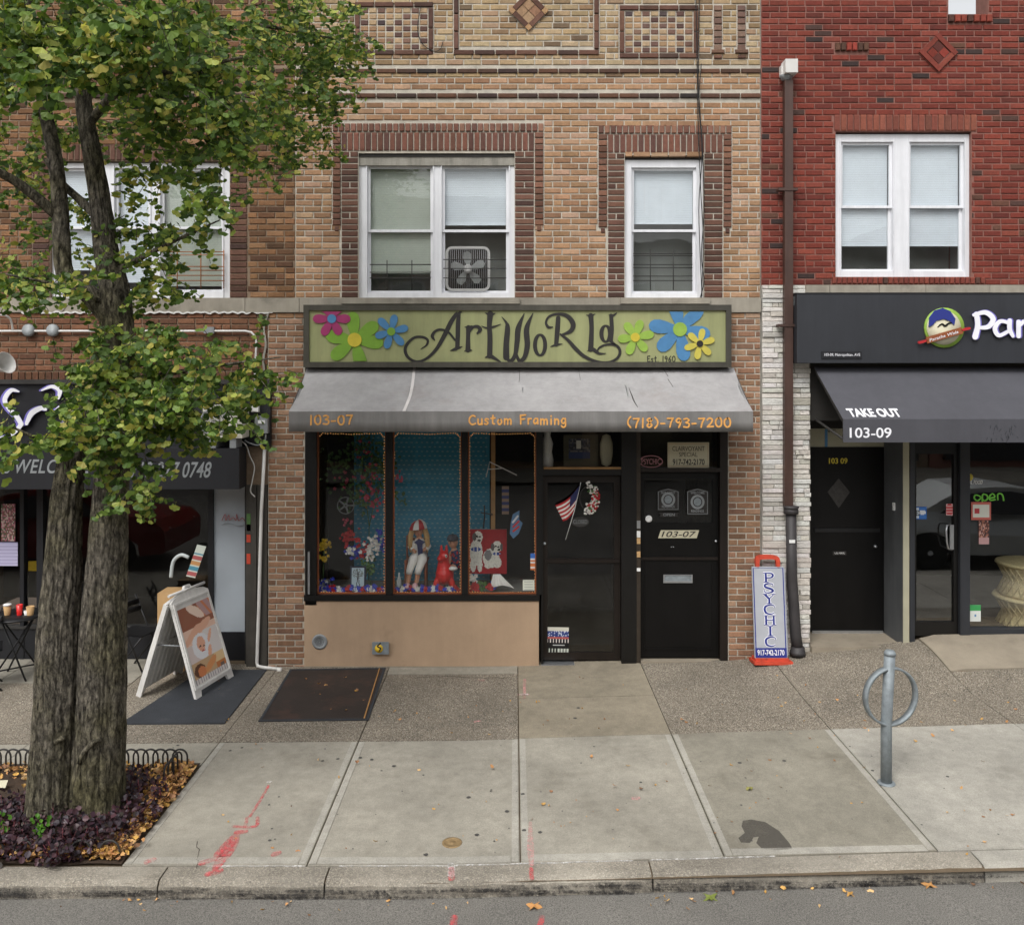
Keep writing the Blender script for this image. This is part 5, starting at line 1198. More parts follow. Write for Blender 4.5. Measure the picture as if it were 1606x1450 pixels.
for p in ((832, 768),): MB().ball(Q(*p, Yq-.082), .017, .008, .02).build('eye', 'eye_white', ty); MB().ball(Q(833, 769, Yq-.09), .008, .005, .01).build('pupil', 'eye_black', ty)
# second doll
d2l = thing('doll', Q(880, 860, .45), 'doll with a grey cap and colourful jacket sitting behind the red toy', 'doll'); Yq = .47
b = MB(); b.ball(Q(872, 690, Yq), .062, .062, .072); b.tube([Q(876, 722, Yq), Q(884, 760, Yq), Q(880, 830, Yq)], [.03, .07, .075], 12); b.tube([Q(884, 825, Yq), Q(866, 838, Yq-.12), Q(868, 850, Yq-.16)], [.05, .04, .03], 10); b.tube([Q(866, 745, Yq), Q(850, 790, Yq-.06), Q(850, 810, Yq-.1)], [.03, .028, .02], 10); voxel(b.build('body', 'skin_doll', d2l))
b = MB(); b.tube([Q(876, 735, Yq), Q(886, 765, Yq), Q(882, 835, Yq)], [.045, .08, .085], 12); b.build('jacket', 'cloth_navy', d2l); b = MB(); b.lathe(Q(870, 672, Yq), [(.075, -.012), (.072, .02), (.05, .055), (0, .068)], 16); b.ball(Q(862, 676, Yq-.07), .05, .04, .008); b.build('cap', 'cap_grey', d2l)
MB().ball(Q(873, 838, Yq-.2), .055, .05, .026).build('shoe', 'cloth_white', d2l)
for sx in (-1, 1): MB().ball(Q(868+sx*9, 690, Yq-.06), .007).build('eye', 'eye_black', d2l)
b = MB(); [b.ball(Q(rw.uniform(852, 905), rw.uniform(745, 830), Yq-.085), .012, .006, .012, 6, 4) for _ in range(16)]; b.build('jacket_spots', 'cloth_red', d2l)
# dog painting: two white and grey puppies on red
def dogs(u, v):
    def e(cx, cy, rx, ry): return ((u-cx)/rx)**2+((v-cy)/ry)**2 < 1
    if e(.2, .84, .035, .022) or e(.28, .83, .03, .02) or e(.26, .75, .045, .026) or e(.7, .62, .03, .02) or e(.78, .6, .03, .02) or e(.79, .54, .04, .024): return S(24, 22, 22)
    if e(.13, .83, .055, .09) or e(.62, .6, .05, .09) or e(.86, .6, .04, .08): return S(88, 82, 80)
    if e(.17, .55, .14, .05) or e(.72, .45, .12, .03): return S(52, 74, 140) if (int(u*40) % 4) else S(210, 206, 206)
    if e(.5, .42, .1, .12): return S(120, 116, 118)
    if e(.22, .82, .13, .14) or e(.18, .48, .17, .3) or e(.1, .2, .08, .16) or e(.28, .2, .07, .16) or e(.74, .61, .13, .13) or e(.58, .35, .22, .22) or e(.74, .25, .12, .12) or e(.5, .18, .1, .06): return S(214, 210, 200) if random.random() > .15 else S(184, 178, 170)
    return S(150, 30, 36) if random.random() < .85 else S(132, 24, 32)
pt_ = thing('dog_painting', Q(1070, 865, .4), 'red canvas painting of two white and grey puppies in the right display pane', 'painting')
fr_ = Fr(Q(965, 868, .38), (1, .0, 0), (0, .12, 1), (0, -1, .12)); MB().fbox(fr_, 0, .465, 0, .545, -.03, -.001).build('canvas', 'cloth_white', pt_); print_obj('picture', fr_, .465, .545, 56, 60, dogs, pt_, 'matte_print')
ea = thing('easel', Q(1100, 950, .6), 'thin wooden easel post behind the dog painting', 'easel'); MB().box(Q(1088, 0, .5).x, Q(1112, 0, .5).x, .5, .53, ZD, 2.95).build('post', 'wood_oak', ea)
b = MB(); [b.tube([Q(1050, 480, .48), Q(1052, 540, .48), Q(1045, 610, .48)], .01, 6), b.tube([Q(1030, 520, .48), Q(1098, 532, .48)], .008, 6)]; b.build('clamp', 'black_paint', ea)
# film reel
fr_ = thing('film_reel', Q(262, 530, .6), 'black film reel with round holes hanging in the left display pane', 'film reel'); c = Q(262, 480, .6)
MB().lathe(c, [(.11, 0), (.11, .012), (.1, .012), (.1, 0)], 26, (0, -1, 0), cap=False).build('rim', 'box_grey', fr_); MB().lathe(c, [(.03, 0), (.03, .016), (.01, .016), (.01, 0)], 14, (0, -1, 0), cap=False).build('hub', 'box_grey', fr_)
for i in range(5): a = 2*math.pi*i/5; MB().tube([c+Vector((.03*math.cos(a), -.006, .03*math.sin(a))), c+Vector((.1*math.cos(a), -.006, .1*math.sin(a)))], .012, 6).build('spoke', 'box_grey', fr_)
# framed tree picture
def treepic(u, v):
    if not (.12 < u < .88 and .08 < v < .92): return S(40, 46, 66)
    x = (u-.5)*2; y = v
    if y < .75 and (abs(x+.25-.5*y) < .05 or abs(x-.3+.5*y) < .05): return S(60, 56, 60)
    if ((x)**2+((y-.68)/.3)**2) < .5 and random.random() < .55: return S(120, 124, 120)
    return S(176, 194, 204)
t_ = thing('framed_picture', Q(328, 950, .3), 'small blue framed picture of a bare tree on the display floor', 'picture'); fr_ = Fr(Q(286, 952, .28), (1, 0, 0), (0, .12, 1), (0, -1, .12)); MB().fbox(fr_, 0, .19, 0, .27, -.02, -.001).build('frame', 'cloth_navy', t_); print_obj('picture', fr_, .19, .27, 20, 28, treepic, t_)
def bouquet(name, lab, blobs, stems=None, cat='flowers', leaf=True):
    t_ = thing(name, Q(blobs[0][0], 955, blobs[0][2]), lab, cat); bym = {}
    for (x, y, Y, r, n, mt) in blobs:
        b = bym.setdefault(mt, MB())
        for _ in range(n):
            c = Q(x, y, Y)+Vector((rw.gauss(0, r), rw.gauss(0, r*.6), rw.gauss(0, r))); k = rw.uniform(.014, .026)
            for q_ in range(5):
                a = 2*math.pi*q_/5+rw.random(); n_ = Vector((math.cos(a), -.35, math.sin(a)))*k; sdv = Vector((-math.sin(a), 0, math.cos(a)))*k*.55
                b.poly([c, c+n_*.6-sdv, c+n_*1.15, c+n_*.6+sdv])
    for mt, b in bym.items(): o = b.build('foliage' if mt == 'leaf_fake' else 'blossoms', mt, t_); o['kind'] = 'stuff'
    if stems:
        b = MB()
        for s_ in stems: b.tube([Q(*p) for p in s_], .006, 5)
        b.build('stems', 'leaf_fake', t_)
    return t_
bouquet('flower_arrangement', 'red, white and blue flower arrangement in a vase, left display pane', [(285, 665, .45, .05, 40, 'cloth_red'), (360, 740, .45, .05, 36, 'cloth_red'), (430, 700, .45, .04, 30, 'cloth_white'), (310, 745, .45, .045, 34, 'petal_usblue'), (455, 690, .5, .04, 30, 'petal_usblue'), (400, 745, .4, .04, 26, 'cloth_white'), (290, 735, .4, .025, 14, 'cloth_white'), (390, 830, .4, .06, 30, 'leaf_fake')], [[(390, 800, .45), (400, 900, .45), (400, 950, .45)]])
bouquet('rose_branch', 'tall artificial branch with pink roses in the left display pane', [(250, 350, .7, .05, 8, 'leaf_pink'), (400, 290, .7, .08, 16, 'leaf_pink'), (410, 460, .65, .08, 20, 'leaf_pink'), (360, 160, .7, .07, 10, 'leaf_pink'), (560, 330, .7, .06, 9, 'leaf_pink'), (340, 400, .7, .12, 110, 'leaf_fake'), (430, 260, .75, .12, 120, 'leaf_fake'), (350, 160, .75, .12, 90, 'leaf_fake'), (200, 250, .75, .1, 60, 'leaf_fake'), (420, 380, .68, .09, 26, 'leaf_pink'), (560, 430, .75, .06, 20, 'leaf_fake'), (270, 580, .6, .03, 6, 'leaf_pink')], [[(390, 950, .7), (395, 600, .7), (360, 300, .72), (350, 100, .75)], [(395, 600, .7), (450, 350, .72), (570, 300, .75)], [(380, 500, .7), (290, 400, .7), (240, 340, .7)]], 'artificial branch')
bouquet('yellow_flower', 'big yellow flower at the left edge of the display window', [(140, 700, .3, .035, 34, 'petal_yell'), (135, 780, .3, .025, 18, 'petal_yell')], [[(140, 720, .3), (130, 950, .3)]], 'flower')
bouquet('flower_arrangement', 'red and white flowers on the floor below the dog painting', [(985, 890, .25, .025, 16, 'cloth_white'), (990, 940, .22, .025, 22, 'cloth_red'), (1080, 945, .22, .02, 14, 'cloth_red'), (1100, 930, .3, .02, 14, 'petal_usblue'), (1035, 940, .25, .03, 14, 'leaf_fake')])
bouquet('tinsel_garland', 'red, white and blue garland along the display floor', [(x_, 955, .18, .018, 10, m_) for x_, m_ in zip(range(120, 900, 22), ['petal_usblue', 'cloth_white', 'petal_usblue', 'cloth_red']*9)], None, 'garland')
bouquet('tinsel_bunch', 'dark glittering tinsel bunch in the lower left of the display', [(150, 920, .25, .04, 40, 'alu'), (150, 925, .25, .04, 30, 'petal_usblue')], None, 'tinsel')
b = MB(); b.lathe(Q(565, 950, .3), [(.028, 0), (.03, .02), (.03, .1), (.012, .15), (.012, .19), (0, .19)], 14); bt = tag(b.build('bottle', 'plastic_clear'), 'small clear bottle beside the seated doll', 'bottle')
b = MB(); b.ball(Q(458, 634, .4), .032, .03, .04); tag(b.build('balloon', 'petal_usblue'), 'blue oval balloon at the right of the left display pane', 'balloon')
b = MB(); n = 12
for i in range(n):
    u0, u1 = i/n, (i+1)/n; pb = lambda u: Q(1080+140*u, 955-20*math.sin(u*3), .25+.02*math.sin(u*18)); pt2 = lambda u: Q(1100+40*u, 870, .3)
    b.quad(pb(u0), pb(u1), pt2(u1), pt2(u0)); 
tag(b.build('draped_cloth', 'cloth_white'), 'crumpled white cloth below the dog painting', 'cloth')
def usa(u, v): return S(200, 40, 44) if (u*.8+v*3) % .6 < .28 else (S(214, 214, 218) if (u+v) % .5 < .3 else S(60, 90, 160))
b = MB(); f_ = PxF(.3); b.col = S(90, 130, 170); pl = [(1195, 640), (1200, 580), (1212, 530), (1250, 508), (1248, 560), (1268, 580), (1245, 640), (1215, 668)]; b.prism([z6(*p) for p in pl], f_, 0, .008)
for k, l in enumerate(([(1215, 600), (1245, 570)], [(1212, 575), (1240, 540)], [(1215, 625), (1245, 600)])): b.col = S(214, 60, 60) if k % 2 == 0 else S(220, 220, 224); b.ribbon([z6(*p) for p in l], 3, f_, .008, .011)
tag(b.build('paper_cutout', 'print'), 'red, white and blue paper cutout hanging in the right display pane', 'decoration')
b = MB(); b.tube([Q(1060, 318, .5), Q(1080, 232, .5), Q(1235, 308, .5)], .008, 6); b.tube([Q(1070, 275, .5), Q(1160, 268, .5)], .006, 6); tag(b.build('hanging_rack', 'paper_white'), 'thin white angled rack hanging high in the right display pane', 'rack')
def banner(u, v): return S(60, 66, 120) if int(v*9) % 2 else S(160, 130, 110)
tag(print_obj('hanging_banner', Fr(Q(1150, 530, .7), (1, 0, 0), (0, 0, 1), (0, -1, 0)), .09, .36, 6, 18, banner), 'narrow dark banner hanging behind the right display pane', 'banner')
# window guards, fan
gr = 'window guard'
grille('window_guard', 580, 676, 408, 455, .045, (607, 646), (415, 427, 436), 'guard_dark', 'dark iron guard across the lower left sash of the wide window')
grille('window_guard', 695, 794, 400, 455, .045, (), (407, 421, 436), 'guard_dark', 'dark iron bars in front of the box fan')
grille('window_guard', 993, 1086, 391, 455, .045, (1020, 1056), (398, 401, 415, 420, 433, 440), 'guard_dark', 'dark iron guard across the lower sash of the narrow window')
grille('window_guard', 262, 352, 392, 452, .03, (278, 315, 351), (395, 400, 418, 424, 432, 440), 'rust', 'rusty iron guard on the window behind the tree')
ff = thing('box_fan', P(734, 456, .15), 'square white box fan in the lower right sash of the wide window', 'fan'); Yq = .14; fc = (734, 422)
def rrect(cx, cy, w, h, r, n=5):
    out = []
    for (sx, sy, a0) in ((1, 1, 0), (-1, 1, 90), (-1, -1, 180), (1, -1, 270)):
        for i in range(n+1): a = R(a0+90*i/n); out.append((cx+sx*(w-r)+r*math.cos(a), cy+sy*(h-r)+r*math.sin(a)))
    return out
b = MB(); b.ribbon(rrect(*fc, 33, 33, 9), 4, PxF(Yq), -.02, .04, closed=True, n=1, curve=False); b.build('housing', 'fan_plastic', ff)
for i in range(5):
    a = R(90+72*i); ux, uy = math.cos(a), -math.sin(a); b = MB()
    b.prism([(fc[0]+ux*u-uy*v, fc[1]+uy*u+ux*v) for u, v in ((7, -3), (18, -8), (26, -7), (28, 0), (24, 5), (14, 5), (7, 3))], PxF(Yq+.03), 0, .004); b.build('blade', 'fan_plastic', ff)
MB().box(fx(702, Yq), fx(766, Yq), Yq+.05, Yq+.055, fz(454, Yq), fz(390, Yq)).build('dark_backing', 'room_dark', ff)  # solid dark sheet added behind the blades, standing for the dim gaps
MB().lathe(P(*fc, Yq), [(.055, 0), (.055, .03), (.03, .036), (0, .036)], 20, (0, -1, 0)).build('hub', 'fan_plastic', ff)
for i in range(-10, 11): MB().tube([P(fc[0]+i*3, fc[1]-32, Yq-.035), P(fc[0]+i*3, fc[1]+32, Yq-.035)], .0025, 4).build('grille_wire', 'fan_grille', ff)
# cables down the facade
cb = thing('facade_cables', P(1100, 470, -.02), 'thin black cables running down the facade beside the narrow window', 'cable')
for k, pts in enumerate(([(1097, -20), (1095, 120), (1098, 180), (1102, 240), (1104, 330), (1100, 400), (1104, 440), (1098, 467)], [(1091, -20), (1093, 90), (1095, 200), (1099, 300), (1103, 380), (1100, 468)], [(1100, 100), (1096, 160), (1101, 240), (1096, 330), (1101, 465)])):
    MB().tube([tuple(P(*p[:2], -.022-.01*k)) for p in cat_rom([(x, y, 0) for x, y in pts], 6)], .0055, 5).build('cable', 'cable_black', cb)
b = MB(); b.tube([tuple(P(x, y, -.02)) for x, y, _ in cat_rom([(660, 10, 0), (655, 45, 0), (662, 68, 0), (678, 80, 0), (690, 78, 0), (695, 65, 0)], 6)], .005, 5); tag(b.build('loose_cable', 'cable_black'), 'loose curled wire beside the left checkered brick panel', 'cable')
# ------------------------------------------------------------------ right shop
rs = thing('fascia_sign', (6, -.2, 3.6), 'wide charcoal fascia board with white raised letters on the red building', 'shop sign')
yr = -.22; MB().box(fx(1250, yr), XR1, yr, -.04, fz(569, yr), fz(461, yr)).build('panel', 'fascia_charcoal', rs); MB().box(fx(1250, yr)-.004, XR1, yr-.006, -.03, fz(461, yr), fz(459, yr)).build('top_trim', 'fascia_black', rs); MB().box(fx(1244), fx(1250, yr)-.002, -.12, -.0, fz(480), fz(466)).build('bracket', 'box_grey', rs)
RF = PxF(yr)
def thick(name, strokes, mat, par, F, d0, d1, side=None):
    b = MB()
    for k, (p, w_) in enumerate(strokes): b.ribbon(p, w_, F, d0, d1+.0008*k, n=7)
    return b.build(name, mat, par)
for st in ([([(1531, 493), (1533, 510), (1529, 528)], [9, 9, 10]), ([(1527, 494), (1545, 490), (1557, 500), (1550, 512), (1536, 514)], [6, 8, 9, 8, 6])],
           [([(1581, 506), (1568, 504), (1560, 515), (1566, 526), (1580, 520)], [6, 7, 8, 7, 6]), ([(1583, 503), (1583, 516), (1588, 527)], [8, 8, 6])],
           [([(1597, 505), (1597, 527)], 8), ([(1597, 512), (1606, 504), (1614, 507)], [6, 7, 6])],
           [([(1640, 506), (1627, 504), (1619, 515), (1625, 526), (1639, 520)], [6, 7, 8, 7, 6]), ([(1642, 503), (1642, 516), (1647, 527)], [8, 8, 6])],
           [([(1664, 492), (1664, 520), (1672, 527)], 8), ([(1656, 505), (1674, 503)], 6)], [([(1684, 490), (1684, 527)], 8), ([(1684, 514), (1696, 504), (1702, 514), (1703, 527)], 7)], [([(1732, 506), (1720, 504), (1712, 515), (1718, 526), (1731, 520)], 7), ([(1734, 503), (1735, 527)], 8)]):
    o = thick('letter', st, 'letter_side_blue', rs, RF, .0, .03); thick('letter_face', [(p, [w-.8 for w in w_] if hasattr(w_, '__len__') else w_-.8) for p, w_ in st], 'white_letter', o, PxF(yr-.03), .004, .008)
lg = MB(); lg.lathe(P(1480, 514, yr), [(.235, 0), (.235, .02), (.0, .02)], 32, (0, -1, 0)); lg = lg.build('emblem', 'petal_lime', rs); MATS['petal_lime']
MB().lathe(P(1480, 514, yr-.0205), [(.2, 0), (.2, .006), (0, .006)], 32, (0, -1, 0)).build('emblem_disc', 'cream_sign', lg)
F_ = PxF(yr-.027)
MB().prism([(1456, 513), (1457, 498), (1465, 487), (1478, 483), (1490, 488), (1498, 500), (1496, 510), (1490, 504), (1480, 500), (1468, 503), (1462, 510)], F_, 0, .01).build('emblem_cap', 'ink_blue', lg)
b = MB(); b.ribbon([(1470, 513), (1477, 508), (1482, 511), (1488, 507), (1496, 506)], [.8, 2.6, 3, 2.6, .8], F_, 0, .006); b.build('emblem_moustache', 'eye_black', lg)
b = MB(); b.ribbon([(1452, 534), (1508, 518)], 10, PxF(yr-.036), 0, .02, rnd=False); pin = b.build('emblem_rolling_pin', 'wood_red', lg)
for p in ([(1452, 534), (1446, 536), (1441, 537)], [(1508, 518), (1514, 516), (1519, 515)]): b = MB(); b.ribbon(p, [3, 4, 4], PxF(yr-.036), 0, .02); b.build('emblem_handle', 'cloth_red', lg)
sl_ = lambda x, y, d=0: PxF(yr-.057)(1455+x*51, 538-x*15.5-y*6+0, d)
text_obj('lettering', 'Paratha Wala', sl_, .06, .2, .94, 1.0, 'white_letter', lg, .002)
MB().prism([(1288, 562), (1351, 562), (1351, 551), (1288, 551)], RF, 0, .012).build('address_plate', 'fascia_black', rs); text_obj('lettering', '103-09, Metropolitan, AVE', PxF(yr-.012), 1293, 559.5, 1349, 554, 'white_letter', rs, .001)
ra = thing('shop_awning', (6, -.5, 2.77), 'charcoal awning numbered 103-09 below the right fascia', 'awning')
Yf2 = -.96; rx0, rx1 = fx(1275), XR1; zt2, zf2, zb2 = fz(575), fz(657, Yf2), fz(693.5, Yf2)
def can2(u, v, off=0): return (rx0+(rx1-rx0)*u, -.03+(Yf2+.03)*v-off*.5, zt2+(zf2-zt2)*v-.012*math.sin(math.pi*v)+off)
b = MB(); nx, ny = 20, 8
for j in range(ny+1):
    for i in range(nx+1): b.v.append(can2(i/nx, j/ny))
for j in range(ny):
    for i in range(nx): b._f((j*(nx+1)+i, j*(nx+1)+i+1, (j+1)*(nx+1)+i+1, (j+1)*(nx+1)+i), True)
b.build('canopy', 'awning_charcoal', ra); b = MB(); b.box(rx0, rx1, Yf2-.004, Yf2+.004, zb2, zf2); b.build('valance', 'awning_charcoal', ra)
b = MB(); b.poly([(rx0, -.03, zt2), (rx0, Yf2, zf2), (rx0, Yf2, zf2-.02), (rx0, -.03, zt2-.03)]); b.tube([(rx0+.02, -.03, zt2-.05), (rx0+.02, Yf2+.03, zf2-.04), (rx0+.02, Yf2+.03, zb2+.03)], .014, 6); b.tube([(rx0+.02, -.02, zb2+.2), (rx0+.02, Yf2+.03, zb2+.03)], .014, 6); b.tube([(rx0+.02, Yf2+.03, zb2+.03), (rx1, Yf2+.03, zb2+.03)], .014, 6); b.build('frame', 'guard_dark', ra)
text_obj('lettering', '103-09', PxF(Yf2-.005), 1332.5, 686.5, 1398, 670.5, 'white_letter', ra, .002, .012)
k_ = (rx1-rx0); tfr = lambda x, y, d=0: Vector(can2((fx(1331, Yf2+.08)+x-rx0)/k_, 1-.2+.2*(1-y), d+.002))
text_obj('lettering', 'TAKE OUT', tfr, 0, .15, .57, .95, 'white_letter', ra, .004, .03)
b = MB()
for i in range(26): x = rw.uniform(1548, 1595); y = rw.uniform(666, 690); b.ribbon([(x, y), (x+rw.uniform(-3, 3), y+rw.uniform(1, 6))], .9, PxF(Yf2-.0045), 0, .001)
b.build('old_lettering_marks', 'fascia_charcoal', ra)
# recessed entrance of the right building
Yr = .5; stp = fz(992, Yr)
MB().box(fx(1271), 4.66, -.06, .6, -.02, stp).build('entrance_step', 'concrete_step', rightb)
b = MB(); b.box(fx(1271, Yr), 4.655, Yr, Yr+.05, stp+.02, fz(701, Yr)); d3 = b.build('door', 'door_black', rightb)
MB().box(fx(1271, Yr)+.05, 4.6, Yr-.015, Yr, fz(834, Yr), fz(828, Yr)).build('rail', 'black_paint', d3)
b = MB(); c = P(1315, 775, Yr); b.poly([c+Vector(v) for v in ((-.14, -.012, .03), (0, -.012, -.17), (.14, -.012, .03), (0, -.012, .2))]); b.poly([c+Vector(v) for v in ((-.14, -.002, .03), (0, -.002, -.17), (.14, -.002, .03), (0, -.002, .2))]); b.build('diamond_panel', 'guard_dark', d3)
MB().lathe(P(1372, 856, Yr-.001), [(.02, 0), (.018, .03), (0, .03)], 12, (0, -1, 0)).build('lock', 'alu', d3); MB().box(fx(1306, Yr), fx(1327, Yr), Yr-.006, Yr, fz(870, Yr), fz(864, Yr)).build('letter_slot', 'guard_dark', d3)
text_obj('lettering', 'US MAIL', PxF(Yr-.007), 1309, 868.5, 1325, 865.5, 'paper_white', d3, .001); text_obj('lettering', '103 09', PxF(Yr-.002), 1300, 727, 1329, 718, 'flower_gold', d3, .003, .02)
MB().box(fx(1271, Yr)+.02, 4.64, Yr-.02, Yr, stp, stp+.03).build('threshold', 'alu', d3)
b = MB(); b.box(fx(1271, Yr)-.02, 4.66, Yr+.01, Yr+.05, fz(701, Yr)+.002, fz(672, Yr)); tp = b.build('transom_panel', 'cream_sign', d3); mk('panel_pale', S(168, 164, 142), .6, .08, 4, .05); tp.data.materials[0] = MATS['panel_pale']
for x_ in (1294,): MB().box(fx(x_, Yr), fx(x_+4, Yr), Yr+.002, Yr+.01, fz(701, Yr)+.003, fz(673, Yr)).build('blue_tape', 'petal_blue', d3)
text_obj('lettering', 'NYC', PxF(Yr+.009), 1296, 678, 1311, 673, 'letter_ink', d3, .001, .02)
MB().box(fx(1271, Yr)-.02, 4.66, Yr+.0, Yr+.3, fz(672, Yr)+.002, 3.0).build('recess_head', 'room_dark', rightb); MB().box(fx(1271), 4.66, .31, Yr, 2.92, 2.96).build('recess_ceiling', 'room_dark', rightb)
MB().box(fx(1277, .25), fx(1292, .25), .24, .27, fz(612, .25), fz(585, .25)).build('conduit_box', 'cloth_red', rightb)
MB().box(4.6605, 4.74, -.02, .56, .02, 2.95).build('partition', 'box_grey', rightb); MB().box(4.663, 4.735, -.03, -.0205, .05, 2.95).build('partition_edge', 'panel_pale', rightb)
mk('partition_grey', S(88, 90, 92), .6, .12, 4, .1, streak=.2); bpy.data.objects['partition'].data.materials[0] = MATS['partition_grey']
b = MB(); b.lathe((4.659, .2, fz(795, .2)), [(.02, 0), (.02, .02), (0, .02)], 8, (-1, 0, 0)); b.box(4.64, 4.66, .18, .22, fz(800, .2), fz(788, .2)); b.build('door_bell', 'paper_white', rightb)
gb = .36
b = MB(); b.box(4.745, fx(1433), -.03, .12, gb-.3, 2.95); rw_ = b.build('shop_window', 'fascia_charcoal', rightb)
MB().box(fx(1505), fx(1520), -.02, .12, gb-.1, 2.95).build('mullion', 'fascia_charcoal', rw_); MB().box(fx(1520), XR1, -.01, .12, gb-.12, fz(986)).build('sill', 'fascia_charcoal', rw_); MB().box(fx(1520), XR1, Yg, Yg+.008, fz(986), 2.95).build('pane', 'glass_mirror', rw_)
b = MB(); b.box(fx(1434), fx(1439), .03, .09, gb, 2.95); b.box(fx(1498), fx(1504.5), .03, .09, gb, 2.95); b.box(fx(1439), fx(1498), .031, .089, gb, fz(976)); b.box(fx(1439), fx(1498), .031, .089, fz(712), 2.95); d4 = b.build('door', 'alu_dark', rightb)
MB().box(fx(1439), fx(1498), Yg, Yg+.008, fz(976), fz(712)).build('pane', 'glass_mirror', d4)
MB().tube([P(1490, 822, .03), P(1485, 824, -.03), P(1484, 832, -.04), P(1485, 850, -.04), P(1487, 860, -.03), P(1493, 862, .03)], .011, 8).build('handle', 'alu', d4); MB().box(fx(1491), fx(1497), .015, .03, fz(862), fz(823)).build('handle_plate', 'alu', d4)
text_obj('lettering', 'lianyc.com', PxF(Yg-.002), 1420, 699, 1485, 689, 'box_grey', d4, .001, .01)
# stickers right
def closedp(u, v):
    if not (.05 < u < .95 and .1 < v < .9): return S(38, 92, 168)
    if u > .66: return S(60, 110, 180) if ((u-.82)**2+(v-.55)**2) > .03 else S(210, 214, 220)
    return S(196, 206, 216)
t_ = thing('closed_sign', P(1439, 815, .05), 'blue and white CLOSED sign in the right shop door', 'sign'); print_obj('card', Fr((fx(1421), .05, fz(815)), (1, 0, 0), (0, 0, 1), (0, -1, 0)), .27, .15, 26, 14, closedp, t_); text_obj('lettering', 'CLOSED', PxF(.0465), 1423.5, 808.5, 1443, 800, 'letter_ink', t_, .001, .02)
tag(print_obj('round_cornered_sticker', Fr((fx(1487), .05, fz(809)), (1, 0, 0), (0, 0, 1), (0, -1, 0)), .08, .14, 8, 12, lambda u, v: S(186, 60, 64) if (u-.5)**2*3+(v-.5)**2*3.4 < 1 and int(v*12) % 3 else S(206, 170, 170)), 'small red oval sticker on the right shop door glass', 'sticker')
def fp(name, lab, px0, px1, py0, py1, fn, cat='notice', nx=12, ny=14, Y=.05): return tag(print_obj(name, Fr((fx(px0, Y), Y, fz(py1, Y)), (1, 0, 0), (0, 0, 1), (0, -1, 0)), fx(px1, Y)-fx(px0, Y), fz(py0, Y)-fz(py1, Y), nx, ny, fn), lab, cat)
fp('framed_notice', 'red bordered paper notice on the right shop window', 1523, 1554, 787, 815, lambda u, v: S(188, 100, 90) if not (.1 < u < .9 and .12 < v < .88) else (S(176, 60, 66) if (u-.3)**2+(v-.5)**2 < .025 else S(204, 206, 196)))
fp('menu_card', 'tall brown menu card below the red bordered notice', 1535, 1551, 816, 853, lambda u, v: S(*random.choice(((150, 100, 80), (190, 150, 140), (110, 70, 60), (60, 44, 50)))) if v > .3 else S(176, 140, 140))
fp('letter_grade_card', 'white card with a green top in the lower corner of the right shop window', 1521, 1538, 948, 974, lambda u, v: S(60, 150, 84) if v > .65 else (S(90, 130, 170) if (.4 < u < .6 and .25 < v < .4) else S(210, 214, 210)))
b = MB(); b.lathe(P(1517+3, 748, .05), [(.045, 0), (.045, .004), (0, .004)], 18, (0, -1, 0)); tag(b.build('round_sticker', 'flower_gold'), 'round orange sticker above the HALAL FOOD lettering', 'sticker')
t_ = thing('window_lettering', P(1530, 760, .05), 'white HALAL FOOD lettering on the right shop window', 'lettering'); text_obj('lettering', 'HALAL FOOD', PxF(.05), 1510, 759, 1541, 753, 'paper_white', t_, .001, .02, .2)
ng = thing('neon_sign', P(1552, 784, .2), 'green handwritten open neon sign in the right shop window', 'neon sign'); pn = lambda l: [tuple(P(x, y, .15)) for x, y, _ in cat_rom([(x, y, 0) for x, y in l], 6)]
for l in ([(1537, 778), (1530, 776), (1528, 781), (1533, 785), (1538, 781), (1537, 778)], [(1541, 792), (1541, 776), (1547, 776), (1549, 781), (1545, 785), (1541, 783)], [(1552, 781), (1560, 779), (1557, 774), (1552, 778), (1553, 784), (1561, 783)], [(1565, 784), (1565, 775), (1570, 774), (1573, 778), (1574, 785)]): MB().tube(pn(l), .009, 6).build('tube', 'neon_green', ng)
for k, (c0, lab) in enumerate((((6.52, .5, gb-.05), 'woven cane stool at the right edge inside the right shop window'),)):
    st = thing('wicker_stool', c0, lab, 'stool')
    for q_, (z0, nm) in enumerate(((0, 'lower_drum'), (.42, 'upper_drum'))):
        b = MB(); prof = [(.27, 0), (.285, .02), (.27, .05), (.225, .2), (.235, .25), (.285, .37), (.31, .39), (.3, .415), (.27, .418)]
        prof = [(r_*1.45*(1 if q_ == 0 else .93), h+z0) for r_, h in prof]; b.lathe(c0, prof, 32); b.build(nm, 'wicker', st)
    for i in range(26):
        a = 2*math.pi*i/26
        for sgn in (-1, 1):
            for z0 in (0, .42): MB().tube([Vector(c0)+Vector(((.415 if z0 == 0 else .39)*math.cos(a+sgn*.0), (.415 if z0 == 0 else .39)*math.sin(a), z0+.03)), Vector(c0)+Vector(((.334 if z0 == 0 else .31)*math.cos(a+sgn*.2), (.334 if z0 == 0 else .31)*math.sin(a+sgn*.2), z0+.21)), Vector(c0)+Vector(((.415 if z0 == 0 else .386)*math.cos(a+sgn*.4), (.415 if z0 == 0 else .386)*math.sin(a+sgn*.4), z0+.37))], .008, 4).build('cane', 'wicker', st)
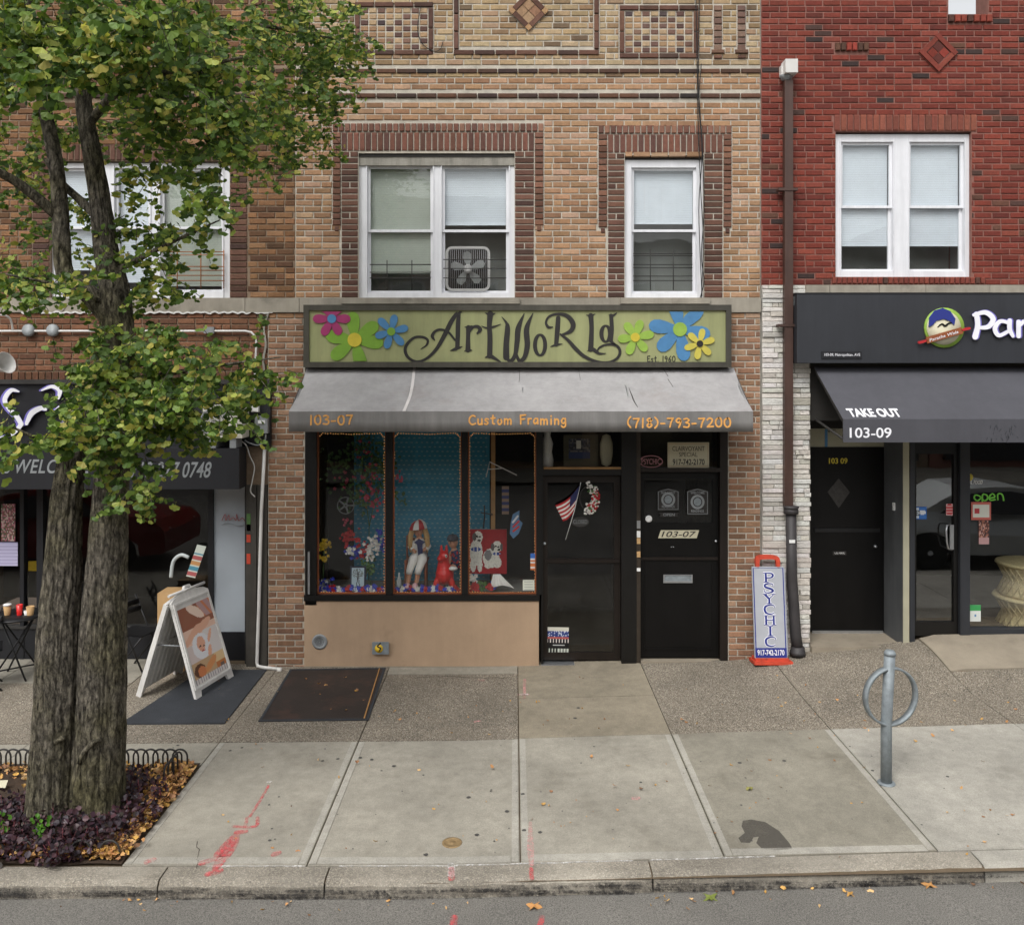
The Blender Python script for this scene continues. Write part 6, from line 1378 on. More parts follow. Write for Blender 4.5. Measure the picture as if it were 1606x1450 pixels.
# downpipe
dp = thing('downpipe', (fx(1243), -.1, .1), 'brown downpipe with a pale rain head between the tan and red buildings', 'downpipe')
MB().box(fx(1226), fx(1239), -.12, -.04, fz(795, -.08), fz(127, -.08)).build('pipe', 'pipe_brown', dp); b = MB(); b.box(fx(1224), fx(1243), -.2, -.03, fz(118, -.1), fz(97, -.1)); b.box(fx(1222), fx(1228), -.09, .0, fz(122), fz(106)); b.build('rain_head', 'rubble_white', dp); b = MB(); b.lathe(P(1233, 127, -.08), [(.055, 0), (.08, .05), (.08, .07)], 4); b.build('outlet', 'box_grey', dp)
xb = fx(1237); b = MB(); b.tube([(xb-.005, -.1, fz(800)), (xb+.005, -.1, fz(900)), (xb+.05, -.1, fz(990)), (xb+.08, -.1, .2)], [.062, .062, .064, .066], 14); b.build('iron_pipe', 'cast_iron', dp); MB().lathe((xb-.004, -.1, fz(803)), [(.085, 0), (.085, .05), (.075, .06), (.09, .065), (.09, .09), (.06, .095)], 16).build('collar', 'cast_iron', dp); MB().lathe((xb+.075, -.1, .17), [(.09, 0), (.09, .05), (.08, .055), (.08, .1), (.066, .105)], 16).build('base_collar', 'cast_iron', dp)
for y_ in (511, 300): MB().box(fx(1216), fx(1246), -.13, -.03, fz(y_+2), fz(y_-2)).build('strap', 'pipe_brown', dp)
MB().box(fx(1231), fx(1240), -.168, -.164, fz(847), fz(842)).build('sticker', 'paper_white', dp)
# psychic A-board
ps = thing('sandwich_board', (fx(1211), -.3, .1), 'narrow silver and blue board reading PSYCHIC with orange handle and base', 'sandwich board')
Yp = -.26; gz = fz(1041, Yp); fr_ = Fr((fx(1184.5, Yp), Yp, gz), (1, 0, 0), (-.008, .10, 1), (0, -1, .1)); W_ = .40; H_ = 1.12
bfr = lambda x, y, d=0: fr_(x, y, d)
MB().fbox(Fr(fr_.o, fr_.u, fr_.v, fr_.n), .0, W_-.02, .07, H_, -.03, 0).build('board', 'board_silver', ps); MB().fbox(fr_, .345, .4-.0, .09, H_-.02, -.16, -.0305).build('rear_board', 'board_silver', ps)
b = MB(); b.ribbon([(.015, .085), (.365, .085), (.365, H_-.015), (.015, H_-.015)], .012, fr_, 0, .002, closed=True, curve=False); b.build('border', 'ink_blue', ps)
MB().fbox(fr_, .006, W_-.026, .075, .185, 0, .0035).build('phone_band', 'ink_blue', ps); text_obj('lettering', '917-742-2170', lambda x, y, d=0: fr_(x, y, d+.0035), .03, .1, .345, .165, 'white_letter', ps, .001, .02)
b = MB(); b.fbox(fr_, -.02, W_+.03, 0, .035, -.2, .05); b.fbox(fr_, .0, W_-.01, .035, .07, -.15, .02); b.build('base', 'plastic_orange', ps)
b = MB(); b.ribbon([(.07, H_), (.075, H_+.085), (.12, H_+.11), (.26, H_+.11), (.31, H_+.085), (.315, H_)], [.04, .05, .05, .05, .05, .04], fr_, -.06, .0, n=4); b.build('handle', 'plastic_orange', ps)
SER = {'P': [([(.3, 0), (.3, 1)], .16), ([(.1, 0), (.5, 0)], .06), ([(.1, 1), (.3, 1)], .06), ([(.3, .99), (.7, .97), (.85, .74), (.7, .5), (.3, .48)], [.07, .1, .16, .1, .07])],
 'S': [([(.82, .72), (.8, .93), (.5, 1), (.2, .86), (.25, .62), (.7, .4), (.82, .18), (.5, 0), (.2, .06), (.15, .3)], [.05, .07, .09, .13, .15, .16, .14, .09, .07, .05])],
 'Y': [([(.15, 1), (.5, .5)], [.16, .15]), ([(.88, 1), (.5, .5)], [.05, .07]), ([(.5, .52), (.5, 0)], .15), ([(.28, 0), (.72, 0)], .06), ([(0, 1), (.34, 1)], .06), ([(.72, 1), (1, 1)], .06)],
 'C': [([(.88, .72), (.84, .92), (.55, 1), (.2, .82), (.12, .5), (.22, .15), (.58, 0), (.88, .16)], [.05, .07, .09, .14, .17, .14, .09, .04])],
 'H': [([(.2, 0), (.2, 1)], .15), ([(.8, 0), (.8, 1)], .15), ([(.2, .52), (.8, .52)], .06), ([(.02, 0), (.38, 0)], .06), ([(.02, 1), (.38, 1)], .06), ([(.62, 0), (.98, 0)], .06), ([(.62, 1), (.98, 1)], .06)],
 'I': [([(.5, 0), (.5, 1)], .16), ([(.28, 0), (.72, 0)], .06), ([(.28, 1), (.72, 1)], .06)]}
y_ = H_-.055
for c_ in 'PSYCHIC':
    hh = .107; y_ -= hh+.016; o = None
    for mt, ex, dd in (('white_letter', .022, .002), ('ink_blue', 0, .004)):
        b = MB()
        for k, (p, w_) in enumerate(SER[c_]): b.ribbon([(.115+q[0]*.15, y_+q[1]*hh) for q in p], [v*.15+ex*.7 for v in w_] if hasattr(w_, '__len__') else w_*.15+ex*.7, fr_, .0005, dd+.0004*k, rnd=False)
        if o is None: o = b.build('letter', mt, ps)
        else: b.build('letter_face', mt, o)
# bike post
bp = ground_at(1390, 1228); bk = thing('bike_rack', bp, 'galvanised post with a round ring for locking bicycles', 'bike rack')
b = MB(); b.tube([bp+Vector((0, 0, -.05)), bp+Vector((.0, 0, .5)), bp+Vector((.03, 0, 1.1))], .045, 20); b.lathe(bp+Vector((.03, 0, 1.1)), [(.048, -.02), (.048, .0), (.035, .02), (0, .024)], 20); b.build('post', 'steel_galv', bk)
c = bp+Vector((.035, -.0, .735)); b = MB(); an = R(12); n = 48; u = Vector((math.cos(an), math.sin(an), 0)); yv = Vector((-math.sin(an), math.cos(an), 0))
for i in range(n):
    a = 2*math.pi*i/n; d_ = u*math.cos(a)+Vector((0, 0, 1))*math.sin(a)
    for (r_, y2) in ((.245, -.03), (.245, .03), (.228, .03), (.228, -.03)): b.v.append(tuple(c+d_*r_+yv*y2))
for i in range(n):
    j = (i+1) % n
    for k in range(4): b._f((i*4+k, j*4+k, j*4+(k+1) % 4, i*4+(k+1) % 4), True)
b.build('ring', 'steel_galv', bk); b = MB(); b.lathe(bp, [(.075, 0), (.07, .012), (.05, .016)], 18); b.build('base_flange', 'steel_galv', bk)
# ------------------------------------------------------------------ left shop
ls = thing('fascia_sign', (-5, -.05, 2.65), 'black fascia with white script letters behind the tree', 'shop sign'); yl = -.06
MB().box(XLW, fx(424, yl), yl, .0, fz(700, yl), fz(602, yl)).build('panel', 'fascia_black', ls); MB().box(XLW, fx(426, yl), yl-.04, .0, fz(602, yl)+.001, fz(595, yl)).build('top_trim', 'guard_dark', ls)
for st in ([([(30, 614), (18, 612), (8, 626), (14, 640), (26, 652), (34, 665)], [3, 7, 8, 7, 8, 8]), ([(34, 665), (20, 680), (-5, 688), (-14, 680)], [8, 6, 5, 4])], [([(42, 664), (50, 648), (64, 640), (72, 642)], [6, 9, 8, 5])], [([(66, 612), (82, 606), (94, 612), (92, 624)], [3, 6, 8, 5])], [([(84, 648), (96, 638), (110, 642), (108, 656), (100, 664)], [4, 7, 8, 8, 5]), ([(100, 664), (118, 656), (132, 650)], [5, 4, 3])], [([(150, 662), (146, 648), (158, 640), (168, 648), (160, 662), (150, 662)], 7)], [([(196, 610), (190, 664)], 7), ([(190, 650), (210, 640), (214, 664)], 6)]):
    o = thick('letter', st, 'letter_side_blue', ls, PxF(yl), .0, .05); thick('letter_face', [(p, [w-.6 for w in w_] if hasattr(w_, '__len__') else w_-.6) for p, w_ in st], 'white_letter', o, PxF(yl-.05), .004, .008)
la = thing('shop_awning', (-5, -.2, fz(767, -.34)), 'black box awning with white italic lettering and phone number on the left shop', 'awning'); ya = -.34
MB().box(XLW, fx(375, ya), ya, yl-.001, fz(767, ya), fz(703, ya)).build('box', 'fascia_black', la); LF = PxF(ya)
text_obj('lettering', 'WALK-INS', LF, -78, 742, 18, 722, 'box_grey', la, .002, .01, .3); text_obj('lettering', 'WELCOME', LF, 25, 742, 144, 720, 'box_grey', la, .002, .012, .3, spacing=1.1); text_obj('lettering', '718-277 0748', LF, 205, 749, 332, 724, 'box_grey', la, .002, .012, .3)
# shop front
b = MB(); b.box(fx(386), fx(402), .0, .12, -.04, fz(760)); b.box(fx(404), fx(419), -.015, .12, -.04, fz(760)); lw = b.build('shop_window', 'bronze', leftb)
mk('post_dark', S(70, 66, 60), .6, .2, 5, .1, streak=.3); lw.data.materials[0] = MATS['post_dark']
Yl = .3
for a, c in ((328, 336), (60, 70), (34, 40)): MB().box(fx(a, Yl), fx(c, Yl), Yl-.04, Yl+.06, -.02, 2.9).build('mullion', 'fascia_black', lw)
MB().box(XLW+.2, fx(330, Yl), Yl-.03, Yl+.05, -.02, fz(984, Yl)).build('bulkhead', 'fascia_black', lw); MB().box(XLW+.2, fx(330, Yl), Yl-.05, Yl+.06, fz(984, Yl), fz(980, Yl)).build('sill', 'guard_dark', lw)
for a, c in ((40, 60), (70, 328), (-60, 34)): MB().box(fx(a, Yl), fx(c, Yl), Yl, Yl+.008, fz(980, Yl), 2.9).build('pane', 'glass_shop', lw)
MB().box(fx(336, Yl), fx(392, Yl), Yl-.005, Yl+.02, fz(990, Yl), 2.9).build('frosted_panel', 'frosted', lw); MB().box(fx(336, Yl), fx(392, Yl), Yl-.02, Yl+.03, -.02, fz(990, Yl)-.001).build('kick_plate', 'fascia_black', lw)
MB().box(fx(391, Yl), fx(402), .12, Yl+.05, -.02, 2.9).build('return_panel', 'guard_dark', lw)
for k, (y0_, y1_, c_) in enumerate(((805, 832, 'leaf_fake'), (838, 850, 'plastic_orange'), (868, 884, 'plastic_orange'), (822, 832, 'paper_white'))): MB().box(fx(387), fx(393), -.004, -.001, fz(y1_), fz(y0_)).build('sticker', c_, lw)
ns = thing('neon_sign', P(365, 822, Yl-.02), 'faint pink handwritten neon sign on the frosted panel', 'neon sign'); MB().tube([tuple(P(x, y, Yl-.03)) for x, y, _ in cat_rom([(348, 816, 0), (353, 806, 0), (354, 816, 0), (359, 807, 0), (360, 815, 0), (366, 811, 0), (370, 816, 0), (371, 806, 0), (374, 816, 0), (380, 812, 0), (384, 817, 0)], 6)], .006, 5).build('tube', 'neon_pink', ns); MB().tube([tuple(P(x, y, Yl-.03)) for x, y, _ in cat_rom([(348, 822, 0), (360, 819, 0), (372, 824, 0), (385, 821, 0)], 6)], .006, 5).build('underline', 'frosted', ns)
fp('flower_poster', 'poster of pink flowers in the left shop window', 2, 24, 790, 848, lambda u, v: S(*random.choice(((150, 80, 100), (190, 130, 140), (90, 100, 80), (120, 90, 70), (200, 180, 170)))), 'poster', 12, 26, Yl-.02)
fp('window_notice', 'lilac paper notice below the flower poster', -4, 28, 850, 887, lambda u, v: S(176, 170, 204) if int(v*14) % 2 else S(196, 192, 220), 'notice', 8, 14, Yl-.02)
b = MB(); b.box(fx(44, .5), fx(62, .5), .5, .53, fz(895, .5), fz(880, .5)); tag(b.build('yellow_box', 'petal_yell'), 'small yellow box inside the left shop window', 'box')
# services on the wall
ac = thing('air_conditioner', (fx(345), -.3, fz(690, -.3)), 'white outdoor air conditioner standing on the black awning', 'air conditioner')
MB().box(fx(318, -.36), fx(380, -.36), -.36, -.1, fz(687, -.36), fz(636, -.36)).build('casing', 'ac_white', ac); MB().lathe(P(335, 662, -.361), [(.16, 0), (.16, .008), (.145, .008), (.145, .0)], 24, (0, -1, 0), cap=False).build('fan_ring', 'box_grey', ac)
for i in range(-5, 6): MB().tube([P(335+i*3.6, 645, -.367), P(335+i*3.6, 679, -.367)], .003, 4).build('grille_wire', 'box_grey', ac)
MB().box(fx(356, -.365), fx(376, -.365), -.366, -.36, fz(684, -.36), fz(640, -.36)).build('side_panel', 'ac_white', ac); b = MB(); b.box(fx(330, -.3), fx(340, -.3), -.34, -.12, fz(703, -.34)+.004, fz(687, -.36)); b.box(fx(362, -.3), fx(372, -.3), -.34, -.12, fz(703, -.34)+.004, fz(687, -.36)); b.build('foot', 'box_grey', ac)
cd = thing('conduit', (fx(200), -.03, fz(519)), 'white electrical conduit with round boxes along the left brick wall', 'conduit')
b = MB(); b.tube([P(-60, 519, -.04), P(385, 519, -.04), P(394, 521, -.04), P(400, 527, -.04), P(402, 536, -.04), P(400, 585, -.05), P(401, 630, -.08)], .013, 8); b.build('pipe', 'pvc_white', cd)
for x_ in (46, 84): MB().lathe(P(x_, 518, -.02), [(.075, 0), (.075, .03), (.06, .045), (.0, .05)], 20, (0, -1, 0)).build('round_box', 'box_grey', cd)
MB().box(fx(322), fx(338), -.06, -.02, fz(523), fz(513)).build('fitting', 'box_grey', cd); MB().box(fx(395, -.1), fx(406, -.1), -.12, -.06, fz(646, -.1), fz(629, -.1)).build('switch_box', 'pvc_white', cd)
mb = thing('disconnect_box', P(410, 680, -.1), 'grey electrical switch box on the black panel beside the pier', 'electrical box'); MB().box(fx(401, -.1), fx(421, -.1), -.14, -.06, fz(679, -.1), fz(652, -.1)).build('case', 'box_grey', mb); MB().box(fx(405, -.14), fx(416, -.14), -.15, -.14, fz(664, -.14), fz(659, -.14)).build('label_plate', 'paper_white', mb); MB().tube([tuple(P(x, y, -.12)) for x, y, _ in cat_rom([(417, 680, 0), (415, 692, 0), (404, 698, 0), (390, 694, 0), (384, 690, 0)], 6)], .009, 6).build('flex', 'box_grey', mb)
b = MB(); b.tube([tuple(P(x, y, -.1 if y < 700 else -.06)) for x, y, _ in cat_rom([(376, 690, 0), (386, 698, 0), (392, 715, 0), (399, 732, 0), (396, 752, 0), (393, 770, 0), (400, 779, 0)], 6)], .008, 6); tag(b.build('white_cable', 'pvc_white'), 'white cable dangling from the air conditioner', 'cable')
wp_ = thing('drain_pipe', (fx(408), -.04, 0), 'thin white drain pipe running down to the pavement beside the left pier', 'drain pipe'); b = MB(); b.tube([P(415, 705, -.05), P(410, 800, -.05), P(406, 950, -.05), P(403, 1038, -.05), P(404, 1044, -.06), P(412, 1046, -.1), P(440, 1049, -.14)], .02, 10); b.build('pipe', 'pvc_white', wp_); MB().lathe(P(438, 1050, -.14), [(.028, -.02), (.028, .03)], 10, (1, 0, 0)).build('elbow', 'pvc_white', wp_)
gl = thing('gooseneck_lamp', P(5, 560, -.3), 'white gooseneck lamp at the left edge of the photograph', 'lamp'); MB().tube([tuple(P(x, y, Y)) for x, y, Y in cat_rom([(20, 518, -.04), (16, 500, -.1), (2, 494, -.2), (-14, 500, -.3), (-18, 530, -.4), (-8, 556, -.45)], 6)], .012, 8).build('arm', 'pvc_white', gl); c = P(2, 572, -.45); MB().lathe(c, [(.04, -.1), (.07, -.04), (.13, .08), (.125, .08), (.06, -.04)], 20, (.7, -.2, .25), cap=False).build('shade', 'pvc_white', gl)
# table and chairs
ft = thing('folding_table', (fx(20), -.35, 0), 'small black bistro table with drinks at the left edge', 'table'); tz = .72; tx, tyy = fx(25, -.35), -.35
MB().lathe((tx, tyy, tz-.02), [(.3, 0), (.31, .01), (.3, .025), (0, .025)], 28).build('top', 'black_paint', ft)
for s_ in (-1, 1): MB().tube([(tx+s_*.2, tyy-.15, 0), (tx-s_*.2, tyy+.02, tz-.03)], .011, 6).build('leg', 'black_paint', ft); MB().tube([(tx+s_*.2, tyy+.18, 0), (tx-s_*.2, tyy+.02, tz-.03)], .011, 6).build('leg', 'black_paint', ft)
MB().tube([(tx-.2, tyy-.15, .1), (tx+.2, tyy+.18, .1)], .009, 6).build('brace', 'black_paint', ft)
def cup(px, py, r, h, mat, name, lab, cat='cup'):
    p = Vector((fx(px, -.4), -.38, tz+.006)); b = MB(); b.lathe(p, [(r*.75, 0), (r, h), (r*.9, h), (r*.7, .01)], 14, cap=False); b.lathe(p, [(r*.75, .001), (0, .002)], 14, cap=False); o = b.build(name, mat); tag(o, lab, cat); return o
cu = cup(10, 935, .042, .11, 'cardboard', 'paper_cup', 'brown paper cup with a white lid on the bistro table'); b = MB(); p = Vector((fx(10, -.4), -.38, tz+.116)); b.lathe(p, [(.045, 0), (.045, .012), (.036, .018), (0, .018)], 14); b.build('lid', 'paper_white', cu)
cup(29, 935, .036, .12, 'toy_red', 'soft_drink_can', 'red drinks can on the bistro table', 'can'); cup(46, 935, .045, .1, 'cardboard', 'paper_bowl', 'beige paper bowl at the right of the bistro table', 'bowl'); cup(40, 940, .03, .05, 'paper_white', 'paper_cup', 'crumpled white napkin cup between the can and the bowl')
def fchair(x, y, face, lab):
    t_ = thing('folding_chair', (x, y, 0), lab, 'chair', 'black folding chairs at the left shop'); c, s_ = math.cos(face), math.sin(face); W = lambda a, b_, z: (x+a*c-b_*s_, y+a*s_+b_*c, z)
    for k in (-.19, .19): MB().tube([W(k, -.22, 0), W(k, .02, .46), W(k, .2, .84)], .011, 6).build('leg', 'black_paint', t_); MB().tube([W(k*.9, .2, 0), W(k*.9, -.18, .45)], .011, 6).build('leg', 'black_paint', t_)
    for i in range(5): yy = -.18+i*.08; b = MB(); n = [W(-.19, yy, .45), W(.19, yy, .45), W(.19, yy+.065, .45), W(-.19, yy+.065, .45)]; b.poly(n); b.poly([(p[0], p[1], p[2]+.014) for p in n]); b.build('seat_slat', 'black_paint', t_)
    for z_ in (.68, .76): b = MB(); b.tube([W(-.19, .13+(z_-.68)*.4, z_), W(0, .15+(z_-.68)*.4, z_), W(.19, .13+(z_-.68)*.4, z_)], .02, 6, flat=1.6); b.build('back_slat', 'black_paint', t_)
fchair(fx(215, -.15), -.1, R(75), 'black folding chair partly hidden between the trunk and the sandwich board')
fchair(fx(-25, -.7), -.75, R(-60), 'black folding chair cut off by the left edge below the bistro table')
# box with tubes by the board
bx_ = thing('carton', (fx(268, -.1), -.1, 0), 'brown carton standing behind the sandwich board', 'carton'); x0 = fx(250, -.1); MB().box(x0, x0+.32, -.16, .14, .0, .92).build('body', 'cardboard', bx_)
b = MB(); b.tube([tuple(P(x, y, -.05)) for x, y, _ in cat_rom([(268, 905, 0), (272, 880, 0), (284, 870, 0), (296, 874, 0)], 6)], .022, 8); tag(b.build('bent_tube', 'plastic_clear'), 'pale bent plastic tube sticking out of the carton', 'tube')
b = MB(); f_ = Fr(P(293, 905, -.05), (.97, 0, .24), (-.0, 0, 1), (0, -1, 0)); fr2_ = Fr(P(292, 903, -.05), (.93, 0, -.2), (.33, 0, .94), (0, -1, 0)); tag(print_obj('colour_chart', fr2_, .11, .4, 6, 24, lambda u, v: S(200, 206, 196) if (v > .75 or int(v*24) % 4 == 0) else S(*((170, 90, 90), (80, 140, 160), (190, 140, 90))[int(v*6) % 3])), 'tall nail colour chart leaning out of the carton', 'chart')
# sandwich board with spa print
sb = thing('sandwich_board', (-3.75, -.7, 0), 'white plastic sandwich board with a facial treatment poster on the rubber mat', 'sandwich board')
A0 = Vector((-3.42, -1.08, .012)); A1 = Vector((-3.25, -.36, .012)); B0 = Vector((-4.11, -.98, .012)); B1 = Vector((-3.95, -.2, .012)); up1 = 1.1
T0 = (A0+B0)/2+Vector((0, .04, up1)); T1 = (A1+B1)/2+Vector((0, -.04, up1))
def leafp(lo0, lo1, t0, t1, nm, outsign):
    u = (lo1-lo0); Wd = u.length; u.normalize(); mid_ = (t0+t1)/2-(lo0+lo1)/2; v = (mid_-u*mid_.dot(u)); H = v.length; v.normalize(); n = u.cross(v)*outsign; return Fr(lo0, u, v, n), Wd, H
f1, w1, h1 = leafp(A0, A1, T0, T1, 'front', 1); 
if f1.n.x < 0: f1.n = -f1.n
b = MB()
outl = [(0, .0), (.1, .0), (.12, .06), (w1-.12, .06), (w1-.1, 0), (w1, 0), (w1-.02, h1-.1), (w1-.1, h1-.06), (w1*.62, h1-.03), (w1*.56, h1+.03), (w1*.44, h1+.03), (w1*.38, h1-.03), (.1, h1-.06), (.02, h1-.1)]
b.prism(outl, f1, -.03, 0); b.ribbon([(.03, .1), (w1-.03, .1), (w1-.05, h1-.13), (.05, h1-.13)], .035, f1, 0, .012, closed=True, curve=False); front = b.build('front_panel', 'pvc_white', sb)
b = MB(); b.ribbon([(w1*.5-.03, h1-.01), (w1*.5+.03, h1-.01)], .022, f1, .0005, .002); b.build('grip_hole', 'eye_black', front)
def spa(u, v):
    def e(cx, cy, rx, ry, a=0):
        x, y = u-cx, v-cy; c, s = math.cos(a), math.sin(a); return ((x*c+y*s)/rx)**2+((-x*s+y*c)/ry)**2 < 1
    r = random.uniform(-.02, .02)
    if v < .065: return S(214, 208, 206) if int(u*40) % 3 else S(150, 146, 150)
    if .82 < u < .93 and .07 < v < .11: return S(110, 96, 90)
    if v < .27:
        if e(.25, .13, .12, .07): return S(206, 128, 84)
        if e(.2, .15, .17, .09): return S(92, 60, 44)
        if e(.55, .17, .22, .05, .3): return S(214, 148, 96)
        if u > .7: return S(226, 196, 150) if v > .15 else S(190, 120, 70)
        return S(196, 164, 128)
    if e(.38, .44, .035, .012) or e(.49, .43, .03, .01): return S(90, 60, 52)
    if e(.44, .37, .05, .012): return S(190, 84, 80)
    if e(.42, .47, .12, .1): return S(226, 172, 146)
    if e(.72, .52, .12, .035, .7) or e(.62, .33, .1, .05, .9): return S(232, 178, 150)
    if e(.42, .44, .27, .17): return S(228, 228, 232)
    if e(.25, .62, .3, .05, .35) or e(.6, .68, .3, .055, .2): return S(226, 176, 150)
    if v < .62 and u > .55: return S(222, 216, 214)
    if v < .5: return S(214, 200, 196)
    if e(.5, .9, .25, .07, -.4): return S(238, 212, 194)
    if e(.25, .86, .22, .06, .5): return S(150, 100, 80)
    if v > .78 and u > .6: return S(184, 150, 150) if int((u+v)*14) % 3 else S(206, 130, 90)
    if v > .7: return S(150, 96, 76)
    return S(232, 196, 176)
pw_, ph_ = w1-.13, h1-.32
print_obj('poster', Fr(f1(.065, .125, .001), f1.u, f1.v, f1.n), pw_, ph_, 44, 88, spa, front)
f2, w2, h2 = leafp(B0, B1, T0, T1, 'rear', 1)
if f2.n.x > 0: f2.n = -f2.n
b = MB(); b.prism([(0, 0), (.1, 0), (.12, .06), (w2-.12, .06), (w2-.1, 0), (w2, 0), (w2-.02, h2-.1), (w2*.5, h2), (.02, h2-.1)], f2, -.02, .01)
for i in range(1, 9): b.fbox(f2, w2*i/9-.006, w2*i/9+.006, .08, h2-.12, -.035, -.02)
b.fbox(f2, .0, .03, .0, h2-.1, -.05, -.02); b.fbox(f2, w2-.03, w2, .0, h2-.1, -.05, -.02); b.fbox(f2, .03, w2-.03, .55, .58, -.045, -.02); b.build('rear_panel', 'pvc_white', sb)
MB().tube([T0+Vector((0, .02, -.02)), T1+Vector((0, -.02, -.02))], .016, 8).build('hinge', 'pvc_white', sb)
MB().tube([(A0*.5+T0*.5)+Vector((-.02, .03, 0)), (B0*.5+T0*.5)+Vector((.02, .03, 0))], .008, 6).build('stay', 'box_grey', sb)
# ------------------------------------------------------------------ street tree
DT = -3.6
rt_ = random.Random(21)
def stem_mesh(pts, seg=40, sub=14, ridge=1.0, name='trunk', parent=None):
    """pts: (px,py,Y,r)"""
    q = cat_rom([(*P(a, b_, Y), r_) for a, b_, Y, r_ in pts], sub); b = MB(); L = len(q); up = Vector((0, -1, 0))
    for i, p in enumerate(q):
        c = Vector(p[:3]); a = Vector(q[max(0, i-1)][:3]); d = Vector(q[min(L-1, i+1)][:3]); t_ = (d-a).normalized(); sdv = t_.cross(up).normalized(); u2 = sdv.cross(t_).normalized()
        for k in range(seg):
            an = 2*math.pi*k/seg; dirv = sdv*math.cos(an)+u2*math.sin(an)
            w_ = mnoise.noise(Vector((math.cos(an)*3.2, math.sin(an)*3.2, c.z*1.3)))*.5
            f_ = mnoise.noise(Vector((math.cos(an+w_*.3)*4.6+p[0], math.sin(an+w_*.3)*4.6, c.z*1.5)))
            fl_ = max(0, .45-c.z)/.45; rid = (1-abs(f_)*2.4); g_ = mnoise.noise(Vector((math.cos(an)*2, math.sin(an)*2, c.z*5)))
            f2_ = mnoise.noise(Vector((math.cos(an)*11+p[0], math.sin(an)*11, c.z*5)))
            r_ = p[3]*(1+ridge*(.09*max(-.6, rid)-.03+.06*w_+.03*g_+.05*f2_)+fl_*fl_*(.12+.3*max(0, mnoise.noise(Vector((math.cos(an)*1.7+p[0]*5, math.sin(an)*1.7, 7))))))
            b.v.append(tuple(c+dirv*r_))
    for i in range(L-1):
        for k in range(seg): b._f((i*seg+k, i*seg+(k+1) % seg, (i+1)*seg+(k+1) % seg, (i+1)*seg+k), True)
    b._f(tuple((L-1)*seg+k for k in range(seg)))
    return b.build(name, 'bark', parent)
tb = P(118, 1300, DT); tree = thing('ginkgo_tree', (tb.x, DT, 0), 'street ginkgo with a twin ridged trunk and yellow green fan leaves', 'tree')
main_st = [(148, 1345, DT, .26), (150, 1290, DT, .215), (153, 1230, DT, .195), (157, 1150, DT, .182), (162, 1000, DT, .165), (168, 880, DT, .145), (175, 760, DT, .125), (186, 640, DT, .118), (186, 540, DT, .115), (180, 460, DT, .11), (168, 400, DT, .09), (160, 340, DT, .08), (148, 260, DT, .07), (135, 190, DT, .062), (126, 110, DT, .055), (118, 20, DT, .048), (112, -120, DT, .04), (108, -320, DT, .02)]
left_st = [(82, 1345, DT-.05, .26), (84, 1290, DT-.05, .2), (84, 1230, DT-.05, .178), (87, 1150, DT-.05, .165), (92, 1000, DT-.04, .148), (99, 880, DT-.02, .128), (106, 770, DT, .11), (120, 690, DT+.06, .095), (150, 610, DT+.1, .085), (178, 560, DT+.08, .07)]
stem_mesh(main_st, parent=tree, seg=110, sub=16); stem_mesh(left_st, parent=tree, seg=110, sub=18)
up_l = [(176, 500, DT, .09), (140, 462, DT, .075), (104, 432, DT, .066), (97, 380, DT, .064), (94, 320, DT, .06), (86, 250, DT, .056), (72, 180, DT, .05), (58, 100, DT, .042), (44, 0, DT, .034), (30, -160, DT, .02)]
stem_mesh(up_l, 24, 8, .7, 'limb', tree)
limbs = [[(92, 340, DT, .045), (60, 312, DT-.1, .042), (25, 285, DT-.2, .036), (-20, 262, DT-.35, .03), (-100, 230, DT-.6, .02)], [(158, 345, DT, .04), (128, 316, DT+.08, .034), (98, 288, DT+.15, .028), (70, 250, DT+.3, .015)],
         [(135, 200, DT, .035), (200, 130, DT-.3, .03), (290, 110, DT-.6, .022), (380, 90, DT-.8, .01)], [(126, 110, DT, .03), (250, 40, DT+.5, .026), (400, 40, DT+1.1, .02), (520, 60, DT+1.4, .008)], [(172, 430, DT, .03), (230, 400, DT-.1, .02), (290, 370, DT-.2, .012), (345, 345, DT-.2, .005)],
         [(186, 600, DT, .03), (240, 590, DT-.2, .022), (330, 575, DT-.2, .014), (440, 560, DT-.2, .005)], [(120, 690, DT, .025), (70, 690, DT-.2, .018), (20, 670, DT-.3, .008)], [(180, 660, DT, .025), (215, 720, DT-.2, .014), (232, 790, DT-.25, .005)], [(176, 480, DT, .022), (100, 450, DT-.25, .014), (10, 430, DT-.4, .006)], [(60, 110, DT, .03), (20, 40, DT-.6, .02), (-20, -20, DT-.9, .01)], [(118, 20, DT, .03), (200, -60, DT-.8, .02), (300, -100, DT-1.2, .01)]]
for l in limbs: stem_mesh(l, 10, 6, .4, 'limb', tree)
# knots: scarred ridges low on both stems
for px, py in ((70, 1180), (128, 1182)):
    b = MB(); b.tube([tuple(P(x, y, DT-.19)) for x, y, _ in cat_rom([(px-5, py+15, 0), (px+2, py, 0), (px+18, py-18, 0), (px+32, py-24, 0)], 5)], [.01]+[.02]*14+[.008], 8); b.build('bark_scar', 'bark', tree)
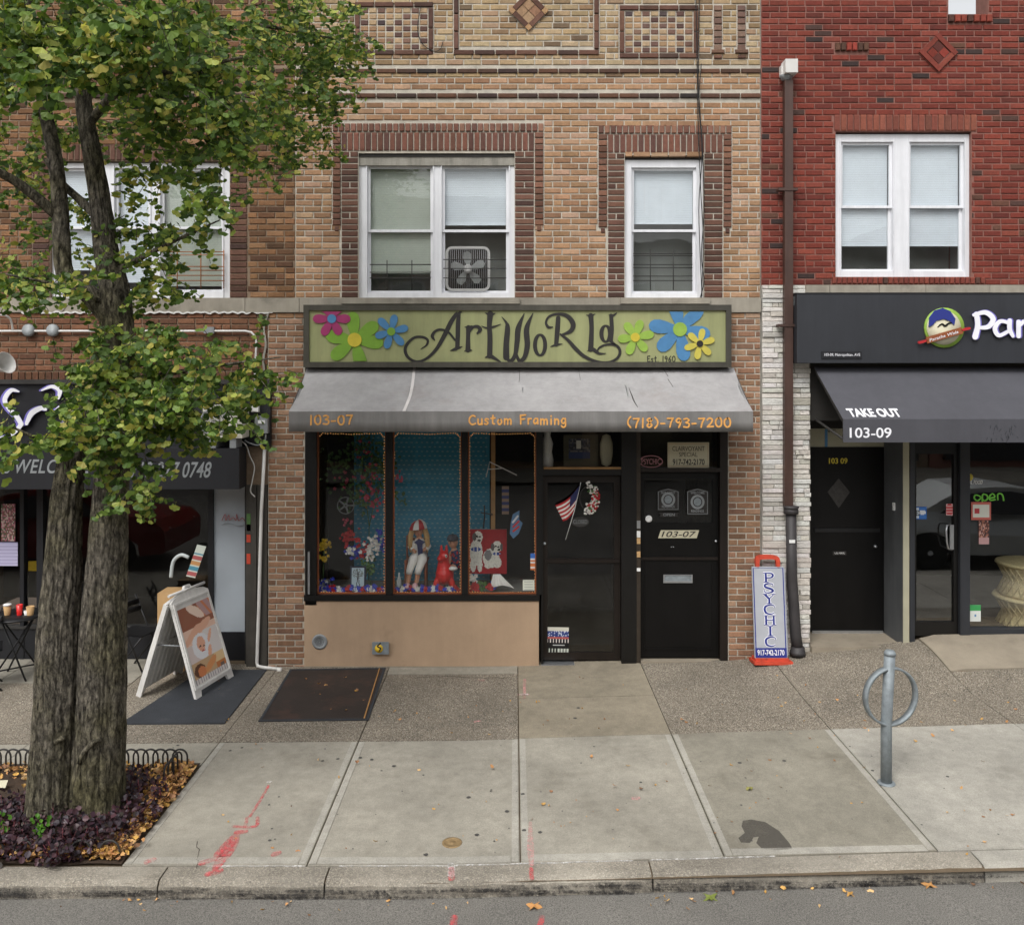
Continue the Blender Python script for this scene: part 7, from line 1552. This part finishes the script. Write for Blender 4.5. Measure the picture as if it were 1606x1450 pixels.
# leaves
def fan_template():
    v = [(0, 0, 0), (.02, .02, 0)]; pts = []
    A = [-62, -40, -18, -3, 3, 18, 40, 62]; Rr = [.86, .98, 1.0, .84, .84, 1.0, .98, .86]
    pts = [(r_*math.sin(R(a)), r_*math.cos(R(a))*.92, .16*abs(math.sin(R(a)))+.04*math.sin(a)) for a, r_ in zip(A, Rr)]
    V = [(0, 0, 0)]+pts+[(-.02, -.55, .05), (.02, -.55, .05)]
    F = [(0, i, i+1) for i in range(1, 8)]+[(0, 9, 10)]
    return np.array(V), F
LV, LF_ = fan_template()
def leaf_cloud(places, cols, name, mat, parent, seed, axis=(0, 0, -1), kind='stuff', template=(LV, LF_), spread=.75, facing=(0, -.55, .55), kids=0, kidname='leaf'):
    rn = np.random.RandomState(seed); Vt, Ft = template; N = len(places); pos = np.array([p[:3] for p in places]); sz = np.array([p[3] for p in places])
    a = np.array(axis)+rn.normal(0, spread*.6, (N, 3)); a /= np.linalg.norm(a, axis=1)[:, None]
    n = np.array(facing)+rn.normal(0, .55, (N, 3)); n -= a*np.sum(n*a, 1)[:, None]; n /= np.linalg.norm(n, axis=1)[:, None]
    s = np.cross(a, n); M = np.stack([s, a, n], axis=2)
    W = np.einsum('nij,vj->nvi', M, Vt)*sz[:, None, None]+pos[:, None, :]
    ci = rn.randint(0, len(cols), N); C = np.array([c[:3] for c in cols])[ci]*(1.0+rn.uniform(-.3, .3, (N, 1)))
    nv = len(Vt); order = np.arange(N)
    if kids:
        big = np.argsort(-sz/(pos[:, 1]+DF))[:kids]; mask = np.ones(N, bool); mask[big] = False; order = order[mask]
        me = bpy.data.meshes.new(kidname); me.from_pydata(Vt.tolist(), [], Ft); me.materials.append(MATS[mat])
        at = me.color_attributes.new('Col', 'FLOAT_COLOR', 'POINT'); at.data.foreach_set('color', [1.0]*4*nv)
    base = MBraw(name, W[order], Ft, C[order], mat, parent, nv)
    if kind: base['kind'] = kind
    if kids:
        for i in big:
            o = bpy.data.objects.new(kidname, me); link(o, base, Vector(pos[i])); m3 = Matrix(M[i].tolist()); o.rotation_euler = m3.to_euler(); o.scale = (sz[i],)*3; o.color = (*C[i], 1)
    return base
def MBraw(name, W, Ft, C, mat, parent, nv):
    N = len(W); me = bpy.data.meshes.new(name); V = W.reshape(-1, 3); lo, hi = V.min(0), V.max(0); c = np.array([(lo[0]+hi[0])/2, (lo[1]+hi[1])/2, lo[2]])
    F = (np.array(Ft)[None]+np.arange(N)[:, None, None]*nv).reshape(-1, len(Ft[0]))
    me.from_pydata((V-c).tolist(), [], F.tolist()); me.materials.append(MATS[mat])
    at = me.color_attributes.new('Col', 'FLOAT_COLOR', 'POINT'); cc = np.ones((N, nv, 4)); cc[:, :, :3] = C[:, None, :]
    at.data.foreach_set('color', cc.ravel()); me.update(); o = bpy.data.objects.new(name, me); return link(o, parent, Vector(c))
places = []; twigs = MB()
def spray_cluster(px, py, rx, ry, Y, dY, n, size=.05, droop=1.0):
    """short shoots through an ellipsoid, leaves in whorls along them"""
    left = n
    while left > 0:
        while True:
            a, c = rt_.uniform(-1, 1), rt_.uniform(-1, 1)
            if a*a+c*c <= 1: break
        y = Y+rt_.uniform(-dY, dY); st = P(px+a*rx, py+c*ry, y); dv = Vector((rt_.gauss(a*.6, .5), rt_.gauss(0, .4), rt_.gauss(-.35*droop, .35))).normalized(); ln = rt_.uniform(.12, .34); m_ = rt_.randint(3, 6); pts = []
        for k in range(m_):
            p = st+dv*ln*k/m_+Vector((0, 0, -.05*droop*(k/m_)**2)); pts.append(p)
            for _ in range(rt_.randint(2, 4)):
                s_ = size*rt_.uniform(.58, 1.12); off = Vector((rt_.gauss(0, .025), rt_.gauss(0, .025), rt_.gauss(-.012, .02))); places.append((*(p+off), s_)); left -= 1
        if len(pts) > 2: twigs.tube(pts, .0028, 4)
cl_ = [ # px,py,rx,ry,Y,dY,n,size
 (60, 40, 90, 70, -4.4, .4, 700, .062), (180, 40, 90, 60, -4.5, .4, 620, .062), (60, 115, 60, 40, -4.5, .3, 170, .062), (30, 60, 60, 60, -3.2, .5, 400, .055), (250, 60, 90, 70, -4.2, .4, 620, .058), (330, 40, 80, 60, -3.4, .5, 520, .052),
 (260, 120, 90, 60, -4.2, .4, 560, .056), (330, 125, 80, 60, -3.7, .5, 560, .052), (210, 170, 60, 35, -3.0, .5, 260, .05), (290, 200, 80, 45, -3.6, .5, 520, .05), (330, 240, 55, 40, -3.9, .3, 300, .052), (330, 290, 40, 26, -4.1, .2, 120, .054), (240, 250, 40, 40, -2.9, .4, 240, .046), (345, 320, 30, 14, -4.0, .2, 36, .05),
 (430, 40, 60, 50, -2.2, .5, 520, .05), (500, 40, 60, 55, -2.0, .5, 640, .05), (460, 110, 60, 45, -2.0, .5, 520, .05), (525, 100, 45, 45, -1.8, .4, 420, .048), (400, 170, 60, 45, -2.4, .5, 480, .05), (455, 180, 55, 40, -1.9, .4, 380, .048), (400, 230, 45, 40, -2.2, .4, 300, .048), (460, 240, 18, 34, -1.8, .15, 80, .046), (512, 220, 18, 44, -1.7, .15, 110, .046), (500, 160, 35, 30, -1.8, .3, 160, .046), (555, 70, 28, 40, -1.8, .2, 150, .046),
 (35, 215, 70, 40, -2.8, .5, 330, .048), (20, 270, 50, 35, -2.6, .4, 220, .046), (110, 200, 50, 40, -2.6, .4, 260, .046), (60, 330, 40, 40, -2.7, .3, 130, .046), (120, 360, 25, 60, -2.8, .2, 130, .046), (70, 380, 25, 40, -2.9, .3, 70, .046),
 (225, 340, 35, 40, -3.5, .3, 170, .048), (235, 400, 40, 45, -3.6, .3, 210, .05), (300, 352, 45, 14, -3.8, .2, 80, .05), (250, 450, 40, 25, -3.6, .3, 120, .048), (60, 440, 90, 26, -3.7, .4, 330, .05), (10, 415, 40, 30, -3.5, .3, 90, .048), (150, 450, 40, 25, -3.5, .3, 120, .046), (180, 410, 25, 40, -3.85, .1, 34, .045), (0, 370, 30, 30, -3.4, .3, 30, .046),
 (215, 530, 70, 30, -3.9, .3, 260, .055), (300, 545, 70, 35, -3.9, .3, 260, .055), (200, 590, 70, 45, -3.95, .3, 480, .056), (290, 600, 70, 45, -3.9, .35, 460, .056), (370, 585, 55, 40, -3.8, .25, 240, .056), (425, 575, 35, 18, -3.8, .15, 50, .054), (180, 650, 70, 35, -4.0, .25, 380, .058), (260, 655, 60, 35, -3.9, .3, 300, .056), (330, 640, 55, 25, -3.8, .25, 150, .056), (120, 675, 60, 22, -4.0, .2, 130, .06), (40, 678, 55, 14, -4.0, .2, 90, .06), (170, 705, 35, 20, -4.0, .15, 110, .06), (222, 735, 32, 28, -3.9, .15, 120, .056), (212, 775, 22, 14, -3.95, .1, 40, .056), (60, 640, 60, 25, -3.7, .2, 22, .052), (90, 565, 70, 35, -3.7, .3, 34, .048), (310, 690, 25, 15, -3.8, .1, 40, .054), (430, 490, 25, 8, -3.6, .1, 14, .045), (150, 560, 40, 40, -3.9, .2, 150, .054),
 (100, -90, 260, 70, -3.9, .9, 1300, .062), (430, -90, 180, 70, -2.3, .8, 900, .055), (200, -240, 330, 100, -3.4, 1.3, 1300, .065), (-120, 60, 90, 160, -3.6, .8, 800, .06), (-120, 300, 80, 120, -3.3, .6, 300, .055), (-110, 560, 80, 120, -3.7, .5, 250, .055)]
for c in cl_: spray_cluster(*c[:6], int(c[6]*(1.35 if c[1] < 150 and c[0] < 420 else 1.1)), c[7])
twigs.build('twigs', 'bark', tree)['kind'] = 'stuff'
GK = [S(116, 139, 64), S(98, 124, 56), S(83, 109, 50), S(142, 158, 74), S(70, 94, 44), S(164, 171, 84), S(107, 130, 60), S(90, 115, 54), S(178, 169, 88), S(63, 87, 42)]
leaf_cloud(places, GK, 'crown', 'ginkgo_leaf', tree, 4, kids=300)
# ------------------------------------------------------------------ tree pit
pit = grid('tree_pit', [-4.6+.09*i for i in range(20)]+[-2.83], [-4.2+.1*j for j in range(17)], lambda x, y: .0+.03*mnoise.noise(Vector((x*3, y*3, 0))), 'soil'); tag(pit, 'soil in the tree pit', None, kind='structure')
guard = thing('tree_pit_guard', (-3.4, -2.7, 0), 'low fence of dark iron hoops around the tree pit', 'tree guard')
def hoop(x, y, dx, dy, h=.2, w_=.13):
    MB().tube([(x-dx*w_/2, y-dy*w_/2, -.02)]+[(x+dx*w_/2*math.cos(a), y+dy*w_/2*math.cos(a), h-w_/2+w_/2*math.sin(a)) for a in [math.pi-math.pi*i/10 for i in range(11)]]+[(x+dx*w_/2, y+dy*w_/2, -.02)], .008, 6).build('hoop', 'guard_dark', guard)
for i in range(21): hoop(-4.7+i*.087, -2.75, 1, 0)
for i in range(3): hoop(-2.96, -2.82-i*.09, 0.25, 1)
for i in range(9): hoop(-4.62+i*.21, -4.14, 1, 0, .14, .14)
# purple plants
def blade_t():
    V = [(0, 0, 0), (.35, .25, .08), (.5, .6, .1), (.28, .95, .04), (0, 1.08, -.02), (-.28, .95, .04), (-.5, .6, .1), (-.35, .25, .08), (0, .55, -.03)]
    return np.array(V), [(8, i, i+1) for i in range(0, 7)]+[(8, 7, 0)]
PT = blade_t(); PC = [S(66, 46, 55), S(54, 38, 46), S(76, 52, 58), S(52, 42, 50), S(84, 62, 66), S(62, 54, 60), S(58, 50, 44)]
labs = ['at the kerb side left of the pit', 'in the front left of the pit', 'in the front middle of the pit', 'in the front right of the pit near the dry leaves', 'against the left stem', 'between the two stems', 'against the right stem', 'at the back right of the pit by the hoops', 'at the far left of the pit', 'in the middle left of the pit', 'at the right behind the front row', 'low at the kerb in the middle']
spots = [(12, 1335, .26, 150), (60, 1330, .27, 190), (125, 1330, .28, 210), (190, 1322, .26, 170), (40, 1290, .24, 120), (120, 1300, .22, 110), (195, 1280, .25, 170), (232, 1245, .22, 120), (5, 1290, .26, 130), (80, 1310, .24, 140), (232, 1290, .22, 120), (95, 1348, .18, 90)]
spots = [(a-(28 if a > 150 else 0), b_, c, d) for a, b_, c, d in spots]
for (px, py, r_, n), lb in zip(spots, labs):
    g_ = ground_at(px, py); pl = thing('purple_plant', g_, 'dark purple leafy plant '+lb, 'plant', 'purple plants in the tree pit'); pp = []; st = MB()
    for i in range(n*2):
        a = rt_.uniform(0, 2*math.pi); rr = r_*math.sqrt(rt_.random()); h = .02+rt_.random()*.24*(1-.5*rr/r_); q_ = g_+Vector((rr*math.cos(a), rr*math.sin(a)*.8, h)); pp.append((*q_, rt_.uniform(.022, .05)))
        if i % 5 == 0: st.tube([g_+Vector((rr*.3*math.cos(a), rr*.3*math.sin(a), 0)), q_], .003, 4)
    st.build('stems', 'stem_red', pl); leaf_cloud(pp, PC, 'leaves', 'purple_leaf', pl, int(px*7), axis=(0, -.4, .1), spread=1.3, facing=(0, -.3, 1), template=PT)
for px, py, h in ((188, 1205, .3), (215, 1235, .25), (252, 1230, .2), (262, 1225, .22), (240, 1245, .28)):  # upright red shoots
    g_ = ground_at(px, py+35); pl = thing('red_shoot', g_, 'thin upright dark red shoot %s' % {188: 'hugging the trunk', 215: 'just right of the trunk', 252: 'in front of the corner hoops', 262: 'rightmost at the corner hoops', 240: 'tallest among the hoops'}[px], 'plant', 'red shoots at the back of the pit'); pp = []
    tip = g_+Vector((rt_.uniform(-.05, .05), 0, h)); MB().tube([g_, g_.lerp(tip, .6)+Vector((.01, 0, 0)), tip], .004, 5).build('stem', 'stem_red', pl)
    for k in range(16): q_ = g_.lerp(tip, .25+.75*k/16); pp.append((*q_, .035))
    leaf_cloud(pp, PC, 'leaves', 'purple_leaf', pl, int(px), axis=(0, -.2, .6), spread=1.2, facing=(0, -.6, .6), template=PT)
# weeds
for px, py, lb in ((15, 1322, 'left'), (80, 1325, 'right')):
    g_ = ground_at(px, py); pl = thing('weed', g_, 'small bright green weed among the purple plants, %s one' % lb, 'weed'); leaf_cloud([(*(g_+Vector((rt_.gauss(0, .03), -.12+rt_.gauss(0, .02), .2+rt_.gauss(0, .04)))), .03) for _ in range(26)], [S(110, 160, 60), S(90, 140, 50)], 'leaves', 'ginkgo_leaf', pl, 9, axis=(0, 0, 1), template=PT)
# dry leaves
DCs = [S(196, 152, 98), S(182, 134, 86), S(204, 168, 118), S(158, 114, 76), S(190, 148, 76), S(136, 100, 72), S(200, 158, 92)]
pp = []
for i in range(2600):
    t_ = rt_.random(); x = -2.98+rt_.gauss(0, .09); y = -4.18+1.5*t_
    if rt_.random() < .4: x = rt_.uniform(-4.6, -2.9); y = -4.16+abs(rt_.gauss(0, .09))
    elif rt_.random() < .2: x = rt_.uniform(-4.6, -2.9); y = -2.72-abs(rt_.gauss(0, .15))
    x = min(x, -2.80-rt_.random()*.03 if rt_.random() < .93 else -2.7); pp.append((x, max(y, -4.24), .03+rt_.random()*.045, rt_.uniform(.025, .045)))
lt_ = leaf_cloud(pp, DCs, 'fallen_leaves', 'dry_leaf', None, 31, axis=(.3, .2, 0), spread=2.5, facing=(0, 0, 1.2), template=(LV*np.array([1, 1, 2.2]), LF_)); tag(lt_, 'drift of dry yellow brown leaves along the edge of the tree pit', 'fallen leaves')
pp = []
for i in range(170):
    px, py = rt_.uniform(330, 1600), rt_.uniform(1055, 1345)
    if rt_.random() < .3: py = 1055+rt_.random()*80
    g_ = ground_at(px, py); pp.append((g_.x, g_.y, g_.z+.008, rt_.uniform(.008, .026)))
for px, py in ((770, 1207), (850, 1262), (925, 1188), (965, 1235), (1003, 1240), (560, 1200), (540, 1065), (510, 1075), (560, 1085), (545, 1115), (480, 1068), (500, 1075), (625, 1130)):
    g_ = ground_at(px, py); pp.append((g_.x, g_.y, g_.z+.02, .032))
for i in range(60):
    x = rt_.uniform(-4.5, 5); y = kerbY(x)-.03-abs(rt_.gauss(0, .08)); pp.append((x, y, G(x, -4.4)-KH+.008, rt_.uniform(.012, .032)))
lt_ = leaf_cloud(pp, DCs, 'scattered_leaves', 'dry_leaf', None, 33, axis=(.3, .2, 0), spread=2.5, facing=(0, 0, 2.0), template=(LV*np.array([1, 1, 2]), LF_)); tag(lt_, 'small dry leaves scattered over the pavement and gutter', 'fallen leaves')
def lobed(px, py, r_, col, lab, road=True):
    g_ = ground_at(px, py); z_ = G(g_.x, -4.4)-KH-.008 if road else g_.z; s = (CH-z_)*FPX/(py-HY); X, Y = (px-CX)*s/FPX, s-DF; b = MB(); r_ *= .72; b.col = (col[0]*.72, col[1]*.7, col[2]*.8, 1); L = []; ph = random.uniform(0, 6)
    for i in range(24):
        a = 2*math.pi*i/24+ph; k = r_*random.uniform(.8, 1.15)*(1.0 if i % 4 == 0 else (.62 if i % 4 in (1, 3) else .42)); L.append((X+k*math.cos(a), Y+k*.9*math.sin(a), z_+.018+.012*math.sin(a*3)))
    n0 = len(b.v); b.v += [(X, Y, z_+.03)]+L
    for i in range(24): b._f((n0, n0+1+i, n0+1+(i+1) % 24))
    o = b.build('maple_leaf', 'dry_leaf'); tag(o, lab, 'leaf', 'large fallen leaves in the road')
lobed(838, 1424, .09, S(216, 160, 90), 'large orange lobed leaf lying on the asphalt in the middle'); lobed(1457, 1391, .08, S(210, 156, 88), 'large tan lobed leaf on the asphalt at the right'); lobed(1114, 1410, .09, S(128, 142, 60), 'green lobed leaf on the asphalt right of the middle'); lobed(1333, 1405, .045, S(206, 160, 80), 'small golden leaf on the asphalt between the green and tan leaves'); lobed(1175, 1239, .05, S(158, 156, 84), 'pale green leaf on the stained slab', False)
# a torn piece of paper by the pit and a dead leaf by the psychic door
g_ = ground_at(4, 1238); b = MB(); b.quad(g_+Vector((-.1, -.03, .04)), g_+Vector((.04, -.03, .03)), g_+Vector((.03, .03, .07)), g_+Vector((-.1, .04, .06))); b.quad(g_+Vector((-.1, -.03, .037)), g_+Vector((.04, -.03, .027)), g_+Vector((.02, .0, .01)), g_+Vector((-.1, .0, .01))); tag(b.build('crumpled_paper', 'cream_sign'), 'crumpled cream paper lying in the tree pit at the left edge', 'paper')
# ------------------------------------------------------------------ street behind the camera, seen in the shop glass
def car(x, y, facing, paint, lab):
    z = G(x, -5)-KH; t_ = thing('parked_car', (x, y, z), lab, 'car'); s_ = facing
    side_ = [(-2.25, .35), (-2.3, .6), (-2.2, .82), (-1.5, .95), (-.75, 1.36), (-.1, 1.46), (.7, 1.42), (1.45, 1.02), (2.1, .92), (2.3, .75), (2.28, .35), (1.85, .3), (1.8, .5), (1.6, .66), (1.3, .68), (1.05, .55), (.98, .28), (-1.0, .28), (-1.08, .55), (-1.3, .68), (-1.6, .66), (-1.8, .5), (-1.86, .3)]
    b = MB(); n = len(side_)
    for yy, k in ((-.9, 0), (-.82, 1), (.82, 1), (.9, 0)):
        pass
    for yy in (-.9, .9):
        for (u, v) in side_: b.v.append((x+u*s_, y+yy*(1 if v < .95 else .78), z+v))
    b._f(tuple(range(n))); b._f(tuple(range(2*n-1, n-1, -1)))
    for i in range(n): j = (i+1) % n; b._f((i, n+i, n+j, j), False)
    b.build('body', paint, t_)
    for yy in (-1, 1):
        b = MB(); pts = [(-1.35, .97), (-.75, 1.28), (-.1, 1.38), (.66, 1.34), (1.22, 1.02)]; y0_ = y+yy*.85
        b.poly([(x+u*s_, y+yy*(.912 if v < 1 else .72+.19*(1.46-v)/.5), z+v) for u, v in pts]); b.build('side_window', 'car_glass', t_)
        for u in (-1.45, 1.42):
            w_ = MB().lathe((x+u*s_, y+yy*.78, z+.33), [(.2, 0), (.31, 0), (.33, .04), (.33, .12), (.31, .15), (.2, .15)], 28, (0, yy, 0)).build('wheel', 'tyre', t_); MB().lathe((x+u*s_, y+yy*.9, z+.33), [(.2, 0), (.19, .02), (.05, .03), (0, .03)], 20, (0, yy, 0)).build('rim', 'alu', w_)
    for yy in (-.6, .6): MB().ball((x+2.24*s_, y+yy, z+.72), .06, .16, .07).build('headlight', 'plastic_clear', t_)
    return t_
car(8.7, -5.6, -1, 'car_silver', 'silver sedan parked at the kerb, mirrored in the right shop door'); car(-8.6, -5.6, 1, 'car_red', 'red car parked at the kerb, mirrored in the left shop window')
rc = [('mortar_brown', (-34, -20), 9.5), ('mortar_red', (-20, -8), 8.4), ('stucco', (-8, 3), 9.8), ('mortar_brown', (3, 15), 8.2), ('mortar_red', (15, 34), 9.4)]
for k, (m_, (xa, xb), h) in enumerate(rc):
    t_ = thing('row_building', ((xa+xb)/2, -25, 0), ('far left', 'left', 'middle', 'right', 'far right')[k]+' building across the street, seen only mirrored in the glass', 'building')
    MB().box(xa+.03, xb-.03, -31, -21, 0, h).build('wall', m_, t_); MB().box(xa+.5, xb-.5, -20.98, -20.8, .3, 3.0).build('shop_front', 'fascia_black', t_); MB().box(xa+.3, xb-.3, -20.99, -20.2, 3.1, 3.9).build('fascia', 'awning_charcoal', t_)
    n = int((xb-xa)/2.6)
    for i in range(n): x = xa+(xb-xa)*(i+.5)/n; w_ = MB().box(x-.6, x+.6, -21.0, -20.95, 5, 6.8).build('window', 'vinyl_white', t_); MB().box(x-.5, x+.5, -20.94, -20.93, 5.1, 6.7).build('pane', 'car_glass', w_)
